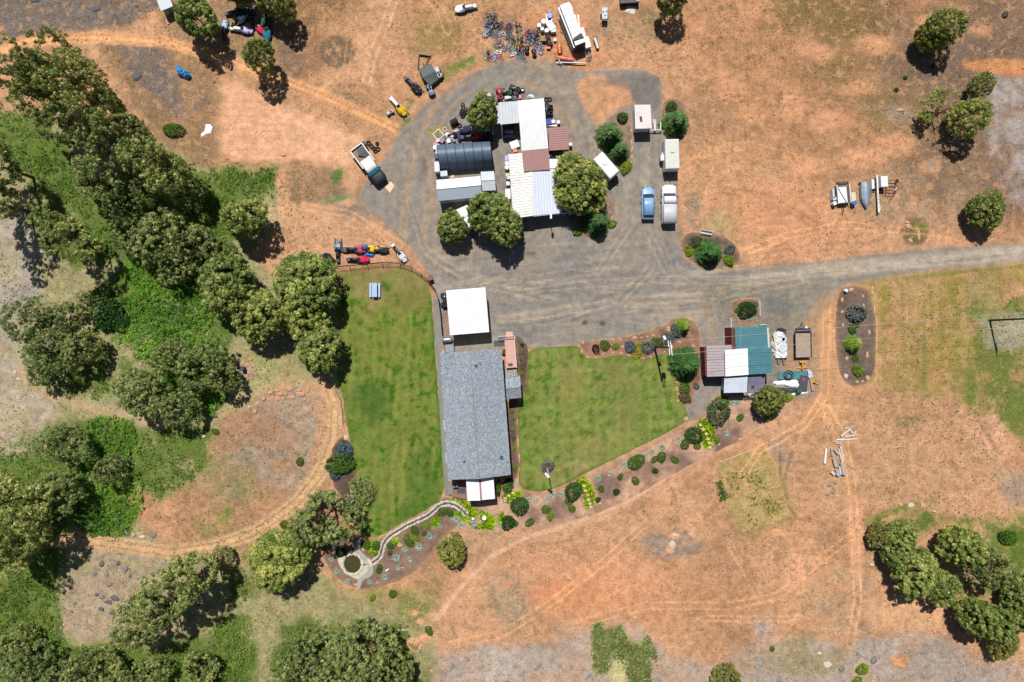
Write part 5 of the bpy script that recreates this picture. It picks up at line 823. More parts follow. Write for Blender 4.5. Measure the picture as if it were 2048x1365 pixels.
r6 = [(1064.2, 330, 2.96), (1116.5, 320, 2.9), (1124.6, 426.5, 2.5), (1066.7, 431.4, 2.6)]; roof('roof_panel', r6, LBLUE, W, 'u', .34, rw=.08, rh=.06, label='pale blue ribbed lower roof'); roof('roof_panel', [(1099, 319, 3.0), (1116.5, 318, 3.0), (1117, 336, 2.98), (1100, 337, 2.98)], WHITE, W, 'v', .3)
walls([r5[0], (1116, 312, 2.9), (1124, 424, 2.5), (1030, 434, 2.6)], BEIGE, W, .35, th=.12)
m = MB()
for i in range(9): q0 = P(1046 + i * 12, 436 - i * .9, 1.6); m.tube([q0, q0 + Vector((.1, .25, .15)), q0 + Vector((.8, -.05, .1))], .02, 4)
m.tube([P(1040, 436, 2.4), P(1066, 433, 2.5), P(1125, 427, 2.4), P(1147, 426, 2.2)], .05, 5); m.build('eave_wires', WPAINT, W, world=True)
q = P(1148, 429, 0); m = MB(); m.tube([(q.x, q.y, 0), (q.x, q.y, 2.3)], .05, 6); m.build('corner_post', STEEL, W, world=True)
t_ = thing('yard_lamp', '', 'lamp', 1099, 441, z=0, label='white yard lamp on an arm in front of the workshop'); m = MB(); m.tube([(0, 0, 0), (0, 0, 3.6)], .05, 6); m.build('pole', STEEL, t_); MB().box(0, -.1, 3.68, .3, .75, .14, 0, .8, .9).build('lamp_head', WPAINT, t_)
# quonset shelter: six cover panels on arches
Q = thing('arched_shelter', '', 'storage shelter', 930, 315, label='dark blue grey arched tarp shelter beside the loop road')
a, b, c, d = P(876, 293, 0), P(980, 285.5, 0), P(986.5, 336.5, 0), P(883, 344, 0); Rr = (a - d).length / 2
for i in range(6):
    t0, t1 = i / 6 + .004, (i + 1) / 6 - .004; m = MB(); nn = 14; rings = []
    for t in (t0, (t0 * .5 + t1 * .5), t1):
        s, e = a.lerp(b, t), d.lerp(c, t); cen = (s + e) / 2; ax = (s - e) / 2; rings.append([cen + ax * math.cos(k * math.pi / nn) + Vector((0, 0, 1)) * 3.0 * math.sin(k * math.pi / nn) * (.985 if t == (t0 * .5 + t1 * .5) else 1) for k in range(nn + 1)])
    vs = [v for r in rings for v in r]; w_ = nn + 1; m.add(vs, [(j * w_ + k, j * w_ + k + 1, (j + 1) * w_ + k + 1, (j + 1) * w_ + k) for j in range(2) for k in range(nn)]); m.build('cover_panel', TARPD, Q, smooth=True, world=True)
for i in range(7):
    t = i / 6; s, e = a.lerp(b, t), d.lerp(c, t); cen = (s + e) / 2; ax = (s - e) / 2; m = MB(); m.tube([cen + ax * math.cos(k * math.pi / 14) * 1.006 + Vector((0, 0, 1)) * 3.03 * math.sin(k * math.pi / 14) for k in range(15)], .035, 4); m.build('arch', M('dark_seam', (40, 50, 62), .6), Q, world=True)
for s, e in ((a, d), (b, c)):
    cen = (s + e) / 2; ax = (s - e) / 2; m = MB(); m.add([cen + ax * math.cos(k * math.pi / 14) * .985 + Vector((0, 0, 1)) * 2.95 * math.sin(k * math.pi / 14) for k in range(15)], [tuple(range(15))]); m.build('end_wall', TARPD, Q, world=True)
# long tent + shed
Tn = thing('storage_tent', '', 'storage tent', 918, 380, label='long white gable tarp tent with one slope painted shaded below the dark arched shelter')
gable([(873, 360.5), (960.5, 352.7), (964.5, 394), (876.5, 402.5)], 2.3, 3.1, Tn, TARPW, TARPSH, ov=.06, rmat2=TARPSH, th=.04)  # lower slope greyer than the sunlit one: shade painted into its tarp colour
Sh = thing('storage_shed', '', 'shed', 976, 362, label='small grey metal shed attached to the end of the long tarp tent')
gable([(961.3, 344), (987.7, 342.7), (991.8, 381), (965, 382.3)], 2.2, 2.6, Sh, LGREY, STEEL, rib='u', ov=.1, step=.3)
# small white shed with wall
Ws = thing('garden_shed', '', 'shed', 1287, 234, label='small white flat roofed shed at the top of the parking lane'); rr = [(1269, 210, 2.35), (1300.8, 209.7, 2.35), (1303.5, 257, 2.2), (1270.5, 258, 2.2)]
roof('roof', rr, M('chalky_white', (236, 226, 222), .8, var=.06, sc=1.5, dirt=.25), Ws, th=.12); walls(rr, WPAINT, Ws, .12, th=.12); q = P(1282, 238, 2.33); m = MB(); m.box(q.x, q.y, 2.32, .32, .7, .03, 10); m.build('brown_stain_patch', M('brown_patch', (110, 80, 74), .9), Ws, world=True)
wbox('door', 1287, 259.5, 1.0, 1.2, .06, 1.9, TRIM, Ws, 0)
t_ = thing('timber_wall', '', 'low wall', 1295, 261, label='low white timber wall and post frame below the small white shed'); 
for x0, y0, x1, y1 in ((1268, 246, 1269, 262), (1307, 239, 1309.5, 262), (1310.5, 239, 1311, 262), (1321, 244, 1321.5, 262), (1268, 262, 1322, 260.5)): m = MB(); m.tube([P(x0, y0, .55), P(x1, y1, .55)], .09, 4); m.tube([P(x1, y1, .55), Vector((*P(x1, y1, .55)[:2], 0))], .06, 4); m.build('beam', WPAINT, t_, world=True)
# ------------------------------------------------------------------ green roofed barn
B = thing('barn', '', 'barn', 1480, 710, label='barn with patchwork green, white, brown and pale blue metal roofs')
g1 = [(1469, 654.5, 3.3), (1535.5, 652.5, 3.0), (1538, 697, 3.0), (1471, 699, 3.3)]; roof('roof_panel', g1, GREEN, B, 'v', .3, label='green metal roof'); g2 = [(1495, 698, 3.25), (1542.5, 696.5, 2.95), (1544.5, 747, 2.95), (1498, 749.5, 3.25)]; roof('roof_panel', g2, GREEN, B, 'v', .3)
q0, q1 = P(1480.3, 654, 3.36), P(1481.5, 698, 3.36); m = MB(); m.tube([q0, q1], .05, 4); m.build('ridge_cap', M('pale_teal', (140, 176, 180), .5), B, world=True); q0, q1 = P(1535.6, 656, 3.08), P(1538, 696, 3.08); m = MB(); m.tube([q0, q1], .12, 4); m.build('gutter', WPAINT, B, world=True)
g3 = [(1412.8, 692, 2.6), (1470, 690, 2.9), (1468, 752, 2.9), (1414, 754, 2.6)]; roof('roof_panel', g3, GBRN, B, 'v', .36, rw=.1, rh=.07, label='grey brown ribbed roof')
g4 = [(1449.6, 700.6, 3.35), (1495.2, 697.3, 3.45), (1497.2, 750, 3.35), (1451, 753.4, 3.25)]; roof('roof_panel', g4, WHITE, B, 'u', .6, label='bright white roof'); g5 = [(1448.8, 756, 2.7), (1495.2, 753, 2.8), (1494, 785.2, 2.35), (1447.6, 786.3, 2.3)]; roof('roof_panel', g5, LBLUE, B, 'u', .26, rw=.07, rh=.05, label='pale blue ribbed lean-to roof')
walls([(1462.5, 654.5, 3.1), (1534, 652.5, 2.9), (1541, 746, 2.9), (1466, 751, 3.2)], REDW, B, .05, th=.2); walls([(1408, 694, 2.4), (1466, 691, 2.6), (1465, 751, 2.6), (1411, 753, 2.4)], REDW, B, .05, th=.1); walls([(1452, 757, 2.5), (1493, 755, 2.5), (1492, 782, 2.2), (1450, 783, 2.2)], LBLUE, B, .1, th=.12)
window(1536, 675, 1.6, .9, .8, 87, B)
GH = thing('greenhouse', '', 'greenhouse', 1513, 768, label='small glass greenhouse frame at the lower right corner of the barn'); ga, gb, gc, gd = P(1496, 751.5, 2.5), P(1530, 749.5, 2.3), P(1529, 783.5, 2.1), P(1495.5, 786, 2.2); PANE = M('greenhouse_glass', (150, 160, 190), .15, var=.3, sc=1.2, spec=.7, alpha=.45)
for i in range(5):
    for j in range(5):
        if (i, j) in ((4, 0), (4, 4), (1, 3)): continue
        u0, u1, v0, v1 = i / 5 + .012, (i + 1) / 5 - .012, j / 5 + .012, (j + 1) / 5 - .012; f = lambda u, v: ga.lerp(gb, u).lerp(gd.lerp(gc, u), v); pp = [f(u0, v0), f(u1, v0), f(u1, v1), f(u0, v1)]; m = MB(); dz = Vector((0, 0, .02)); m.add(pp + [x - dz for x in pp], [(0, 1, 2, 3), (7, 6, 5, 4), (0, 4, 5, 1), (1, 5, 6, 2), (2, 6, 7, 3), (3, 7, 4, 0)]); m.build('pane', PANE, GH, world=True)
m = MB()
for i in range(6): m.tube([ga.lerp(gb, i / 5), gd.lerp(gc, i / 5)], .035, 4); m.tube([ga.lerp(gd, i / 5), gb.lerp(gc, i / 5)], .035, 4)
for v in (ga, gb, gc, gd): m.tube([v, Vector((v.x, v.y, 0))], .05, 4)
m.build('frame', M('red_brown_wood', (150, 112, 112), .8), GH, world=True)
# ------------------------------------------------------------------ power poles, wires, lamp post
PW = M('tarred_pole', (62, 54, 46), .9, var=.2, sc=6)
def pole(px, py, h, label, arms=True, azi=0):
    t = thing('power_pole', '', 'power pole', px, py, azi, label=label); MB().tube([(0, 0, -.1), (0, 0, h)], .15, 8, .11).build('pole', PW, t)
    return t
p1 = pole(1309, 694, 8.6, 'dark power pole with white crossarms at the corner of the right lawn')
for dy in (0, .28): m = MB(); m.box(.16 + dy * .8, -.1, 8.1 + dy, .11, 1.9, .1, 8); m.build('crossarm', WPAINT, p1)
for y in (-.9, .75): m = MB(); m.cyl(.3, y, 8.2, 8.5, .06, 8); m.build('insulator', STEEL, p1)
MB().cyl(.45, .05, 6.9, 7.7, .26, 14).build('transformer', WPAINT, p1); m = MB(); m.tube([(0, 0, 6.6), (-.3, .9, 6.7), (-.1, 1.2, 6.6)], .035, 5); m.build('bracket', STEEL, p1); MB().box(-.05, 1.25, 6.5, .3, .55, .12, 30).build('lamp_head', WPAINT, p1)
p2 = pole(1980, 641, 7.6, 'dark power pole standing in the green field at the right edge'); MB().box(.1, 0, 7.2, .12, 2.0, .1).build('crossarm', PW, p2)
def wire(a, b, sag, label):
    a = Vector(a); b = Vector(b); m = MB(); pts = [a.lerp(b, i / 24) - Vector((0, 0, 4 * sag * (i / 24) * (1 - i / 24))) for i in range(25)]; m.tube(pts, .016 if 'service' not in label else .012, 4); o = m.build('power_line', M('bare_wire', (200, 196, 184), .5) if 'service' not in label else M('dark_wire', (70, 80, 60), .6)); return tag(o, None, 'wire', 'overhead wires', label=label)
b1 = Vector(p1.location); b2 = Vector(p2.location)
wire(b1 + Vector((.35, .75, 8.4)), b2 + Vector((.1, .9, 7.3)), .5, 'upper pale overhead wire crossing the green barn roof'); wire(b1 + Vector((.45, -.9, 8.4)), b2 + Vector((.1, -.9, 7.3)), .5, 'lower pale overhead wire crossing the green barn roof')
wire(b2 + Vector((.1, .9, 7.3)), b2 + Vector((40, 4, 7.6)), .5, 'short upper overhead wire leaving the photo at the right edge'); wire(b2 + Vector((.1, -.9, 7.3)), b2 + Vector((40, 2.2, 7.6)), .5, 'short lower overhead wire leaving the photo at the right edge')
wire(b1 + Vector((0, -.4, 7.8)), P(1040, 906, 3.4), .5, 'thin service wire running from the power pole to the house')
t_ = thing('lamp_post', '', 'lamp post', 1094, 937, label='white lamp post in the small round bed on the right lawn'); MB().tube([(0, 0, 0), (0, 0, 6.2)], .085, 8, .06).build('pole', WPAINT, t_); MB().box(-.3, .25, 6.2, .75, .3, .14, -50).build('lamp_head', WPAINT, t_)
# fence along the left lawn
Fc = thing('wire_fence', '', 'fence', 770, 532, label='curved dark wire fence between the left lawn and the gravel yard')
fp = [(668, 536), (700, 533), (735, 530), (765, 527), (800, 528), (822, 535), (842, 548), (858, 562), (870, 578), (878, 600), (882, 625), (884, 650), (886, 672)]; FM = M('dark_fence_wire', (62, 62, 58), .7)
m = MB(); [m.tube([P(x, y, 0) + Vector((0, 0, z)) for x, y in fp], .022, 4) for z in (.3, .6, .9, 1.15)]
for i in range(len(fp) - 1):
    a_, b_ = P(*fp[i]), P(*fp[i + 1]); 
    for k in range(10): q = a_.lerp(b_, k / 10); m.tube([q, q + Vector((0, 0, 1.15))], .009, 3)
m.build('mesh_panel', FM, Fc, world=True)
for x, y in fp: m = MB(); q = P(x, y); m.tube([q, q + Vector((0, 0, 1.3))], .05, 6); m.build('post', FM, Fc, world=True)
t_ = thing('waste_bin', '', 'bin', 862, 557.5, 20, label='brown square bin beside the curved fence'); MB().box(0, 0, .45, .62, .62, .9).build('body', M('brown_plastic', (110, 76, 70), .7), t_); MB().box(0, 0, .93, .68, .68, .06).build('lid', M('brown_lid', (120, 84, 78), .6), t_)
# edging of the curved track and of the garden plot
fe = thing('track_edging', '', 'edging', 676, 790, label='thin brown timber edging beside the curved dirt track'); m = MB(); m.tube([P(x, y, .12) for x, y in [(652, 756), (668, 775), (681, 800), (684, 820), (686, 850)]], .06, 4); m.build('timber', WOOD, fe, world=True)
for pts, lb in ([[(1440, 925), (1475, 912), (1508, 900)], 'thin pale board lying along the top of the garden plot'], [[(1506, 944), (1526, 934)], 'short pale stick lying among the garden plot weeds'], [[(1478, 955), (1495, 948)], 'short bleached pole in the middle of the garden plot']):
    m = MB(); m.tube([P(x, y, .08) for x, y in pts], .05, 4); tag(m.build('board', PLY), None, 'board', label=lb)
# ------------------------------------------------------------------ vehicles
def T4(t, xs_, y0, y1, r, wd, mat=RUBBER, name='wheel', z=None):
    for x in xs_:
        for y in (y0, y1):
            w_ = MB().xcyl(x, y, z or r, r, wd, 16).build(name, mat, t, smooth=False); MB().xcyl(x, y, z or r, r * .55, wd + .03, 10).build('rim', STEEL, w_)
def ang(dx, dy): return math.degrees(math.atan2(-dx, -dy))   # heading of a vector in photo pixels, local +Y = forward
def car(label, px, py, rot, L, Wd, paint, kind='wagon'):
    t = thing('parked_car' if kind == 'wagon' else 'pickup_truck', '', 'car' if kind == 'wagon' else 'pickup truck', px, py, rot, label=label)
    h = Wd / 2; f = L / 2
    if kind == 'wagon':
        MB().body([(-f, .35, .6, .75, h * .8, h * .7), (-f + .12, .28, .8, .95, h * .96, h * .84), (-f * .5, .25, .9, 1.0, h, h * .86), (0, .25, .9, .98, h, h * .86), (f * .42, .25, .85, .95, h, h * .86), (f * .5, .25, .8, .92, h, h * .82), (f * .85, .25, .66, .78, h * .96, h * .72), (f * .97, .3, .55, .66, h * .82, h * .56), (f, .35, .48, .55, h * .6, h * .4)]).build('body', paint, t, smooth=True)
        MB().body([(-f + .22, .9, .98, 1.0, h * .8, h * .72), (-f + .62, .92, 1.3, 1.38, h * .84, h * .66), (-f * .1, .92, 1.38, 1.46, h * .86, h * .68), (f * .22, .92, 1.36, 1.42, h * .85, h * .64), (f * .55, .9, .95, .97, h * .80, h * .7)]).build('windows', GLASS, t, smooth=True)
        MB().body([(-f + .5, 1.34, 1.38, 1.44, h * .8, h * .7), (-f * .1, 1.42, 1.46, 1.53, h * .82, h * .72), (f * .26, 1.4, 1.43, 1.49, h * .78, h * .66)]).build('roof', paint, t, smooth=True)
        for s in (-1, 1): MB().tube([(s * h * .64, -f + .7, 1.5), (s * h * .64, f * .1, 1.52)], .025, 5).build('roof_rail', BLACK, t); MB().box(s * (h + .09), f * .3, 1.0, .2, .12, .14).build('mirror', paint, t); MB().box(s * h * .72, f * .93, .62, .32, .22, .12, tx=.8, ty=.7).build('headlight', GLASS, t); MB().box(s * h * .74, -f + .12, .85, .22, .12, .2).build('tail_light', RED, t)
        T4(t, (-h + .12, h - .12), f * .62, -f * .6, .33, .22)
    else:
        MB().body([(-f, .5, .85, .95, h * .96, h * .92), (-f + .05, .4, 1.0, 1.15, h, h * .95), (-f * .0, .38, 1.0, 1.15, h, h * .93), (f * .5, .38, 1.0, 1.12, h, h * .88), (f * .88, .4, .95, 1.05, h * .97, h * .8), (f * .98, .45, .82, .9, h * .9, h * .72), (f, .5, .7, .75, h * .8, h * .62)]).build('body', paint, t, smooth=True)
        MB().body([(-f * .02, 1.1, 1.15, 1.2, h * .84, h * .8), (f * .02, 1.1, 1.6, 1.7, h * .86, h * .74), (f * .32, 1.1, 1.58, 1.66, h * .86, h * .72), (f * .54, 1.08, 1.12, 1.14, h * .84, h * .76)]).build('cab_windows', GLASS, t, smooth=True); MB().body([(0, 1.66, 1.72, 1.78, h * .86, h * .78), (f * .34, 1.62, 1.66, 1.72, h * .84, h * .74)]).build('cab_roof', paint, t, smooth=True)
        if kind == 'topper': MB().body([(-f + .03, 1.1, 1.6, 1.68, h * .94, h * .84), (-f * .5, 1.1, 1.66, 1.76, h * .94, h * .84), (-f * .05, 1.1, 1.64, 1.72, h * .94, h * .84)]).build('canopy', M('topper_grey', (206, 206, 212), .45, var=.06), t, smooth=True); [MB().box(s * h * .93, -f * .5, 1.36, .03, f * .7, .3).build('side_window', GLASS, t) for s in (-1, 1)]
        for s in (-1, 1): MB().box(s * (h + .12), f * .36, 1.2, .26, .14, .22).build('mirror', BLACK, t); MB().box(s * h * .78, f * .96, .85, .26, .14, .2).build('headlight', GLASS, t); MB().box(s * h * .86, -f + .02, .95, .16, .08, .3).build('tail_light', RED, t)
        T4(t, (-h + .14, h - .14), f * .62, -f * .6, .38, .26)
    return t
BLUEC = M('pale_blue_car_paint', (150, 190, 232), .3, .1, var=.05, coat=.5, sc=1); WCAR = M('white_car_paint', (240, 242, 246), .3, var=.03, coat=.5)
car('pale blue station wagon parked beside the white pickup', 1294, 409, 0, 4.55, 1.75, BLUEC); car('white pickup with a grey canopy over its bed', 1335, 411, 0, 5.4, 1.95, WCAR, 'topper')
# black flatbed truck
t = thing('flatbed_truck', '', 'truck', 742, 335, ang(46, 62), label='old black flatbed truck with a white cab beside the orange lot')
MB().body([(.3, .6, 1.2, 1.3, .92, .86), (1.6, .6, 1.2, 1.28, .95, .86), (2.5, .6, 1.1, 1.2, .92, .8), (2.85, .65, .95, 1.05, .8, .7)]).build('body', M('black_paint', (44, 46, 52), .4, var=.15, dirt=.2), t, smooth=True)
MB().body([(.2, 1.2, 1.3, 1.3, .86, .82), (.3, 1.2, 1.85, 1.95, .86, .76), (1.05, 1.2, 1.8, 1.9, .86, .74), (1.65, 1.2, 1.25, 1.26, .84, .8)]).build('windows', M('teal_windshield', (60, 140, 165), .1, var=.1, spec=.8), t, smooth=True); MB().body([(-.1, 1.9, 1.94, 1.97, .8, .76), (1.05, 1.86, 1.9, 1.94, .8, .74)]).build('cab_roof', WPAINT, t, smooth=True)
MB().box(0, -1.55, 1.0, 2.0, 3.0, .12).build('flatbed', WOOD, t); MB().box(0, -.55, 1.16, 1.6, 1.0, .2).build('white_box', WPAINT, t)
for s in (-1, 1): MB().box(s * .97, -1.55, 1.2, .1, 3.0, .3).build('side_board', STEEL, t); MB().box(s * 1.05, 1.2, 1.4, .24, .14, .24).build('mirror', BLACK, t); MB().box(s * .7, 2.83, .85, .25, .1, .2).build('headlight', GLASS, t)
MB().box(0, -3.02, 1.2, 2.0, .08, .35).build('tailgate', STEEL, t); MB().box(-1.2, -2.9, .9, .5, .6, .5).build('rear_box', BLACK, t); T4(t, (-.85, .85), 1.9, -1.9, .42, .28)
m = MB(); m.loft([[(-.8, -2.6, 1.08), (.1, -2.7, 1.08), (.1, -2.7, 1.3), (-.8, -2.6, 1.25)], [(-.7, -1.9, 1.08), (.5, -1.9, 1.08), (.4, -1.9, 1.42), (-.6, -1.9, 1.34)], [(-.85, -1.0, 1.08), (-.2, -1.1, 1.08), (-.3, -1.1, 1.22), (-.8, -1.0, 1.2)]]); tag(m.build('tarp', M('olive_tarp', (74, 84, 88), .7), t))
t = thing('plywood_sheet', '', 'board', 779, 375, 0, label='pale plywood sheet on the ground in front of the black truck'); m = MB(); m.prism([((x - 779) * S, (375 - y) * S) for x, y in ((769, 374), (782, 363), (789, 372), (780, 387))], .02, .06); m.build('sheet', PLY, t)
# trailers
def trailer(label, px, py, rot, L, Wd, h, mat, roofmat=None, hatch=True, tongue=1, name='cargo_trailer', side=0):
    t = thing(name, '', 'trailer', px, py, rot, label=label); f = L / 2; w = Wd / 2
    MB().loft([[(-w, -f, .5), (w, -f, .5), (w, f, .5), (-w, f, .5)], [(-w, -f, h - .15), (w, -f, h - .15), (w, f, h - .15), (-w, f, h - .15)], [(-w + .1, -f + .1, h), (w - .1, -f + .1, h), (w - .1, f - .1, h), (-w + .1, f - .1, h)]]).build('body', mat, t)
    MB().box(0, 0, h + .012, Wd - .3, L - .34, .02).build('roof', roofmat or mat, t)
    if hatch: MB().box(0, -.1 * L, h + .08, .45, .45, .12).build('roof_vent', roofmat or mat, t)
    m = MB(); m.tube([(-w * .6, f * tongue, .45), (0, (f + 1.1) * tongue, .45)], .05, 4); m.tube([(w * .6, f * tongue, .45), (0, (f + 1.1) * tongue, .45)], .05, 4); m.build('tongue', BLACK, t)
    for s in (-1, 1): MB().xcyl(s * (w - .02), -.1, .34, .34, .22, 14).build('wheel', RUBBER, t); MB().box(s * (w + .05), -.1, .76, .2, 1.0, .06).build('fender', mat, t)
    MB().box(0, -f * tongue - .02, h * .55, Wd * .8, .04, h * .7).build('rear_door', mat, t)
    return t
trailer('white enclosed trailer parked at a slant below the red roof', 1208.5, 339, ang(33, 42) + 3, 3.55, 1.75, 2.2, WPAINT); trailer('white box trailer between the long tent and the round pine', 933, 441.5, ang(17, 38), 3.0, 1.95, 2.3, WPAINT)
t = trailer('white travel trailer with a grey roof above the white pickup', 1337.5, 317, ang(1.5, 55), 4.1, 1.95, 2.2, WPAINT, M('roof_membrane', (222, 222, 214), .9, var=.1, dirt=.2)); MB().box(-1.2 if 0 else 1.15, .2, .9, .5, .8, .7).build('side_box', WPAINT, t)
t = thing('flatbed_trailer', '', 'trailer', 1601.5, 690, 1, label='flat trailer with a tan deck and black toolbox right of the barn')
for i in range(10): MB().box(-.92 + i * .205, 0, .72, .195, 3.5, .05).build('plank', M('tan_deck_wood', (176, 156, 138), .9, var=.2, sc=3, dirt=.15), t)
MB().box(0, 0, .62, 2.1, 3.56, .12).build('frame', BLACK, t); MB().box(0, 2.05, .85, 1.95, .6, .5, ty=.8).build('toolbox', M('toolbox', (74, 82, 96), .35, .3), t); m = MB(); m.tube([(-.6, 1.8, .5), (0, 3.1, .5)], .05, 4); m.tube([(.6, 1.8, .5), (0, 3.1, .5)], .05, 4); m.build('tongue', BLACK, t); MB().box(.35, 2.42, 1.0, .35, .25, .2).build('jug', WPAINT, t)
for s in (-1, 1): MB().box(s * 1.1, 0, .8, .06, 3.5, .22).build('side_rail', BLACK, t); MB().xcyl(s * .95, -.3, .35, .35, .22, 14).build('wheel', RUBBER, t)
# long white fifth wheel with slatted rack
t = thing('long_trailer', '', 'trailer', 1142, 62, ang(-30, -76), label='long white trailer with a black tarp over one end at the top'); L = 5.95
MB().box(0, 0, 1.3, 1.35, L, 1.6).build('body', WPAINT, t); 
for i in range(7): MB().box(0, -L / 2 + .43 + i * .85, 2.13, 1.38, .8, .06).build('roof_panel', WPAINT, t); MB().box(.18, -L / 2 + .43 + i * .85, 2.18, .12, .4, .04).build('roof_vent', LGREY, t); MB().box(-.4, -L / 2 + .43 + i * .85, 2.18, .1, .3, .04).build('roof_vent', LGREY, t)
MB().box(-.78, .0, 1.6, .3, L, .1).build('side_rail', WPAINT, t)
for i in range(24): m = MB(); m.tube([(-.8, -L / 2 + .15 + i * .245, 1.5), (-1.15, -L / 2 + .05 + i * .245, .7)], .035, 4); m.build('slat', WPAINT, t)
m = MB(); m.loft([[(-.75, -3.15, .2), (.8, -3.2, .2), (.75, -3.15, 1.9), (-.7, -3.1, 1.8)], [(-.95, -2.4, .3), (.85, -2.3, .3), (.74, -2.3, 2.22), (-.75, -2.2, 2.22)], [(-.8, -1.9, .6), (.72, -1.7, .6), (.7, -1.6, 2.2), (-.55, -1.9, 2.2)]]); m.build('black_tarp', M('black_red_tarp', (46, 30, 34), .6, bump=.4), t); T4(t, (-.6, .6), -.5, .4, .36, .24); MB().box(.95, 2.9, .4, .5, .9, .5).build('hitch_box', WPAINT, t)
def kayak(label, px, py, rot, L, mat, z=.2, mat2=None):
    t = thing('kayak', '', 'kayak', px, py, rot, label=label); m = MB(); m.loft([[(-w, y, zb + .18), (-w * .6, y, zb), (w * .6, y, zb), (w, y, zb + .18), (w * .5, y, zb + .3), (-w * .5, y, zb + .3)] for y, w, zb in [(L * s, .36 * max(.05, 1 - (2 * s) ** 2) ** .7, z + .12 * (2 * s) ** 4) for s in (-.5, -.4, -.25, -.1, 0, .1, .25, .4, .5)]]); m.build('hull', mat, t, smooth=True)
    MB().torus((0, -.1, z + .31), .2, .04, 14, 5).build('cockpit', mat2 or BLACK, t); return t
kayak('red and blue canoe lying across the end of the long trailer', 1130, 120, 82, 2.9, M('canoe_orange', (236, 110, 80), .35, var=.08), .3, TEAL); kayak('narrow orange kayak standing by the rack of the long trailer', 1119, 100, 3, 1.6, M('kayak_orange', (240, 116, 60), .4))
# boat, utility trailer, dock ladder at the right
t = thing('rowing_boat', '', 'boat', 1729, 391, 2, label='grey aluminium rowing boat lying upside down right of the yard'); secs = [(1.75, .62, .42), (1.2, .68, .5), (.4, .72, .52), (-.5, .68, .5), (-1.2, .46, .46), (-1.65, .2, .4), (-1.95, .03, .3)]
MB().loft([[(-w, y, .2), (-w * .92, y, .2 + h * .55), (-w * .5, y, .2 + h * .9), (-w * .05, y, .2 + h), (w * .05, y, .2 + h + .03), (w * .5, y, .2 + h * .9), (w * .92, y, .2 + h * .55), (w, y, .2)] for y, w, h in secs]).build('hull', M('boat_aluminium', (146, 160, 174), .5, .3, var=.1), t)
for x in (-.3, 0, .3): MB().tube([(x, 1.7, .2 + .46 - abs(x) * .15), (x * .8, 0, .2 + .54 - abs(x) * .15), (x * .2, -1.5, .6)], .02, 4).build('keel_strip', STEEL, t)
m = MB(); m.tube([(s_[1] * 1, s_[0], .2) for s_ in secs] + [(-s_[1], s_[0], .2) for s_ in secs[::-1]], .03, 4); m.build('gunwale', STEEL, t); MB().box(-.75, 1.7, .25, .2, .12, .3).box(-.6, -1.35, .3, .3, .06, .06).build('oar_lock', BLACK, t)
t = thing('utility_trailer', '', 'trailer', 1681, 391, 5, label='white utility trailer with a fallen pole across its bed'); MB().box(0, 0, .62, 1.6, 2.35, .1).build('bed', WPAINT, t)
for s in (-1, 1): MB().box(s * .86, 0, .85, .1, 2.6, .4).build('side_panel', WPAINT, t); MB().xcyl(s * 1.0, -.1, .33, .33, .2, 14).build('wheel', RUBBER, t)
MB().box(.7, 0, .72, .22, 2.2, .14).build('dark_strip', DKGREY, t); MB().box(-.05, 1.5, .95, 1.5, .5, .5, ty=.6).build('rear_box', M('brown_box', (84, 72, 74), .6), t); MB().tube([(-.75, 1.2, .74), (.35, -1.15, .74)], .04, 5).build('pole', WOOD, t); MB().tube([(0, -1.2, .5), (0, -2.6, .45)], .06, 5).build('tongue', BLACK, t); MB().box(0, -1.3, .6, 1.3, .15, .2).build('front_bar', BLACK, t)
def drum(label, px, py, r=.28, h=.85, mat=WPAINT, z=0, top=None, name='drum', cat='drum', desc=None):
    t = thing(name, desc, cat, px, py, z=z, label=label); m = MB(); m.cyl(0, 0, 0, h, r, 16); m.torus((0, 0, h * .33), r, .02, 16, 4); m.torus((0, 0, h * .66), r, .02, 16, 4); m.build('body', mat, t); m = MB(); m.torus((0, 0, h), r * .95, .025, 16, 4); m.cyl(0, 0, h - .01, h + .012, r * .3, 8); m.build('lid', top or mat, t); return t
drum('grey drum standing left of the white utility trailer', 1664, 400, .26, .8, LGREY); drum('white drum just below the grey one by the utility trailer', 1664.5, 409, .27, .8, WPAINT); t = thing('gutter_bundle', '', 'scrap', 1662, 390, 4, label='long pale grey tank standing left of the utility trailer'); MB().box(0, 0, .4, .36, 1.3, .8, tx=.7).build('body', LGREY, t)
t = thing('work_table', '', 'table', 1702, 398, 5, label='white folding table partly under a blue tarp beside the utility trailer'); MB().box(0, 0, .74, .6, 1.5, .05).build('table_top', PLY, t)
for x in (-.22, .22):
    for y in (-.65, .65): MB().tube([(x, y, 0), (x, y, .72)], .025, 5).build('leg', STEEL, t)
t = thing('blue_tarp', '', 'tarp', 1703, 406, 8, z=0, label='small blue tarp draped over the end of the folding table'); MB().loft([[(-.34, -.42, .3), (.34, -.4, .3), (.33, -.36, .8), (-.33, -.38, .8)], [(-.36, .1, .6), (.36, .2, .6), (.34, .16, .81), (-.3, .06, .82)]]).build('sheet', BLUE, t)
t = thing('boat_lift', '', 'boat trailer', 1752, 388, 3, label='long white boat trailer beam with a white box beside it'); MB().box(-.05, -.1, .55, .2, 5.2, .14).build('beam', WPAINT, t); MB().box(.55, 1.4, .95, .95, 1.45, .7).build('white_box', WPAINT, t); MB().box(-.85, 1.2, .7, .36, 1.3, .5).build('side_box', WPAINT, t)
for y in (.85, 1.5): MB().tube([(-.7, y, .6), (-.1, y, .6)], .04, 5).build('axle_bar', STEEL, t)
for y in (-.5, -.9, -1.3): MB().box(-.05, y, .64, .08, .08, .05).build('bolt', BLACK, t)
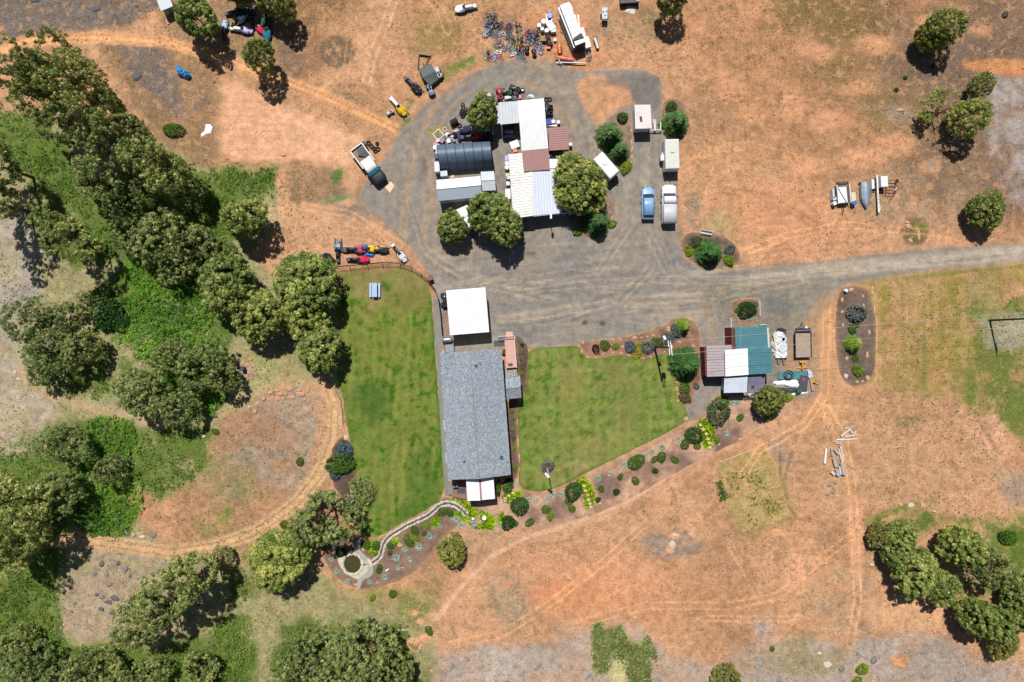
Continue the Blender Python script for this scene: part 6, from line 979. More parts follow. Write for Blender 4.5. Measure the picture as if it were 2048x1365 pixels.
MB().xcyl(-.4, .6, .28, .28, .18, 12).build('wheel', RUBBER, t); MB().xcyl(.45, .6, .28, .28, .18, 12).build('wheel', RUBBER, t); MB().tube([(0, -1.6, .5), (.25, -2.0, .5), (.05, -2.6, .5)], .06, 5).build('winch_arm', WPAINT, t)
t = thing('trailer_frame', '', 'trailer', 1780, 377, -4, label='small rusty bare trailer frame at the right of the boat')
for x in (-.65, .6): MB().tube([(x, 1.1, .4), (x, -.9, .4)], .06, 4).build('side_beam', RUST, t); MB().xcyl(x * 1.25, 1.0, .28, .28, .18, 12).build('wheel', RUBBER, t)
for y in (1.0, .55, 0, -.4, -.85): MB().tube([(-.65, y, .42), (.6, y, .42)], .05, 4).build('cross_bar', RUST, t)
m = MB(); m.tube([(-.35, -.9, .4), (-.02, -1.9, .4), (.3, -.9, .4)], .045, 4); m.build('hitch', RUST, t); MB().tube([(.35, -.4, .5), (.7, 0, .5)], .06, 4).build('white_bar', WPAINT, t)
# picnic table
t = thing('picnic_table', '', 'picnic table', 751, 581, 0, label='pale blue picnic table on the dry end of the left lawn'); PB = M('pale_blue_paint', (176, 200, 236), .6, var=.05)
for i in range(5): MB().box(-.29 + i * .145, 0, .76, .135, 1.95, .05).build('plank', PB, t)
for s in (-1, 1):
    MB().box(s * .62, 0, .46, .26, 1.95, .05).build('bench', PB, t)
    MB().tube([(-.62, s * .7, .42), (.62, s * .7, .42)], .04, 4).tube([(-.55, s * .7, 0), (-.2, s * .7, .73)], .04, 4).tube([(.55, s * .7, 0), (.2, s * .7, .73)], .04, 4).build('leg_frame', PB, t)
# snowmobiles, quads, mowers
def sled(label, px, py, rot, hood, seat=BLACK, tun=None, Lk=1.0, white=None):
    t = thing('snowmobile', '', 'snowmobile', px, py, rot, group='old snowmobiles', label=label); t.scale = (Lk, Lk, Lk)
    MB().body([(.0, .3, .55, .68, .34, .24), (.12, .25, .6, .8, .44, .3), (.4, .22, .58, .78, .5, .34), (.8, .22, .5, .66, .52, .36), (1.15, .24, .42, .52, .46, .3), (1.42, .28, .36, .42, .3, .2), (1.52, .3, .34, .36, .16, .1)]).build('hood', hood, t); MB().box(0, .55, .3, 1.06, 1.3, .16, 0, .9, .8).build('belly_pan', BLACK, t); [MB().box(s * .3, 1.05, .58, .16, .2, .06, s * 20).build('headlight', GLASS, t) for s in (-1, 1)]
    MB().box(0, -.72, .38, .54, 1.75, .3, tx=.85).build('tunnel', tun or DKGREY, t); MB().body([(-1.15, .5, .6, .66, .2, .16), (-.6, .5, .68, .74, .22, .18), (.0, .5, .66, .72, .2, .16), (.2, .5, .7, .8, .12, .1)]).build('seat', seat, t, smooth=True)
    MB().box(0, -.72, .16, .36, 1.6, .22).build('track', RUBBER, t); MB().box(0, .2, .9, .56, .05, .42, 0, .6, 1, (55, 0)).build('windshield', GLASS, t); m = MB(); m.tube([(-.34, .0, .92), (0, .1, .95), (.34, .0, .92)], .022, 5); m.build('handlebar', BLACK, t); MB().box(0, -1.62, .4, .46, .1, .3).build('snow_flap', white or BLACK, t)
    for s in (-1, 1): m = MB(); m.loft([[(s * .45 - .07, y, z), (s * .45 + .07, y, z), (s * .45 + .07, y, z + .03), (s * .45 - .07, y, z + .03)] for y, z in ((.35, .03), (1.2, .03), (1.5, .08), (1.65, .2))]); m.build('ski', BLACK, t)
    return t
PAINTS = {k: M(k, c, .35, var=.12, dirt=.12, sc=3, coat=.2) for k, c in (('white_cowl', (244, 242, 248)), ('yellow_cowl', (246, 200, 30)), ('red_cowl', (226, 40, 80)), ('pink_cowl', (190, 80, 110)), ('black_cowl', (38, 36, 40)), ('grey_cowl', (112, 120, 130)), ('plum_cowl', (52, 34, 46)), ('teal_cowl', (40, 130, 160)), ('lilac_cowl', (206, 196, 236)), ('navy_cowl', (40, 46, 90)), ('ice_cowl', (170, 200, 226)), ('cream_cowl', (228, 214, 190)), ('rust_cowl', (130, 72, 50)), ('green_cowl', (60, 110, 70)), ('purple_cowl', (96, 60, 130)), ('orange_cowl', (224, 96, 50)), ('blue_cowl', (40, 90, 180)), ('brown_cowl', (96, 70, 60)))}
for a in [('black and grey snowmobile standing upright in the lawn edge row', 677, 502, 0, 'grey_cowl', 1.0), ('crimson snowmobile in front of the others by the curved fence', 718, 520, -90, 'red_cowl', 1.0), ('faded pink snowmobile at the back of the fence row', 712, 500, -92, 'pink_cowl', 1.05), ('yellow hooded snowmobile between the blue tarps', 737, 499, -90, 'yellow_cowl', .95), ('dark plum snowmobile at the right end of the packed row', 760, 502, -90, 'plum_cowl', .85), ('slate blue snowmobile at the left end of the packed row', 698, 501, 88, 'grey_cowl', .75),
          ('slim white snowmobile standing alone right of the row', 799, 507, ang(30, 38), 'white_cowl', 1.0), ('black and white snowmobile left of the black tarp trailer', 827, 173, ang(24, 24), 'black_cowl', 1.0), ('white and yellow snowmobile beside the loop road', 797, 215, ang(26, 30), 'yellow_cowl', 1.05),
          ('pale blue snowmobile under the top left trees', 451, 62, 0, 'ice_cowl', .9), ('white seated snowmobile lying under the top left trees', 486, 62, -97, 'lilac_cowl', 1.0), ('teal snowmobile at the right of the top left cluster', 538, 63, ang(-5, 30), 'teal_cowl', 1.05), ('black snowmobile with a red front in the top left cluster', 516, 56, ang(22, 22), 'red_cowl', .85), ('white rimmed snowmobile in the middle of the top left cluster', 477, 48, ang(18, -16), 'white_cowl', .9), ('black snowmobile farthest left at the top of the cluster', 474, 27, -80, 'black_cowl', .95), ('dark snowmobile second in the top row of the cluster', 494, 24, -100, 'navy_cowl', .9), ('dark green snowmobile in shade beside the teal one', 530, 36, 160, 'green_cowl', .9), ('small black snowmobile in the shade of the cluster centre', 502, 42, 30, 'black_cowl', .8),
          ('white snowmobile lying alone in the orange dirt at the top', 931, 19, ang(-40, 8), 'white_cowl', 1.0), ('red snowmobile against the arched shelter', 944, 275.5, -86, 'red_cowl', 1.0), ('navy and white snowmobile above the arched shelter', 922, 266, ang(34, -14), 'navy_cowl', 1.0), ('cream snowmobile left of the navy one by the shelter', 908, 270, ang(30, -10), 'cream_cowl', .8)]:
    sled(a[0], a[1], a[2], a[3], PAINTS[a[4]], Lk=a[5], tun=WPAINT if 'white' in a[0] and 'black' not in a[0] else None, seat=WPAINT if 'white seated' in a[0] or 'alone in the orange' in a[0] or 'white and yellow' in a[0] else BLACK)
def quad_bike(label, px, py, rot, col, Lk=1, desc=None, name='quad_bike', cat='quad bike'):
    t = thing(name, desc, cat, px, py, rot, label=label); t.scale = (Lk,) * 3; MB().body([(-.85, .5, .7, .8, .3, .2), (-.5, .45, .72, .82, .42, .24), (-.1, .45, .68, .78, .16, .12), (.35, .45, .72, .84, .4, .2), (.85, .5, .66, .72, .36, .2)]).build('body', col, t, smooth=True)
    MB().body([(-.6, .78, .84, .9, .14, .1), (.1, .78, .86, .92, .12, .08)]).build('seat', BLACK, t, smooth=True); MB().tube([(-.36, .3, 1.0), (0, .38, .98), (.36, .3, 1.0)], .025, 5).build('handlebar', BLACK, t)
    m = MB(); [m.tube([(-.35, y, .88), (.35, y, .88)], .015, 4) for y in (-.8, -.65, -.5, .55, .7, .85)]; m.build('rack', STEEL, t); T4(t, (-.42, .42), .6, -.6, .27, .2); return t
for a in [('black and red quad bike against the left wall of the white garage', 890, 601, 0, 'plum_cowl', 1.1), ('white and black quad bike below the black tarp trailer', 862, 183, 200, 'ice_cowl', .9), ('small white quad bike beside the white and yellow snowmobile', 781, 227, 120, 'white_cowl', .6), ('white quad bike in the heap above the workshop roof', 981, 199, 25, 'white_cowl', .8), ('grey quad bike in the middle of the heap above the workshop', 1031, 195, 170, 'grey_cowl', .8), ('dark quad bike with grey wheels above the workshop roof', 1029, 182, 60, 'black_cowl', .9), ('red mower deck on the heap above the workshop roof', 1000, 191, 10, 'red_cowl', .95), ('dark green quad bike between the red deck and the grey one', 1013, 187, 80, 'green_cowl', .9), ('black quad bike right of the bicycle heap', 1097, 85, 200, 'brown_cowl', .8), ('black pushchair like mower left of the maroon one', 1054, 102, 0, 'black_cowl', .6), ('maroon small mower below the bicycle heap', 1068, 108, 10, 'plum_cowl', .6), ('dark blue quad bike against the right wall of the workshop', 1093, 224, 0, 'navy_cowl', .8)]:
    quad_bike(*a[:4], PAINTS[a[4]], a[5])
# bicycles
def wheelpart(t, y, r, col, nm='wheel'):
    o = MB().torus((0, y, r), r - .03, .028, 18, 5, 'X').build(nm, RUBBER, t); m = MB()
    m.torus((0, y, r), r - .06, .032, 18, 4, 'X'); [m.tube([(0, y, r), (0, y + (r - .05) * math.cos(a), r + (r - .05) * math.sin(a))], .006, 3) for a in [k * math.pi / 4 for k in range(8)]]; m.build('rim', col, o)
_bp = {}
SILV = M('bright_rim', (210, 212, 216), .4, .1)
def bike(px, py, rot, lean, colname, sc, desc, wcol=STEEL, z=0):
    key = (colname, wcol.name)
    if key not in _bp:
        t = bpy.data.objects.new('bicycle', None); C.objects.link(t); r = .33; wheelpart(t, -.52, r, wcol); wheelpart(t, .52, r, wcol); c = PAINTS[colname]; m = MB()
        bb, st, hd, ra, fa = (0, -.1, .3), (0, -.22, .75), (0, .36, .8), (0, -.52, .33), (0, .52, .33)
        for p_, q_ in ((bb, st), (st, hd), (bb, (0, .4, .68)), (bb, ra), (ra, st), (hd, fa)): m.tube([p_, q_], .042, 5)
        m.build('frame', c, t); MB().box(0, -.26, .86, .15, .28, .06, 0, .8, .5).tube([(0, -.22, .72), (0, -.25, .86)], .015, 4).build('saddle', BLACK, t); m = MB(); m.tube([(-.3, .26, .98), (-.2, .38, .96), (0, .36, .92), (.2, .38, .96), (.3, .26, .98)], .018, 5); m.tube([hd, (0, .35, .93)], .02, 4); m.build('handlebar', BLACK if colname != 'black_cowl' else STEEL, t); m = MB(); m.xcyl(.03, -.1, .3, .1, .02, 12); m.tube([(-.14, -.22, .3), (-.06, -.1, .3), (.06, -.1, .3), (.14, .02, .3)], .015, 4); m.build('crank', STEEL, t)
        _bp[key] = t; o = t
    else: o = copy_tree(_bp[key])
    o.rotation_mode = 'ZYX' if 0 else 'XYZ'; R_ = Matrix.Rotation(rad(rot), 4, 'Z') @ Matrix.Rotation(rad(lean), 4, 'Y'); q = P(px, py); s = sc
    # centre the lying bicycle over the point
    off = R_ @ Vector((0, 0, .45 * s * abs(math.sin(rad(lean))))); o.matrix_world = Matrix.Translation((q.x - off.x, q.y - off.y, .05 + z)) @ R_ @ Matrix.Scale(s, 4)
    tag(o, desc, 'bicycle', 'bicycles heaped by the loop road', pxy=(px, py))
BK = [(300, 350, 30, 20, 'black_cowl'), (355, 370, 80, 25, 'black_cowl'), (430, 330, -40, 20, 'black_cowl'), (440, 180, 10, 70, 'black_cowl'), (300, 180, 60, 60, 'black_cowl'), (380, 230, 20, 60, 'navy_cowl'), (250, 420, 20, 30, 'blue_cowl'), (330, 440, -30, 50, 'ice_cowl'), (200, 540, 40, 78, 'cream_cowl'), (260, 560, -50, 78, 'ice_cowl'), (345, 540, 60, 70, 'blue_cowl'), (450, 590, 30, 70, 'teal_cowl'), (500, 400, 20, 60, 'black_cowl'), (540, 330, -50, 50, 'brown_cowl'),
      (640, 430, 40, 80, 'rust_cowl'), (740, 380, -10, 70, 'purple_cowl'), (800, 420, 10, 70, 'plum_cowl'), (730, 500, 60, 40, 'rust_cowl'), (640, 575, 75, 75, 'white_cowl'), (780, 570, 40, 75, 'brown_cowl'), (915, 400, 5, 15, 'rust_cowl'), (1000, 400, 10, 30, 'plum_cowl'), (740, 700, 40, 40, 'brown_cowl'), (820, 690, 0, 15, 'teal_cowl'), (870, 720, 5, 15, 'green_cowl'), (950, 690, 0, 15, 'green_cowl'), (1000, 720, -5, 18, 'grey_cowl'), (1040, 740, -8, 15, 'black_cowl'), (910, 830, 0, 15, 'yellow_cowl'), (970, 830, 4, 15, 'yellow_cowl'), (1050, 850, 10, 20, 'red_cowl'),
      (520, 740, -50, 60, 'pink_cowl'), (560, 790, -45, 75, 'cream_cowl'), (590, 830, 60, 80, 'grey_cowl'), (270, 1020, 0, 30, 'black_cowl'), (320, 1100, 70, 80, 'red_cowl'), (420, 1090, 40, 80, 'ice_cowl'), (480, 1080, -30, 80, 'teal_cowl'), (550, 1080, 70, 75, 'red_cowl'), (520, 960, -70, 82, 'white_cowl'),
      (760, 910, 75, 80, 'grey_cowl'), (830, 880, 50, 70, 'ice_cowl'), (870, 1000, -40, 82, 'white_cowl'), (980, 960, 20, 78, 'navy_cowl'), (1030, 1000, 60, 75, 'grey_cowl'), (1010, 1100, 70, 80, 'teal_cowl'), (1080, 1120, 65, 78, 'grey_cowl'), (1070, 960, 30, 60, 'black_cowl'),
      (1130, 610, 10, 25, 'red_cowl'), (1200, 560, 15, 20, 'navy_cowl'), (1240, 620, 10, 20, 'blue_cowl'), (1290, 520, -10, 25, 'pink_cowl'), (1350, 560, -20, 25, 'purple_cowl'), (1400, 600, -15, 20, 'navy_cowl'), (1180, 700, 30, 50, 'grey_cowl'), (1250, 730, 60, 75, 'ice_cowl'), (1320, 670, 0, 20, 'navy_cowl'), (1380, 700, 20, 30, 'plum_cowl'), (1340, 800, 50, 70, 'grey_cowl'), (1400, 810, -30, 75, 'red_cowl'), (1460, 830, 0, 60, 'ice_cowl'), (1440, 920, 50, 80, 'pink_cowl'), (1500, 880, 10, 78, 'grey_cowl'), (1430, 960, 80, 82, 'white_cowl')]
CN = {'black_cowl': 'black', 'navy_cowl': 'navy', 'blue_cowl': 'blue', 'ice_cowl': 'pale blue', 'cream_cowl': 'cream', 'teal_cowl': 'teal', 'brown_cowl': 'brown', 'rust_cowl': 'rusty', 'purple_cowl': 'purple', 'plum_cowl': 'plum', 'white_cowl': 'white', 'green_cowl': 'green', 'grey_cowl': 'grey', 'yellow_cowl': 'yellow', 'red_cowl': 'red', 'pink_cowl': 'pink'}
for x, y, r, l, c in BK:
  l = max(l, 48) if l > 16 else l + 12
  bike(950 + x / 11.375, 20 + y / 11.375, r, l, c, .86 if rnd.random() < .5 else .98, '%s bicycle %s' % (CN[c], 'lying flat' if l > 55 else 'leaning upright'), WPAINT if c in ('white_cowl', 'ice_cowl', 'red_cowl', 'cream_cowl', 'teal_cowl') else SILV)
bike(1176, 112, 20, 80, 'grey_cowl', 1, 'grey bicycle lying flat', STEEL)
# tyres
_ty = {}
def tyre(px, py, r=.32, z=0, flat=True, rot=0, desc='black tyre', wd=.11, rim=False):
    key = (round(r, 2), rim)
    if key not in _ty:
        t = MB().torus((0, 0, wd), r - .09, .1, 20, 8, flat=1.1).build('tyre', RUBBER, None, smooth=True)
        if rim: MB().torus((0, 0, wd), r * .5, .03, 16, 5).cyl(0, 0, wd - .03, wd + .03, r * .42, 10).build('rim', M('pale_rim', (214, 214, 214), .4, .3), t)
        _ty[key] = t; o = t
    else: o = copy_tree(_ty[key])
    q = P(px, py); o.location = (q.x, q.y, z if flat else r); o.rotation_euler = (0, 0, 0) if flat else (0, rad(90), rad(rot)); return tag(o, desc, 'tyre', 'old tyres', pxy=(px, py))
for x, y, z in ((737, 287, .0), (743, 293, 0), (748, 298, 0), (751, 302.5, 0), (756, 299, 0), (754.5, 288, 0)): tyre(x, y, .34 if y != 288 else .27, z, desc='black tyre in the row behind the flatbed truck')
for i in range(5): tyre(902 + i * 2.6, 250 - i * 1.4, .46, flat=False, rot=25, desc='large black tyre stood on edge in the row')
tyre(919, 252, .34, desc='black tyre'); 
for x, y, z, k in ((1092.5, 200, 0, 0), (1099, 200, 0, 0), (1101, 217, .45, 0), (1101, 217, .22, 0), (1101, 217, 0, 0), (1101, 229, .45, 0), (1101, 229, .22, 0), (1101, 229, 0, 0), (1094, 211, 0, 0), (1094, 222, 0, 1), (990, 206.5, .1, 1), (1045, 182, .1, 1), (1029, 180, .55, 1), (1036, 179, 0, 0), (1022, 181, 0, 0), (1020, 195, 0, 0), (1038, 189, 0, 1)): tyre(x, y, .33 if k == 0 else .3, z, rim=bool(k), desc='black tyre' if not k else 'wheel with a pale rim')
R3 = random.Random(3)
for i in range(9): tyre(928 + R3.uniform(-5, 5), 222 + R3.uniform(-10, 10), .3, R3.uniform(0, .4), desc='dark tyre in the pile left of the round pine')
# crates, boxes, drums and small scrap
def crate(px, py, sx, sy, h, mat, rot=0, desc='box', z=0, label=None, lid=True, name='crate', cat='box'):
    t = thing(name, desc, cat, px, py, rot, z=z, label=label); MB().box(0, 0, h / 2, sx, sy, h).build('body', mat, t)
    if lid: MB().box(0, 0, h + .02, sx + .04, sy + .04, .05, 0, .92, .92).build('lid', mat, t)
    return t
for a in [(876, 339, .66, 1.35, 1.3, WPAINT, 2, 'tall white cabinet'), (889, 350.5, .95, .75, .9, LGREY, 6, 'pale grey metal box'), (905.5, 355, .4, .3, .4, PLY, 20, 'small cream box'), (1013, 320, .4, .75, .9, M('blue_white_box', (170, 180, 226), .5), 0, 'blue and white box'), (1015, 352, .5, .45, .6, PLY, 0, 'cream box'), (1016, 369, .45, .5, .5, WPAINT, 0, 'small white box'), (1016, 390, .7, 1.4, .5, OLDWHITE, 2, 'white slatted board stack'), (1029, 291, 1.2, 1.0, .4, TARPW, 20, 'white crumpled plastic bundle'), (1030, 303, .6, .5, .4, PAINTS['orange_cowl'], 10, 'orange plastic box'), (1101, 313, .4, .4, .3, WPAINT, 0, 'small white bucket'), (1109, 317, .7, .35, .3, LGREY, 15, 'small white bucket'), (1097, 246, .8, .8, .5, M('blue_box', (30, 60, 160), .6), 5, 'deep blue tarp bundle'), (1104, 252.5, 1.4, .25, .3, WPAINT, -3, 'small white bucket'),
          (871, 290, .7, .5, .3, PAINTS['pink_cowl'], 30, 'pink plastic box'), (873, 296, .9, .5, .4, WPAINT, 20, 'white plastic box'), (875, 305, .4, .8, .5, LGREY, 0, 'pale grey box'), (874, 314, .6, .7, .4, BLACK, 10, 'black plastic box'), (876, 283, .6, .4, .3, LGREY, 30, 'pale grey box'), (885, 284, .6, .5, .5, PAINTS['purple_cowl'], 50, 'purple plastic box'), (898, 284, .55, .5, .45, WPAINT, 20, 'white plastic box'), (895, 271, .5, .5, .4, WPAINT, 20, 'white plastic box'), (897, 277, .7, .5, .4, PAINTS['navy_cowl'], 20, 'navy box'), (906, 281, .3, .9, .5, PAINTS['purple_cowl'], 40, 'purple plastic box'),
          (1086, 83, .85, .36, .5, M('khaki_box', (150, 140, 110), .8), 0, 'khaki wooden box'), (1097, 98, .5, .25, .35, PAINTS['red_cowl'], 0, 'red fuel can'), (1078, 54, .5, .5, .5, WPAINT, 8, 'white plastic crate'), (1100, 54, .9, 1.6, .7, TARPW, 30, 'white covered bundle'), (1098, 40, .9, .9, .7, WPAINT, 0, 'white covered bundle'), (1106, 62, .7, .9, .6, WPAINT, 10, 'white covered bundle'), (1110, 82, .35, .35, .3, PAINTS['lilac_cowl'], 0, 'tiny lilac box'), (1173, 90, .8, 1.5, .8, WPAINT, 16, 'large white box'), (1166, 68, .5, 1.6, .2, WPAINT, 16, 'stack of white boards'), (1152, 44, .18, 1.9, .15, WPAINT, 12, 'stack of white boards'), (1157, 45, .18, 1.9, .15, WPAINT, 5, 'stack of white boards'),
          (1490, 788, .5, .4, .4, OLDWHITE, 10, 'white concrete block'), (1497, 790, .6, .4, .4, OLDWHITE, -10, 'white concrete block'), (1503, 786, .5, .5, .5, OLDWHITE, 30, 'white concrete block'), (1502, 793, .5, .4, .3, OLDWHITE, 5, 'white concrete block'), (985, 203, .5, .5, .4, CAST, 40, 'rusty tan box'), (967, 201, .4, .4, .4, PLY, 0, 'small cream box'), (1040, 196, .3, .5, .4, PAINTS['red_cowl'], 0, 'red plastic box'), (1016, 197, .9, .4, .4, LGREY, 10, 'pale grey box'), (1004, 202, .6, .4, .3, LGREY, 10, 'pale grey box'), (1618, 746, .5, .5, .3, LGREY, 20, 'grey paving block'), (1619, 752, .6, .4, .3, LGREY, 20, 'grey paving block'), (1620, 760, .3, .7, .25, CAST, 10, 'grey paving block'), (1622, 770, .3, .7, .25, CAST, 10, 'grey paving block'), (1624, 778, .35, .5, .25, CAST, 10, 'grey paving block'), (1616, 742, .35, .3, .25, LGREY, 40, 'grey paving block')]:
    crate(a[0], a[1], a[2], a[3], a[4], a[5], a[6], a[7])
for a in [(1014, 330, .3, .9, 'white drum beside the workshop wall'), (1014, 338, .32, .9, 'white drum beside the workshop wall'), (1017, 358, .28, .8, 'grey drum beside the workshop wall'), (1016, 405, .26, .8, 'grey drum beside the workshop wall'), (1106, 246, .27, .6, 'pale drum behind the red brown lean-to'), (1116, 247, .26, .6, 'pale drum behind the red brown lean-to'), (1140, 292, .24, .8, 'white gas bottle beside the red brown lean-to'), (1087, 48, .36, .8, 'white drum in the white cluster'), (1084, 62, .26, .7, 'white drum in the white cluster'), (1093, 66, .3, .8, 'white drum in the white cluster'), (1689, 582, .22, .6, 'small white drum at the head of the oval bed')]:
    drum(None, a[0], a[1], a[2], a[3], WPAINT if 'grey' not in a[4] else LGREY, desc=a[4])
drum('dark burn barrel standing alone near the left oaks', 488.5, 738, .3, .85, M('charred_barrel', (70, 76, 92), .7, .3)); drum('big blue drum at the top of the white cluster', 1099, 37, .42, .9, PAINTS['blue_cowl']); drum('large round white lid like table near the stream', 969, 1035, .3, .55, WPAINT, name='garden_lamp', cat='ornament'); drum('small round white ornament beside the stream head', 946.5, 1037, .17, .4, WPAINT, name='garden_lamp', cat='ornament')
# wrinkled sheets and tarps
def tarp(label, px, py, outline, h, mat, seed=0, name='tarp', cat='tarp', n=16):
    R = np.random.RandomState(seed); xs_ = [q[0] for q in outline]; ys_ = [q[1] for q in outline]; m = MB(); ax = np.linspace(min(xs_), max(xs_), n); ay = np.linspace(min(ys_), max(ys_), n); X, Y = np.meshgrid(ax, ay, indexing='ij')
    d = -sdf(X, Y, outline); z = np.clip(d / 4, 0, 1) ** .5 * h * (.35 + .9 * vnoise(X * 3 + seed * 31, Y * 3, 14, seed % 8, 3)); ok = d > -1.2; idx = {}
    for i in range(n):
        for j in range(n):
            if ok[i, j]: idx[i, j] = len(m.v); m.v.append(((X[i, j] - px) * S, (py - Y[i, j]) * S, max(.02, z[i, j])))
    for i in range(n - 1):
        for j in range(n - 1):
            q = [(i, j), (i, j + 1), (i + 1, j + 1), (i + 1, j)]
            if all(k in idx for k in q): m.f.append(tuple(idx[k] for k in q))
    o = m.build(name, mat, None, smooth=False); o.location = P(px, py); return tag(o, None, cat, label=label)
tarp('white plastic sheeting over a wood pile right of the barn', 1557, 690, [(1545, 668), (1552, 660), (1566, 664), (1574, 690), (1573, 718), (1548, 720), (1541, 690)], .9, TARPW, 1); tarp('white crumpled sheet beside the blue grey stack below the barn', 1575, 768, [(1546, 764), (1560, 762), (1592, 757), (1603, 775), (1590, 777), (1560, 772), (1548, 772)], .4, TARPW, 2); tarp('dark green tarp rolls below the white sheet', 1573, 782, [(1545, 776), (1600, 776), (1605, 784), (1575, 790), (1548, 788)], .35, M('dark_green_tarp', (40, 60, 64), .6, bump=.3), 3)
tarp('black tarp mound at the left end of the snowmobile row', 655, 519, [(638, 512), (652, 506), (660, 508), (672, 522), (670, 528), (642, 528)], .9, M('black_tarp', (40, 44, 54), .55, bump=.3), 4); tarp('crumpled blue tarp between the pink and red snowmobiles', 739, 511, [(724, 508), (735, 503), (750, 510), (746, 516), (730, 513)], .35, BLUE, 5); tarp('blue tarp strip behind the yellow snowmobile', 729, 494, [(722, 490), (733, 489), (737, 500), (727, 502)], .4, BLUE, 6)
tarp('white plastic sheet lying alone on the slope left of the orange lot', 414, 262, [(412, 250), (420, 249), (425, 255), (421, 266), (413, 268), (402, 274), (403, 268), (410, 262)], .12, TARPW, 7, n=22); tarp('bright blue covered machine on the rocky slope', 370, 147, [(353, 135), (360, 132), (366, 140), (378, 144), (384, 155), (376, 160), (366, 156), (357, 152)], .9, M('bright_blue_cover', (50, 150, 220), .5, bump=.3), 8, name='covered_machine', cat='covered machine', n=20)
tarp('pale grey sheet lying at the top beside the dark scrap', 1261, 22, [(1255, 12), (1271, 14), (1268, 30), (1250, 24)], .1, M('pale_plastic', (214, 206, 186), .7), 9); tarp('white lumpy cover on the heap beside the white workshop roof', 1061, 195, [(1052, 198), (1058, 190), (1066, 190), (1070, 199)], .7, TARPW, 10); tarp('black covered lump with a white end under the round pine', 655, 533, [(640, 530), (664, 529), (668, 537), (648, 540)], .6, M('black_tarp2', (34, 40, 50), .55), 11)
tarp('dark blue covered machine in the shade below the round pine', 976, 276, [(962, 262), (984, 262), (986, 284), (962, 284)], .9, PAINTS['navy_cowl'], 12)
# black tarp trailer with rusty frame
t = thing('tarped_trailer', '', 'trailer', 860, 155, ang(9, 17), label='trailer covered by a flat black tarp left of the loop road'); m = MB(); m.loft([[(-.95, -1.35, .5), (.95, -1.5, .5), (.9, -1.4, .95), (-.85, -1.3, .9)], [(-1.1, 0, .5), (1.1, 0, .5), (1.0, 0, 1.1), (-1.0, 0, 1.05)], [(-.9, 1.2, .45), (.7, 1.5, .45), (.6, 1.4, .85), (-.8, 1.1, .8)]]); m.build('cover', M('slate_tarp', (66, 76, 78), .6, bump=.2), t); [MB().xcyl(s * .9, 0, .33, .33, .2, 12).build('wheel', RUBBER, t) for s in (-1, 1)]; MB().tube([(0, -1.4, .4), (0, -2.1, .4)], .05, 4).build('tongue', BLACK, t)
quad_bike('white and black quad bike at the right of the black tarp trailer', 877, 149, 25, PAINTS['white_cowl'], .95)
t = thing('rusty_harrow', '', 'farm implement', 846, 123, ang(6, -20), label='rusty toothed farm frame above the black tarp trailer'); m = MB(); m.tube([(-.75, .6, .2), (-.3, -1.3, .2), (.35, -1.1, .2), (.75, .9, .2), (-.75, .6, .2)], .06, 4); m.build('frame', RUST, t); MB().box(0, .95, .25, 1.6, .35, .2, 8).build('rake_bar', M('grey_rust', (150, 132, 116), .8, var=.3), t)
for i in range(7): MB().tube([(.4 + .05 * i, -1.0 + i * .28, .3), (.62 + .05 * i, -1.05 + i * .28, 0)], .04, 4).build('tooth', WOOD, t)
t = thing('small_trailer', '', 'trailer', 1208, 34, 0, label='small white and black trailer alone in the orange dirt at the top'); MB().box(0, .1, .6, .75, 1.8, .4, ty=.9).build('body', LGREY, t); MB().box(0, -.8, .6, .7, .3, .5).build('front_box', BLACK, t); m = MB(); m.tube([(-.6, -.9, .3), (0, -1.6, .3), (.5, -.9, .3)], .05, 4); m.build('tongue', BLACK, t); [MB().box(x, y, .82, .2, .16, .08).build('fitting', BLACK, t) for x, y in ((-.2, .3), (.25, .35), (.05, -.2))]; [MB().xcyl(s * .45, 0, .25, .25, .14, 12).build('wheel', RUBBER, t) for s in (-1, 1)]
t = thing('rusty_bench', '', 'bench', 1192, 89, 18, label='narrow rusty metal bench right of the large white box'); MB().box(0, 0, .4, .3, 1.5, .06).build('seat', LGREY, t); m = MB(); m.tube([(-.18, .75, .4), (-.18, -.75, .4)], .03, 4); m.tube([(.18, .75, .42), (.18, -.75, .42)], .03, 4); m.build('frame', RUST, t); [MB().tube([(x, y, 0), (x, y, .4)], .03, 4).build('leg', RUST, t) for x in (-.15, .15) for y in (-.65, .65)]
t = thing('scrap_body', '', 'truck bed', 1257, 3, 3, label='dark open truck bed cut off by the top edge of the photo'); MB().box(0, 0, .5, 2.6, 1.3, .8).build('body', BLACK, t); MB().box(-.1, .25, .93, 1.8, .6, .06).build('deck', PLY, t); MB().box(1.1, 0, .95, .4, .9, .1).build('end_plate', STEEL, t)
t = thing('shed_sheet', '', 'hut', 342, 19, 22, label='small grey flat roofed hut beside the top left pine'); MB().box(0, 0, .8, 1.55, 1.35, 1.6).build('wall', BEIGE, t); MB().box(0, 0, 1.64, 1.8, 1.55, .08).build('roof', LGREY, t); MB().box(0, -.7, .7, .6, .06, 1.3).build('door', STEEL, t)
t = thing('white_pipe_rack', '', 'rack', 1141, 128, 88, label='long white pole on stands under the red and blue canoe'); MB().tube([(0, -2.1, .35), (0, 2.0, .35)], .09, 6).build('pole', WPAINT, t); MB().tube([(.5, 1.8, .5), (-.3, 1.3, .6)], .05, 5).build('arm', WPAINT, t); [MB().tube([(-.2, y, 0), (0, y, .35), (.2, y, 0)], .03, 4).build('stand', STEEL, t) for y in (-2, -.3, 1.6)]
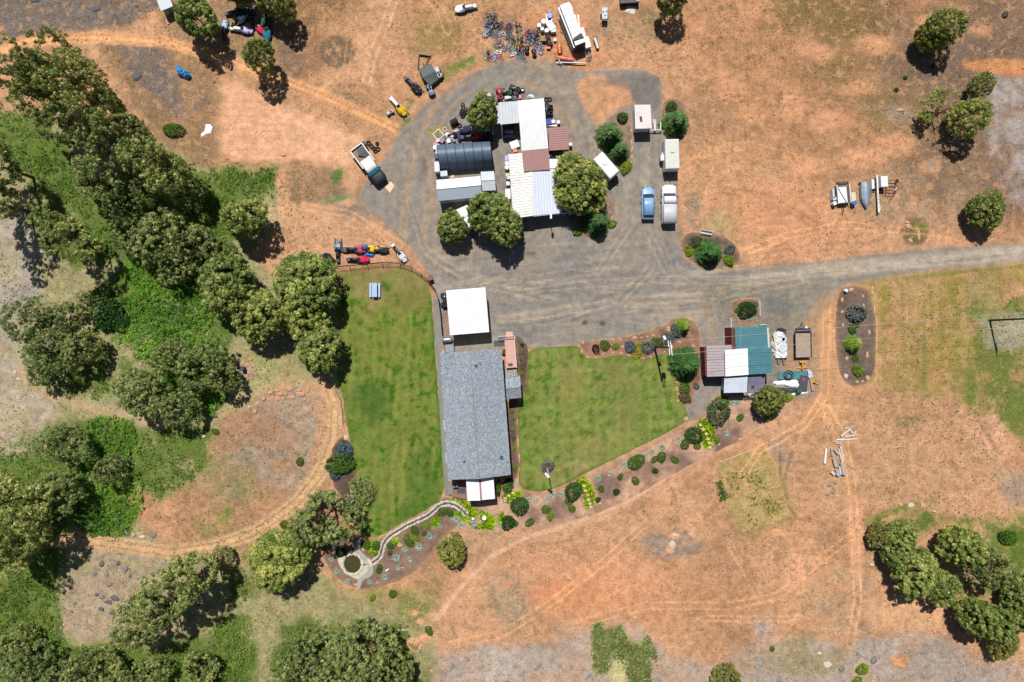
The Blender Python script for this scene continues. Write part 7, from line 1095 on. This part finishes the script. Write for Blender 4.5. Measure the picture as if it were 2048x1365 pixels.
t = thing('picture_frame', '', 'frame', 877, 270.5, 40, label='square cream wooden frame lying among the clutter by the shelter'); m = MB(); [m.box(*b_) for b_ in ((-.55, 0, .1, .14, 1.2, .1), (.55, 0, .1, .14, 1.2, .1), (0, -.55, .1, .96, .14, .1), (0, .55, .1, .96, .14, .1))]; m.build('frame', M('cream_wood', (226, 214, 196), .7), t)
for x, y in ((-.2, .1), (.2, -.1), (0, .25), (.1, -.3)): MB().box(x, y, .08, .25, .2, .14, 30 * x * 10).build('scrap', PAINTS['plum_cowl'], t)
t = thing('window_frame_scrap', '', 'frame', 890, 260, 25, label='small pale wooden frame above the square cream one'); m = MB(); [m.box(*b_) for b_ in ((-.22, 0, .1, .07, .6, .08), (.22, 0, .1, .07, .6, .08), (0, -.27, .1, .37, .07, .08), (0, .27, .1, .37, .07, .08))]; m.build('frame', M('cream_wood', (226, 214, 196), .7), t)
t = thing('carpet_roll', '', 'rolled mat', 919, 279, 3, label='short navy roll lying across the end of the red snowmobile'); MB().loft([[(.22 * math.cos(a), y, .7 + .22 * math.sin(a)) for a in [k * math.pi / 5 for k in range(10)]] for y in (-.6, .6)]).build('roll', NAVY, t, smooth=True); MB().box(0, 0, .25, .3, 1.0, .5).build('stand', WPAINT, t)
t = thing('van', '', 'van', 1018, 262, 0, label='dark vehicle parked in the shade under the grey workshop lean-to'); MB().body([(-1.2, .3, .9, 1.0, .8, .7), (.8, .3, .9, 1.0, .85, .75), (1.2, .4, .7, .8, .7, .6)]).build('body', PAINTS['navy_cowl'], t, smooth=True); MB().box(0, -.2, 1.15, 1.4, 1.3, .4, 0, .8, .8).build('windows', GLASS, t)
# barn yard: implements, mats, coil
def implement(px, py, rot, label, sc=1):
    t = thing('post_hole_digger', '', 'farm implement', px, py, rot, label=label); t.scale = (sc,) * 3; MB().tube([(0, -.5, .3), (0, .5, .45)], .12, 6).build('gearbox', YEL, t); MB().box(0, .55, .4, .8, .2, .16).build('head_bar', YEL, t); MB().tube([(-.85, -.35, .12), (0, -.3, .3), (.85, -.25, .12)], .05, 5).build('blade', YEL, t); MB().xcyl(0, -.55, .15, .13, .12, 10).build('wheel', RUBBER, t); MB().tube([(-.3, .2, .2), (-.1, .3, .35)], .05, 4).build('shaft', BLACK, t)
implement(1603, 732, 0, 'yellow farm implement just below the flat trailer'); implement(1629, 766, 60, 'small yellow farm implement at the right of the black mat', .75)
t = thing('sheet_stack', '', 'metal sheets', 1584, 751, 1, label='stack of dark teal metal roofing sheets below the flat trailer'); [MB().box(R3.uniform(-.05, .05), R3.uniform(-.04, .04), .05 + i * .05, 4.0, 1.1, .04, R3.uniform(-1, 1)).build('sheet', GREEN, t) for i in range(5)]
t = thing('hose_coil', '', 'hose', 1577, 751, 0, z=.3, label='black coiled pipe lying on the teal roofing sheets'); MB().torus((0, 0, .06), .66, .06, 26, 6).build('outer_coil', RUBBER, t); MB().torus((0, -.1, .08), .42, .07, 22, 6).build('inner_coil', RUBBER, t)
t = thing('dark_panel', '', 'panel', 1606, 767, -6, z=.15, label='dark grey flat panel with a pink square beside the roofing sheets'); MB().box(0, 0, .1, 1.15, 2.2, .2).build('panel', DKGREY, t); MB().box(0, .55, .21, .3, .3, .02).build('pink_square', PAINTS['pink_cowl'], t)
t = thing('long_board', '', 'board', 1597, 787, 8, label='long narrow white board at the bottom of the tarp pile'); MB().box(0, 0, .12, 2.4, .3, .06).build('board', WPAINT, t); t = thing('green_chair', '', 'chair', 1597, 782, 10, z=.2, label='small green plastic seat on top of the dark tarp rolls'); MB().box(0, 0, .3, .7, .5, .06).build('seat', PAINTS['green_cowl'], t); [MB().tube([(x, y, 0), (x, y, .3)], .025, 4).build('leg', BLACK, t) for x in (-.3, .3) for y in (-.2, .2)]
for x, y, l, r, lb in ((1550, 684, 2.4, 8, 'long tan board lying on the white sheeting pile'), (1563, 681, 1.5, -60, 'short white board lying crosswise on the sheeting pile'), (1567, 686, 1.6, -2, 'short grey corrugated sheet at the right of the sheeting pile')):
    t = thing('board', '', 'board', x, y, r, z=.75, label=lb); MB().box(0, 0, .03, .24 if 'tan' in lb else .4, l, .06).build('board', PLY if 'tan' in lb else LGREY, t)
t = thing('metal_panel', '', 'panel', 1564, 699, 40, z=.8, label='grey metal panel lying on the lower half of the sheeting pile'); MB().box(0, 0, .04, .85, 1.0, .06).build('panel', LGREY, t)
for x, y, lb in ((1555, 721, 'left pale log end sticking out of the sheeting pile'), (1566, 722, 'right pale log end sticking out of the sheeting pile')):
    t = thing('log', '', 'log', x, y, 10, label=lb); MB().loft([[(.13 * math.cos(a), yy, .2 + .13 * math.sin(a)) for a in [k * math.pi / 4 for k in range(8)]] for yy in (-.5, .5)]).build('log', WOOD, t)
t = thing('black_bundle', '', 'bundle', 1560, 662, 0, label='dark wheel bundle at the top of the white sheeting pile'); MB().torus((0, 0, .5), .3, .12, 14, 6).torus((.4, -.1, .4), .25, .1, 14, 6).torus((-.3, .05, .3), .22, .1, 14, 6).build('wheel', RUBBER, t)
# logs
LOG = M('grey_log', (214, 204, 196), .9, var=.2, sc=8, bump=.4); LOGD = M('dark_log', (178, 174, 172), .9, var=.25, sc=8, bump=.4); CUT = M('sawn_wood', (222, 190, 150), .9, var=.1); CHIP = M('wood_chips', (214, 168, 110), .95, var=.3, sc=9)
def log(px, py, rot, L, r, mat, z=0, desc='grey log'):
    t = thing('log', desc, 'log', px, py, rot, group='logs of the firewood pile', z=z); f = lambda y, rr: [(rr * math.cos(a) * (1 + .08 * math.sin(3 * a)), y, r + rr * math.sin(a)) for a in [k * math.pi / 5 for k in range(10)]]
    MB().loft([f(-L / 2, r), f(-L * .1, r * .96), f(L / 2, r * .88)]).build('bark', mat, t, smooth=False); m = MB(); m.loft([f(-L / 2 - .01, r * .8), f(-L / 2 + .02, r * .8)]); m.loft([f(L / 2 - .02, r * .7), f(L / 2 + .01, r * .7)]); m.build('cut_end', CUT, t)
for a in [(1650, 912, -6, 2.1, .15, PLY if 0 else M('pale_log', (246, 240, 230), .9, sc=8), 0, 'long pale log'), (1663, 904, 6, 1.0, .16, LOGD, 0, 'short dark log'), (1671, 903, 40, .9, .2, LOGD, 0, 'short dark log'), (1680, 912, 14, 2.1, .13, LOG, 0, 'thin grey log'), (1683, 908, 12, 2.2, .11, LOG, .1, 'thin grey log'), (1684, 938, 12, 1.6, .3, LOGD, 0, 'thick dark log'), (1673, 945, 12, .9, .27, LOGD, 0, 'thick dark log'), (1668, 925, 15, 1.2, .25, LOGD, 0, 'thick dark log'), (1679, 941, 10, 1.1, .15, LOG, .1, 'thin grey log'), (1664, 946, 50, .6, .22, LOG, 0, 'short grey log'), (1690, 866, -52, 1.6, .15, LOG, 0, 'long grey log'), (1697, 873, -80, 1.1, .13, LOG, 0, 'short grey log'), (1693, 879, -88, 2.9, .08, M('pale_log', (246, 240, 230), .9, sc=8), 0, 'thin pale pole'), (1677, 883, -88, 1.3, .08, LOG, 0, 'thin pale pole'), (1676, 887, -100, .8, .1, LOG, 0, 'short grey log'), (1700, 862, 40, .9, .12, LOG, 0, 'short grey log'), (1708, 868, -30, .8, .1, LOG, .1, 'short grey log'), (1692, 857, -70, .5, .1, LOG, 0, 'short grey log')]: log(*a)
def rocky(seed, n=2):
    bm = bmesh.new(); bmesh.ops.create_icosphere(bm, subdivisions=n, radius=1); R = random.Random(seed)
    for k in range(7):
        d = Vector((R.uniform(-1, 1), R.uniform(-1, 1), R.uniform(-.2, 1))).normalized(); c_ = R.uniform(.55, .85)
        for v in bm.verts:
            s = v.co.dot(d) - c_
            if s > 0: v.co -= d * s
    for v in bm.verts: v.co *= R.uniform(.95, 1.05); v.co.z *= .8
    me = bpy.data.meshes.new('rock'); bm.to_mesh(me); bm.free(); return me
ROCKM = {'o': M('orange_rock', (206, 160, 124), .95, var=.2, sc=4, bump=.5), 'g': M('grey_rock', (134, 126, 122), .95, var=.25, sc=4, bump=.5), 'l': M('pale_rock', (216, 196, 178), .95, var=.15, sc=4, bump=.4), 'd': M('dark_basalt', (104, 100, 102), .95, var=.3, sc=5, bump=.5)}
ROCKS = {}
for k in ROCKM:
    for i in range(4): me = rocky(10 * ord(k) + i); me.materials.append(ROCKM[k]); ROCKS[k, i] = me
def rock(px, py, rx, ry, rot, k, desc, hz=.5, z=0, name='rock', cat='rock', group='rocks set around the garden'):
    o = bpy.data.objects.new(name, ROCKS[k, rnd.randrange(4)]); C.objects.link(o); q = P(px, py); o.location = (q.x, q.y, .02 + z); o.scale = (rx * S, ry * S, min(rx, ry) * S * hz * 1.3); o.rotation_euler = (0, 0, rad(rot)); return tag(o, desc, cat, group, pxy=(px, py))
OR_ = 'orange rock'
for a in [(1187, 682, 4, 2), (1198, 681, 4, 1.5), (1212, 679.5, 4, 1.6), (1226, 680, 5, 2.2), (1240, 679, 4.5, 1.8), (1269, 676, 6, 4.5), (1283, 676, 4.5, 2), (1294, 673.5, 4, 2), (1306, 671, 5.5, 2), (1337, 659, 5.5, 5.5), (1354, 647, 5.5, 4), (1380, 639, 6, 4), (1166, 685, 3, 5), (1163, 703, 3, 5), (1175, 715, 4, 2.5), (1191, 715.5, 4.5, 2), (1206, 709.5, 3, 3), (1226, 705.5, 4, 2.2), (1242, 706, 5, 2), (1258, 711, 4, 2.5), (1273, 716, 3.5, 1.8), (1287, 717, 4, 2.3), (1302, 714.5, 3.5, 2), (1329, 704, 2.5, 2), (1246, 694, 6, 2.5), (1359, 685, 6, 2), (1386, 692, 5, 2.5),
          (1354, 765, 2.5, 4), (1353, 778, 3, 6), (1356, 789, 3, 4), (1372, 838, 6, 6), (1356, 802, 4, 3), (1689, 579.5 if 0 else 592, 0, 0), (1702, 581, 6.5, 5), (1684, 600, 4, 5), (1726, 593, 3, 4), (1684, 625, 4, 4), (1727, 612, 3, 5), (1686, 650, 3, 4.5), (1738, 665, 3.5, 6.5), (1689, 684, 4.5, 5), (1693.5, 717, 4.5, 5), (1734, 710, 4.5, 8), (1714, 764, 5, 3.2), (1735, 757, 7, 7), (1725, 763, 4, 3), (1564, 815, 4, 3.5), (1487, 768, 0, 0),
          (1198, 278, 3, 6), (1199, 288, 3, 3), (1262, 262, 3, 5), (1263, 285, 3, 8), (1264, 300, 2.5, 8), (1264, 315, 3, 6), (1261, 328, 4, 5), (1205, 299, 2.5, 3), (1226, 319, 3, 3), (1257, 348, 3, 2), (1330, 232, 4, 5), (1334, 254, 4, 4), (1328, 263, 7, 3), (1338, 222, 2.5, 3), (1391, 521, 5.5, 3.5), (1363, 497, 3, 2.5), (1367, 508, 3, 2), (1448, 536, 3, 3), (1462, 535, 2, 2), (1477, 533, 2, 2.5), (1211, 396, 2, 4), (1216, 410, 2, 4), (1224, 436, 3, 4), (1205, 385, 2.5, 3), (1221, 425, 2, 3),
          (1063, 998, 0, 0), (1028, 998, 5, 3), (978, 1014, 4, 2.5), (990, 1011, 3, 2), (1307, 883.5, 3, 4), (1272, 974, 4, 3), (1437, 889, 5, 3.5), (1400, 904, 7, 3), (1480, 880, 5, 4), (1354, 927, 4, 3), (1200, 1008, 6, 2.5), (1154, 1020, 6, 2), (1082, 1051, 4, 2.5), (1114, 1041, 3, 2), (1045, 1055, 4, 2), (1226, 928, 2, 1.5), (665, 1108, 5, 5), (671, 1098, 3, 3), (799, 1090.5, 9, 5), (726, 1100, 4, 4), (755, 1166, 3, 3), (711, 1170, 5, 3), (824, 1128, 0, 0), (805, 1136, 5, 2), (1049, 1050, 0, 0),
          (620, 797, 0, 0)]:
    if a[2]: rock(a[0], a[1], a[2], a[3], rnd.uniform(-8, 8), 'o', OR_)
for a in [(510, 823, 6, 6, 0), (514, 809, 7, 5, 40), (527, 799, 5.5, 5, 0), (540, 786, 7, 4, 40), (554, 781, 8, 4, 0), (555, 797, 7, 5, 0), (566, 799, 4, 3.5, 0), (571, 788, 5, 3, 30), (579, 778, 8, 5.5, 10), (598, 781, 7, 5, 30), (600, 789, 12, 5, 0), (609, 799, 4.5, 4.5, 0), (616, 782, 3, 7, 10), (559, 788, 9, 5, 0), (583, 795, 9, 4, 0)]:
    rock(*a, 'o', 'rough orange boulder', group='boulders lining the round clearing')
rock(498, 814, 3, 3, 0, 'l', 'pale stone'); rock(408, 873, 4.5, 4.5, 0, 'l', 'pale stone'); rock(1578, 872.5, 2.5, 2.5, 0, 'l', 'pale stone'); rock(692, 876, 5, 6, 20, 'l', 'large pale stone'); rock(1692, 753, 7 if 0 else 4.5, 6.5, 30, 'l', 'grey white stone'); rock(1258, 346, 3, 2.5, 0, 'g', 'grey stone')
for a in [(193, 18, 10, 7, 0, 'd', 'dark lava boulder'), (70, 0, 12, 6, 0, 'd', 'dark lava boulder'), (276, 152, 12, 10, 10, 'd', 'dark lava boulder'), (103, 180 + 341 - 341 + 341, 7, 7, 0, 'g', 'grey boulder'), (203, 1128, 6, 7, 0, 'd', 'dark lava boulder'), (236, 1127, 4.5, 6, 0, 'd', 'dark lava boulder'), (250, 1139, 7, 8, 0, 'g', 'grey boulder'), (217, 1170, 8, 5, 0, 'g', 'grey boulder'), (230, 1197, 9, 7, -30, 'd', 'dark lava boulder'), (216, 1205, 9, 6, -20, 'd', 'dark lava boulder'), (204, 1195, 6, 5, 0, 'g', 'grey boulder'), (203, 1219, 7, 5, -30, 'd', 'dark lava boulder'), (225, 1226, 6, 5, 0, 'd', 'dark lava boulder'), (193, 1190, 4, 5, 0, 'd', 'dark lava boulder'), (189, 1148, 5, 5, 0, 'g', 'grey boulder'), (213, 1150, 5, 4, 0, 'g', 'grey boulder'), (260, 1153, 3, 5, 0, 'd', 'dark lava boulder'), (275, 1158, 3, 2, 0, 'g', 'grey boulder'), (120, 1267, 7, 4, 20, 'g', 'grey boulder'), (149, 1207, 4, 4, 0, 'g', 'grey boulder'), (142, 1224, 5, 4, 0, 'g', 'grey boulder'),
          (254, 1066, 6, 6, 0, 'g', 'grey boulder'), (267, 1071, 5, 5, 0, 'o', 'rough orange boulder'), (283, 1074, 7, 4, 0, 'l', 'pale stone'), (306, 1071, 9, 7, 0, 'g', 'grey boulder'), (1684, 1337, 7, 7, 0, 'g', 'grey boulder'), (1748, 1320, 8, 9, 0, 'g', 'grey boulder'), (1655, 1330, 9, 8, 0, 'l', 'pale stone'), (1638, 1307, 6, 4, 0, 'l', 'pale stone'), (1800, 220, 10, 4, 0, 'o', 'flat orange boulder'), (1814, 445, 7, 3, 0, 'o', 'flat orange boulder'), (1816, 453, 8, 6, 0, 'o', 'rough orange boulder'), (1838, 470, 3.5, 11, 0, 'o', 'long orange rock'), (1820, 481, 7, 4.5, -30, 'o', 'flat orange boulder'), (1815, 461, 4, 2, 0, 'g', 'grey stone'),
          (589, 1050, 5, 4, 30, 'o', 'rough orange boulder'), (831, 1287, 13, 12, 0, 'o', 'large orange boulder'), (850, 1278, 8, 5, 0, 'o', 'rough orange boulder'), (806, 1260, 3, 3, 0, 'l', 'pale stone'), (796, 1262, 3, 5, 0, 'l', 'pale stone'), (863, 1342, 4, 4, 0, 'o', 'rough orange boulder'), (1800, 1009, 6, 5, 0, 'o', 'rough orange boulder'), (1822, 1011, 7, 6, 0, 'l', 'pale stone'), (1846, 1012, 7, 5, 0, 'o', 'rough orange boulder'), (1868, 1023, 4, 2, 0, 'l', 'pale stone'), (1727, 1097, 4, 4, 0, 'o', 'rough orange boulder'), (1743, 1130, 5, 4, 0, 'l', 'pale stone'), (1738, 1063, 4, 4, 0, 'o', 'rough orange boulder'), (1670, 967, 5, 3, 0, 'g', 'grey boulder'), (1658, 972, 6, 3, 0, 'g', 'grey boulder'), (1665, 986, 5, 3, 0, 'g', 'grey boulder'), (1676, 992, 3, 2, 0, 'l', 'pale stone'), (1655, 990, 5, 3, 0, 'g', 'grey boulder'),
          (274, 12, 4, 3, 0, 'd', 'dark lava boulder'), (336, 46, 5, 4, 0, 'o', 'rough orange boulder'), (428, 163, 4, 4, 0, 'g', 'grey stone'), (566, 310, 8, 3, 0, 'o', 'flat orange boulder'), (470, 322, 12, 5, -10, 'o', 'flat orange boulder'), (1587, 1118, 8, 9, 0, 'o', 'broad orange mound'), (1587, 1136, 9, 8, 0, 'o', 'broad orange mound'), (1587, 1153, 9, 10, 0, 'o', 'broad orange mound'), (37, 758, 6, 3, 0, 'l', 'pale stone'), (30, 745, 4, 5, 0, 'l', 'pale stone'), (575, 1190, 5, 4, 0, 'l', 'pale stone'), (1014, 1364, 7, 4, 0, 'g', 'grey boulder'), (1345, 1090, 7, 10, 0, 'l', 'pale orange slab'), (1350, 1070, 6, 4, 0, 'l', 'pale orange slab')]:
    rock(*a, hz=.4)
def stone_step(px, py, rx, ry, rot=0, desc='flat stepping stone'):
    R = random.Random(int(px * py)); m = MB(); n = 9; m.prism([(rx * S * R.uniform(.85, 1.1) * math.cos(2 * math.pi * k / n), ry * S * R.uniform(.85, 1.1) * math.sin(2 * math.pi * k / n)) for k in range(n)], 0, .2); o = m.build('stepping_stone', M('buff_stone', (222, 186, 140), .9, var=.12, sc=5)); o.location = P(px, py, 0) + Vector((0, 0, .02)); o.rotation_euler = (0, 0, rad(rot)); tag(o, desc, 'stepping stone', 'stepping stones', pxy=(px, py))
for x, y in [(1168, 972), (1171, 981), (1175, 990), (1177, 999), (1179.5, 1007), (1181, 1014), (1400, 850), (1405.5, 858.5), (1411.5, 868), (1415, 878), (1418, 886), (1419, 895), (1026, 986), (1018, 991), (1011, 997), (1010, 1000.5), (1024, 980)]: stone_step(x, y, 3.6, 3)
# pond, stream, garden path
def ring(cx, cy, rx, ry, n=40, rot=0): return [(cx + rx * math.cos(2 * math.pi * k / n), cy + ry * math.sin(2 * math.pi * k / n)) for k in range(n)]
WAT = M('pond_water', (74, 72, 36), .08, var=.12, sc=2, spec=.6); slab('stone_apron', smooth_poly([(674, 1115), (690, 1110), (700, 1100), (718, 1108), (740, 1126), (748, 1138), (745, 1150), (730, 1158), (716, 1160), (695, 1150), (680, 1134)], 2), .0, .062, M('pale_concrete', (206, 196, 176), .9, var=.15, sc=2, bump=.3), 'pale concrete apron around the round pond')
slab('pond', ring(705, 1128, 17, 18), .03, .085, WAT, 'small round pond of dark olive water')
slab('garden_path', smooth_poly([(716, 1076), (725, 1082), (716, 1096), (728, 1108), (742, 1122), (746, 1130), (748, 1146), (740, 1155), (726, 1159), (722, 1172), (718, 1180), (712, 1176), (716, 1158), (730, 1148), (738, 1138), (724, 1118), (712, 1104), (708, 1094)], 2), .02, .1, M('path_concrete', (170, 168, 156), .9, var=.1), 'curved grey concrete garden path beside the pond')
STR = [(934, 1030), (923, 1019), (911, 1010), (893, 1006), (878, 1011), (866, 1023), (852, 1034), (825, 1045), (798, 1060), (774, 1076), (766, 1091), (763.6, 1101), (761, 1113), (751, 1122), (741, 1128), (722, 1130)]
def ribbon(name, pts, w0, z, mat, label):
    m = MB(); n = len(pts); L, Rr = [], []
    for i, q in enumerate(pts):
        a = pts[max(i - 1, 0)]; b = pts[min(i + 1, n - 1)]; dx, dy = b[0] - a[0], b[1] - a[1]; l = math.hypot(dx, dy); nx, ny = -dy / l * w0 / 2, dx / l * w0 / 2; L.append((q[0] + nx, q[1] + ny)); Rr.append((q[0] - nx, q[1] - ny))
    vs = [Vector((*P(*q)[:2], z)) for q in L] + [Vector((*P(*q)[:2], z)) for q in Rr]; m.add(vs, [(i, i + 1, n + i + 1, n + i) for i in range(n - 1)]); return tag(m.build(name, mat), kind='structure', label=label)
def chaikin(pts, it=2):
    for _ in range(it): pts = [pts[0]] + [q for a, b in zip(pts, pts[1:]) for q in ((a[0] * .75 + b[0] * .25, a[1] * .75 + b[1] * .25), (a[0] * .25 + b[0] * .75, a[1] * .25 + b[1] * .75))] + [pts[-1]]
    return pts
SC2 = chaikin(STR); ribbon('stream_bank', SC2, 11, .055, M('pale_gravel', (186, 174, 160), .95, var=.3, sc=9, bump=.5), 'pale stone lined banks of the little stream'); ribbon('stream', SC2, 4.2, .072, M('stream_bed', (96, 84, 76), .4, var=.3, sc=8), 'narrow dark stream bed winding from the house to the pond')
R5 = random.Random(8); me_s = rocky(77, 1); me_s.materials.append(M('whitish_stone', (214, 204, 190), .9, var=.3, sc=2))
m = MB()
for i in range(len(SC2) - 1):
    a, b = SC2[i], SC2[i + 1]; l = math.hypot(b[0] - a[0], b[1] - a[1]); nx, ny = -(b[1] - a[1]) / l, (b[0] - a[0]) / l
    for k in range(int(l * 3.2)):
        t_ = R5.random(); s = R5.choice((-1, 1)); o_ = R5.uniform(2.2, 5.6) * s; q = P(a[0] + (b[0] - a[0]) * t_ + nx * o_, a[1] + (b[1] - a[1]) * t_ + ny * o_); r = R5.uniform(.05, .13); m.box(q.x, q.y, .08, r * 2, r * 1.6, r * 1.2, R5.uniform(0, 180), .6, .6)
for k in range(150):
    a = R5.uniform(0, 6.28); q = P(705 + (18 + R5.uniform(0, 4)) * math.cos(a), 1128 + (19 + R5.uniform(0, 4)) * math.sin(a)); r = R5.uniform(.07, .2); m.box(q.x, q.y, .11, r * 2, r * 1.6, r * 1.2, R5.uniform(0, 180), .6, .6)
tag(m.build('edging_stones', M('whitish_stone', (214, 204, 190), .9, var=.3, sc=2)), kind='stuff', label='whitish cobbles edging the stream and the round pond')
t = thing('footbridge', '', 'footbridge', 740, 1123, 30, label='tiny white plank bridge where the stream meets the pond'); [MB().box(-.12 + i * .12, 0, .2, .11, .95, .05).build('plank', PLY, t) for i in range(3)]
t = thing('garden_bench', '', 'bench', 775, 1139, 35, label='small white bench on the brown bed right of the pond'); MB().box(0, 0, .35, .5, .22, .05).build('seat', WPAINT, t); [MB().box(x, 0, .17, .05, .2, .34).build('leg', WPAINT, t) for x in (-.2, .2)]
t = thing('slatted_bench', '', 'bench', 1411, 467, -10, label='white slatted garden bench above the corner shrub bed')
for i in range(9): MB().box(-.72 + i * .18, 0, .42, .13, .42, .04).build('slat', WPAINT, t)
MB().box(0, .24, .65, 1.6, .05, .4).build('backrest', WPAINT, t); [MB().box(x, y, .2, .06, .06, .4).build('leg', WPAINT, t) for x in (-.7, .7) for y in (-.15, .15)]
for px, py, lb in ((1010, 702, 'left terracotta pot beside the pink deck'), (1007, 707, 'small dark pot under the house eave by the deck')):
    t = thing('flower_pot', '', 'plant pot', px, py, 0, label=lb); MB().cyl(0, 0, 0, .35, .15, 12, .22).build('pot', M('terracotta', (180, 110, 86), .8), t); me = PROTO['green'][0]; o = bpy.data.objects.new('plant', me); C.objects.link(o); o.parent = t; o.location = (0, 0, .35); o.scale = (.25, .25, .25)
hd = shrub(997, 976, 8, 'hedge', 'x', h=1.1, name='hedge', cat='hedge'); hd.scale = (.32, 1.15, 1.1); hd.rotation_euler = (0, 0, 0); REG.pop(); hd['label'] = 'narrow clipped green hedge at the right side of the white patio roof'
# white timber edges of the small fenced bed
for i, (x0, y0, x1, y1) in enumerate(((1519.5, 600, 1520.5, 632), (1462, 636, 1462.5, 656), (1520, 651, 1532, 650))):
    m = MB(); m.tube([P(x0, y0, .2), P(x1, y1, .2)], .06, 4); tag(m.build('edging_rail', WPAINT), None, 'edging', label=('white rail along the right of the small bed above the barn', 'short white rail at the left of the small bed above the barn', 'white rail along the top wall of the green barn roof')[i])
for i in range(6): rock(1484 + i * 6, 598, 3.2, 1.6, 0, 'o', 'orange edging rock')
for i in range(4): rock(1463 + i * 3.6, 604 - i * 1.2, 2.2, 1.6, 0, 'o', 'orange edging rock')
# ------------------------------------------------------------------ labels that say which one: nearest landmark, direction and rank
LM = [(950, 830, 'the grey house'), (935, 625, 'the white garage'), (1066, 270, 'the white workshop'), (930, 315, 'the arched shelter'), (918, 380, 'the long tarp tent'), (1485, 715, 'the green roofed barn'), (1294, 410, 'the blue wagon'), (1336, 411, 'the white pickup'), (1287, 235, 'the small white shed'), (1142, 65, 'the long white trailer'), (705, 1128, 'the round pond'), (1095, 938, 'the white lamp post'), (1309, 694, 'the power pole'), (1601, 690, 'the flat trailer'), (1729, 391, 'the grey boat'), (742, 335, 'the black truck'), (751, 581, 'the picnic table'), (1980, 641, 'the field power pole'), (1665, 925, 'the log pile'), (673, 105, 'the round burnt patch'), (370, 147, 'the blue covered machine'), (414, 262, 'the white plastic sheet'), (488, 738, 'the burn barrel'), (1515, 980, 'the garden plot'), (1830, 463, 'the round rock island'), (560, 790, 'the boulder row'), (1587, 1136, 'the orange mounds'), (1385, 872, 'the upper stepping stones'), (1170, 990, 'the lower stepping stones'), (1712, 670, 'the oval dark bed'), (720, 505, 'the snowmobile row'), (1030, 75, 'the bicycle heap'), (0, 0, 'the top left photo corner'), (2048, 0, 'the top right photo corner'), (0, 1365, 'the bottom left photo corner'), (2048, 1365, 'the bottom right photo corner'), (0, 682, 'the left photo edge'), (700, 1365, 'the bottom photo edge'), (1260, 1310, 'the olive shrub mat'), (215, 1180, 'the lava boulder clearing')]
DN = ['right of', 'above right of', 'above', 'above left of', 'left of', 'below left of', 'below', 'below right of']
ORD = ['nearest', 'second', 'third', 'fourth', 'fifth', 'sixth', 'seventh', 'eighth', 'ninth', 'tenth', 'eleventh', 'twelfth', 'thirteenth', 'fourteenth', 'fifteenth', 'sixteenth']
groups = {}
for o, desc, pxy in REG:
    x, y = pxy; c = sorted(LM, key=lambda l: (l[0] - x) ** 2 + (l[1] - y) ** 2)[0]; d = math.hypot(c[0] - x, c[1] - y)
    a = DN[int(((math.degrees(math.atan2(c[1] - y, x - c[0])) + 22.5) % 360) // 45)] if d > 14 else 'at'
    groups.setdefault((desc, a, c[2]), []).append((d, o))
for (desc, a, l), it in groups.items():
    it.sort(key=lambda q: q[0])
    for i, (d, o) in enumerate(it):
        far = len(it) > 2 and i == len(it) - 1
        tl = '' if len(it) == 1 else (', farthest from it' if far else ', nearest to it' if i == 0 else ', %s nearest to it' % ORD[i])
        s = '%s %s %s%s' % (desc, a, l, tl)
        if len(s.split()) > 16: s = s.replace('photo ', '').replace(' to it', '').replace(' from it', '')
        o['label'] = s
bpy.context.view_layer.update()
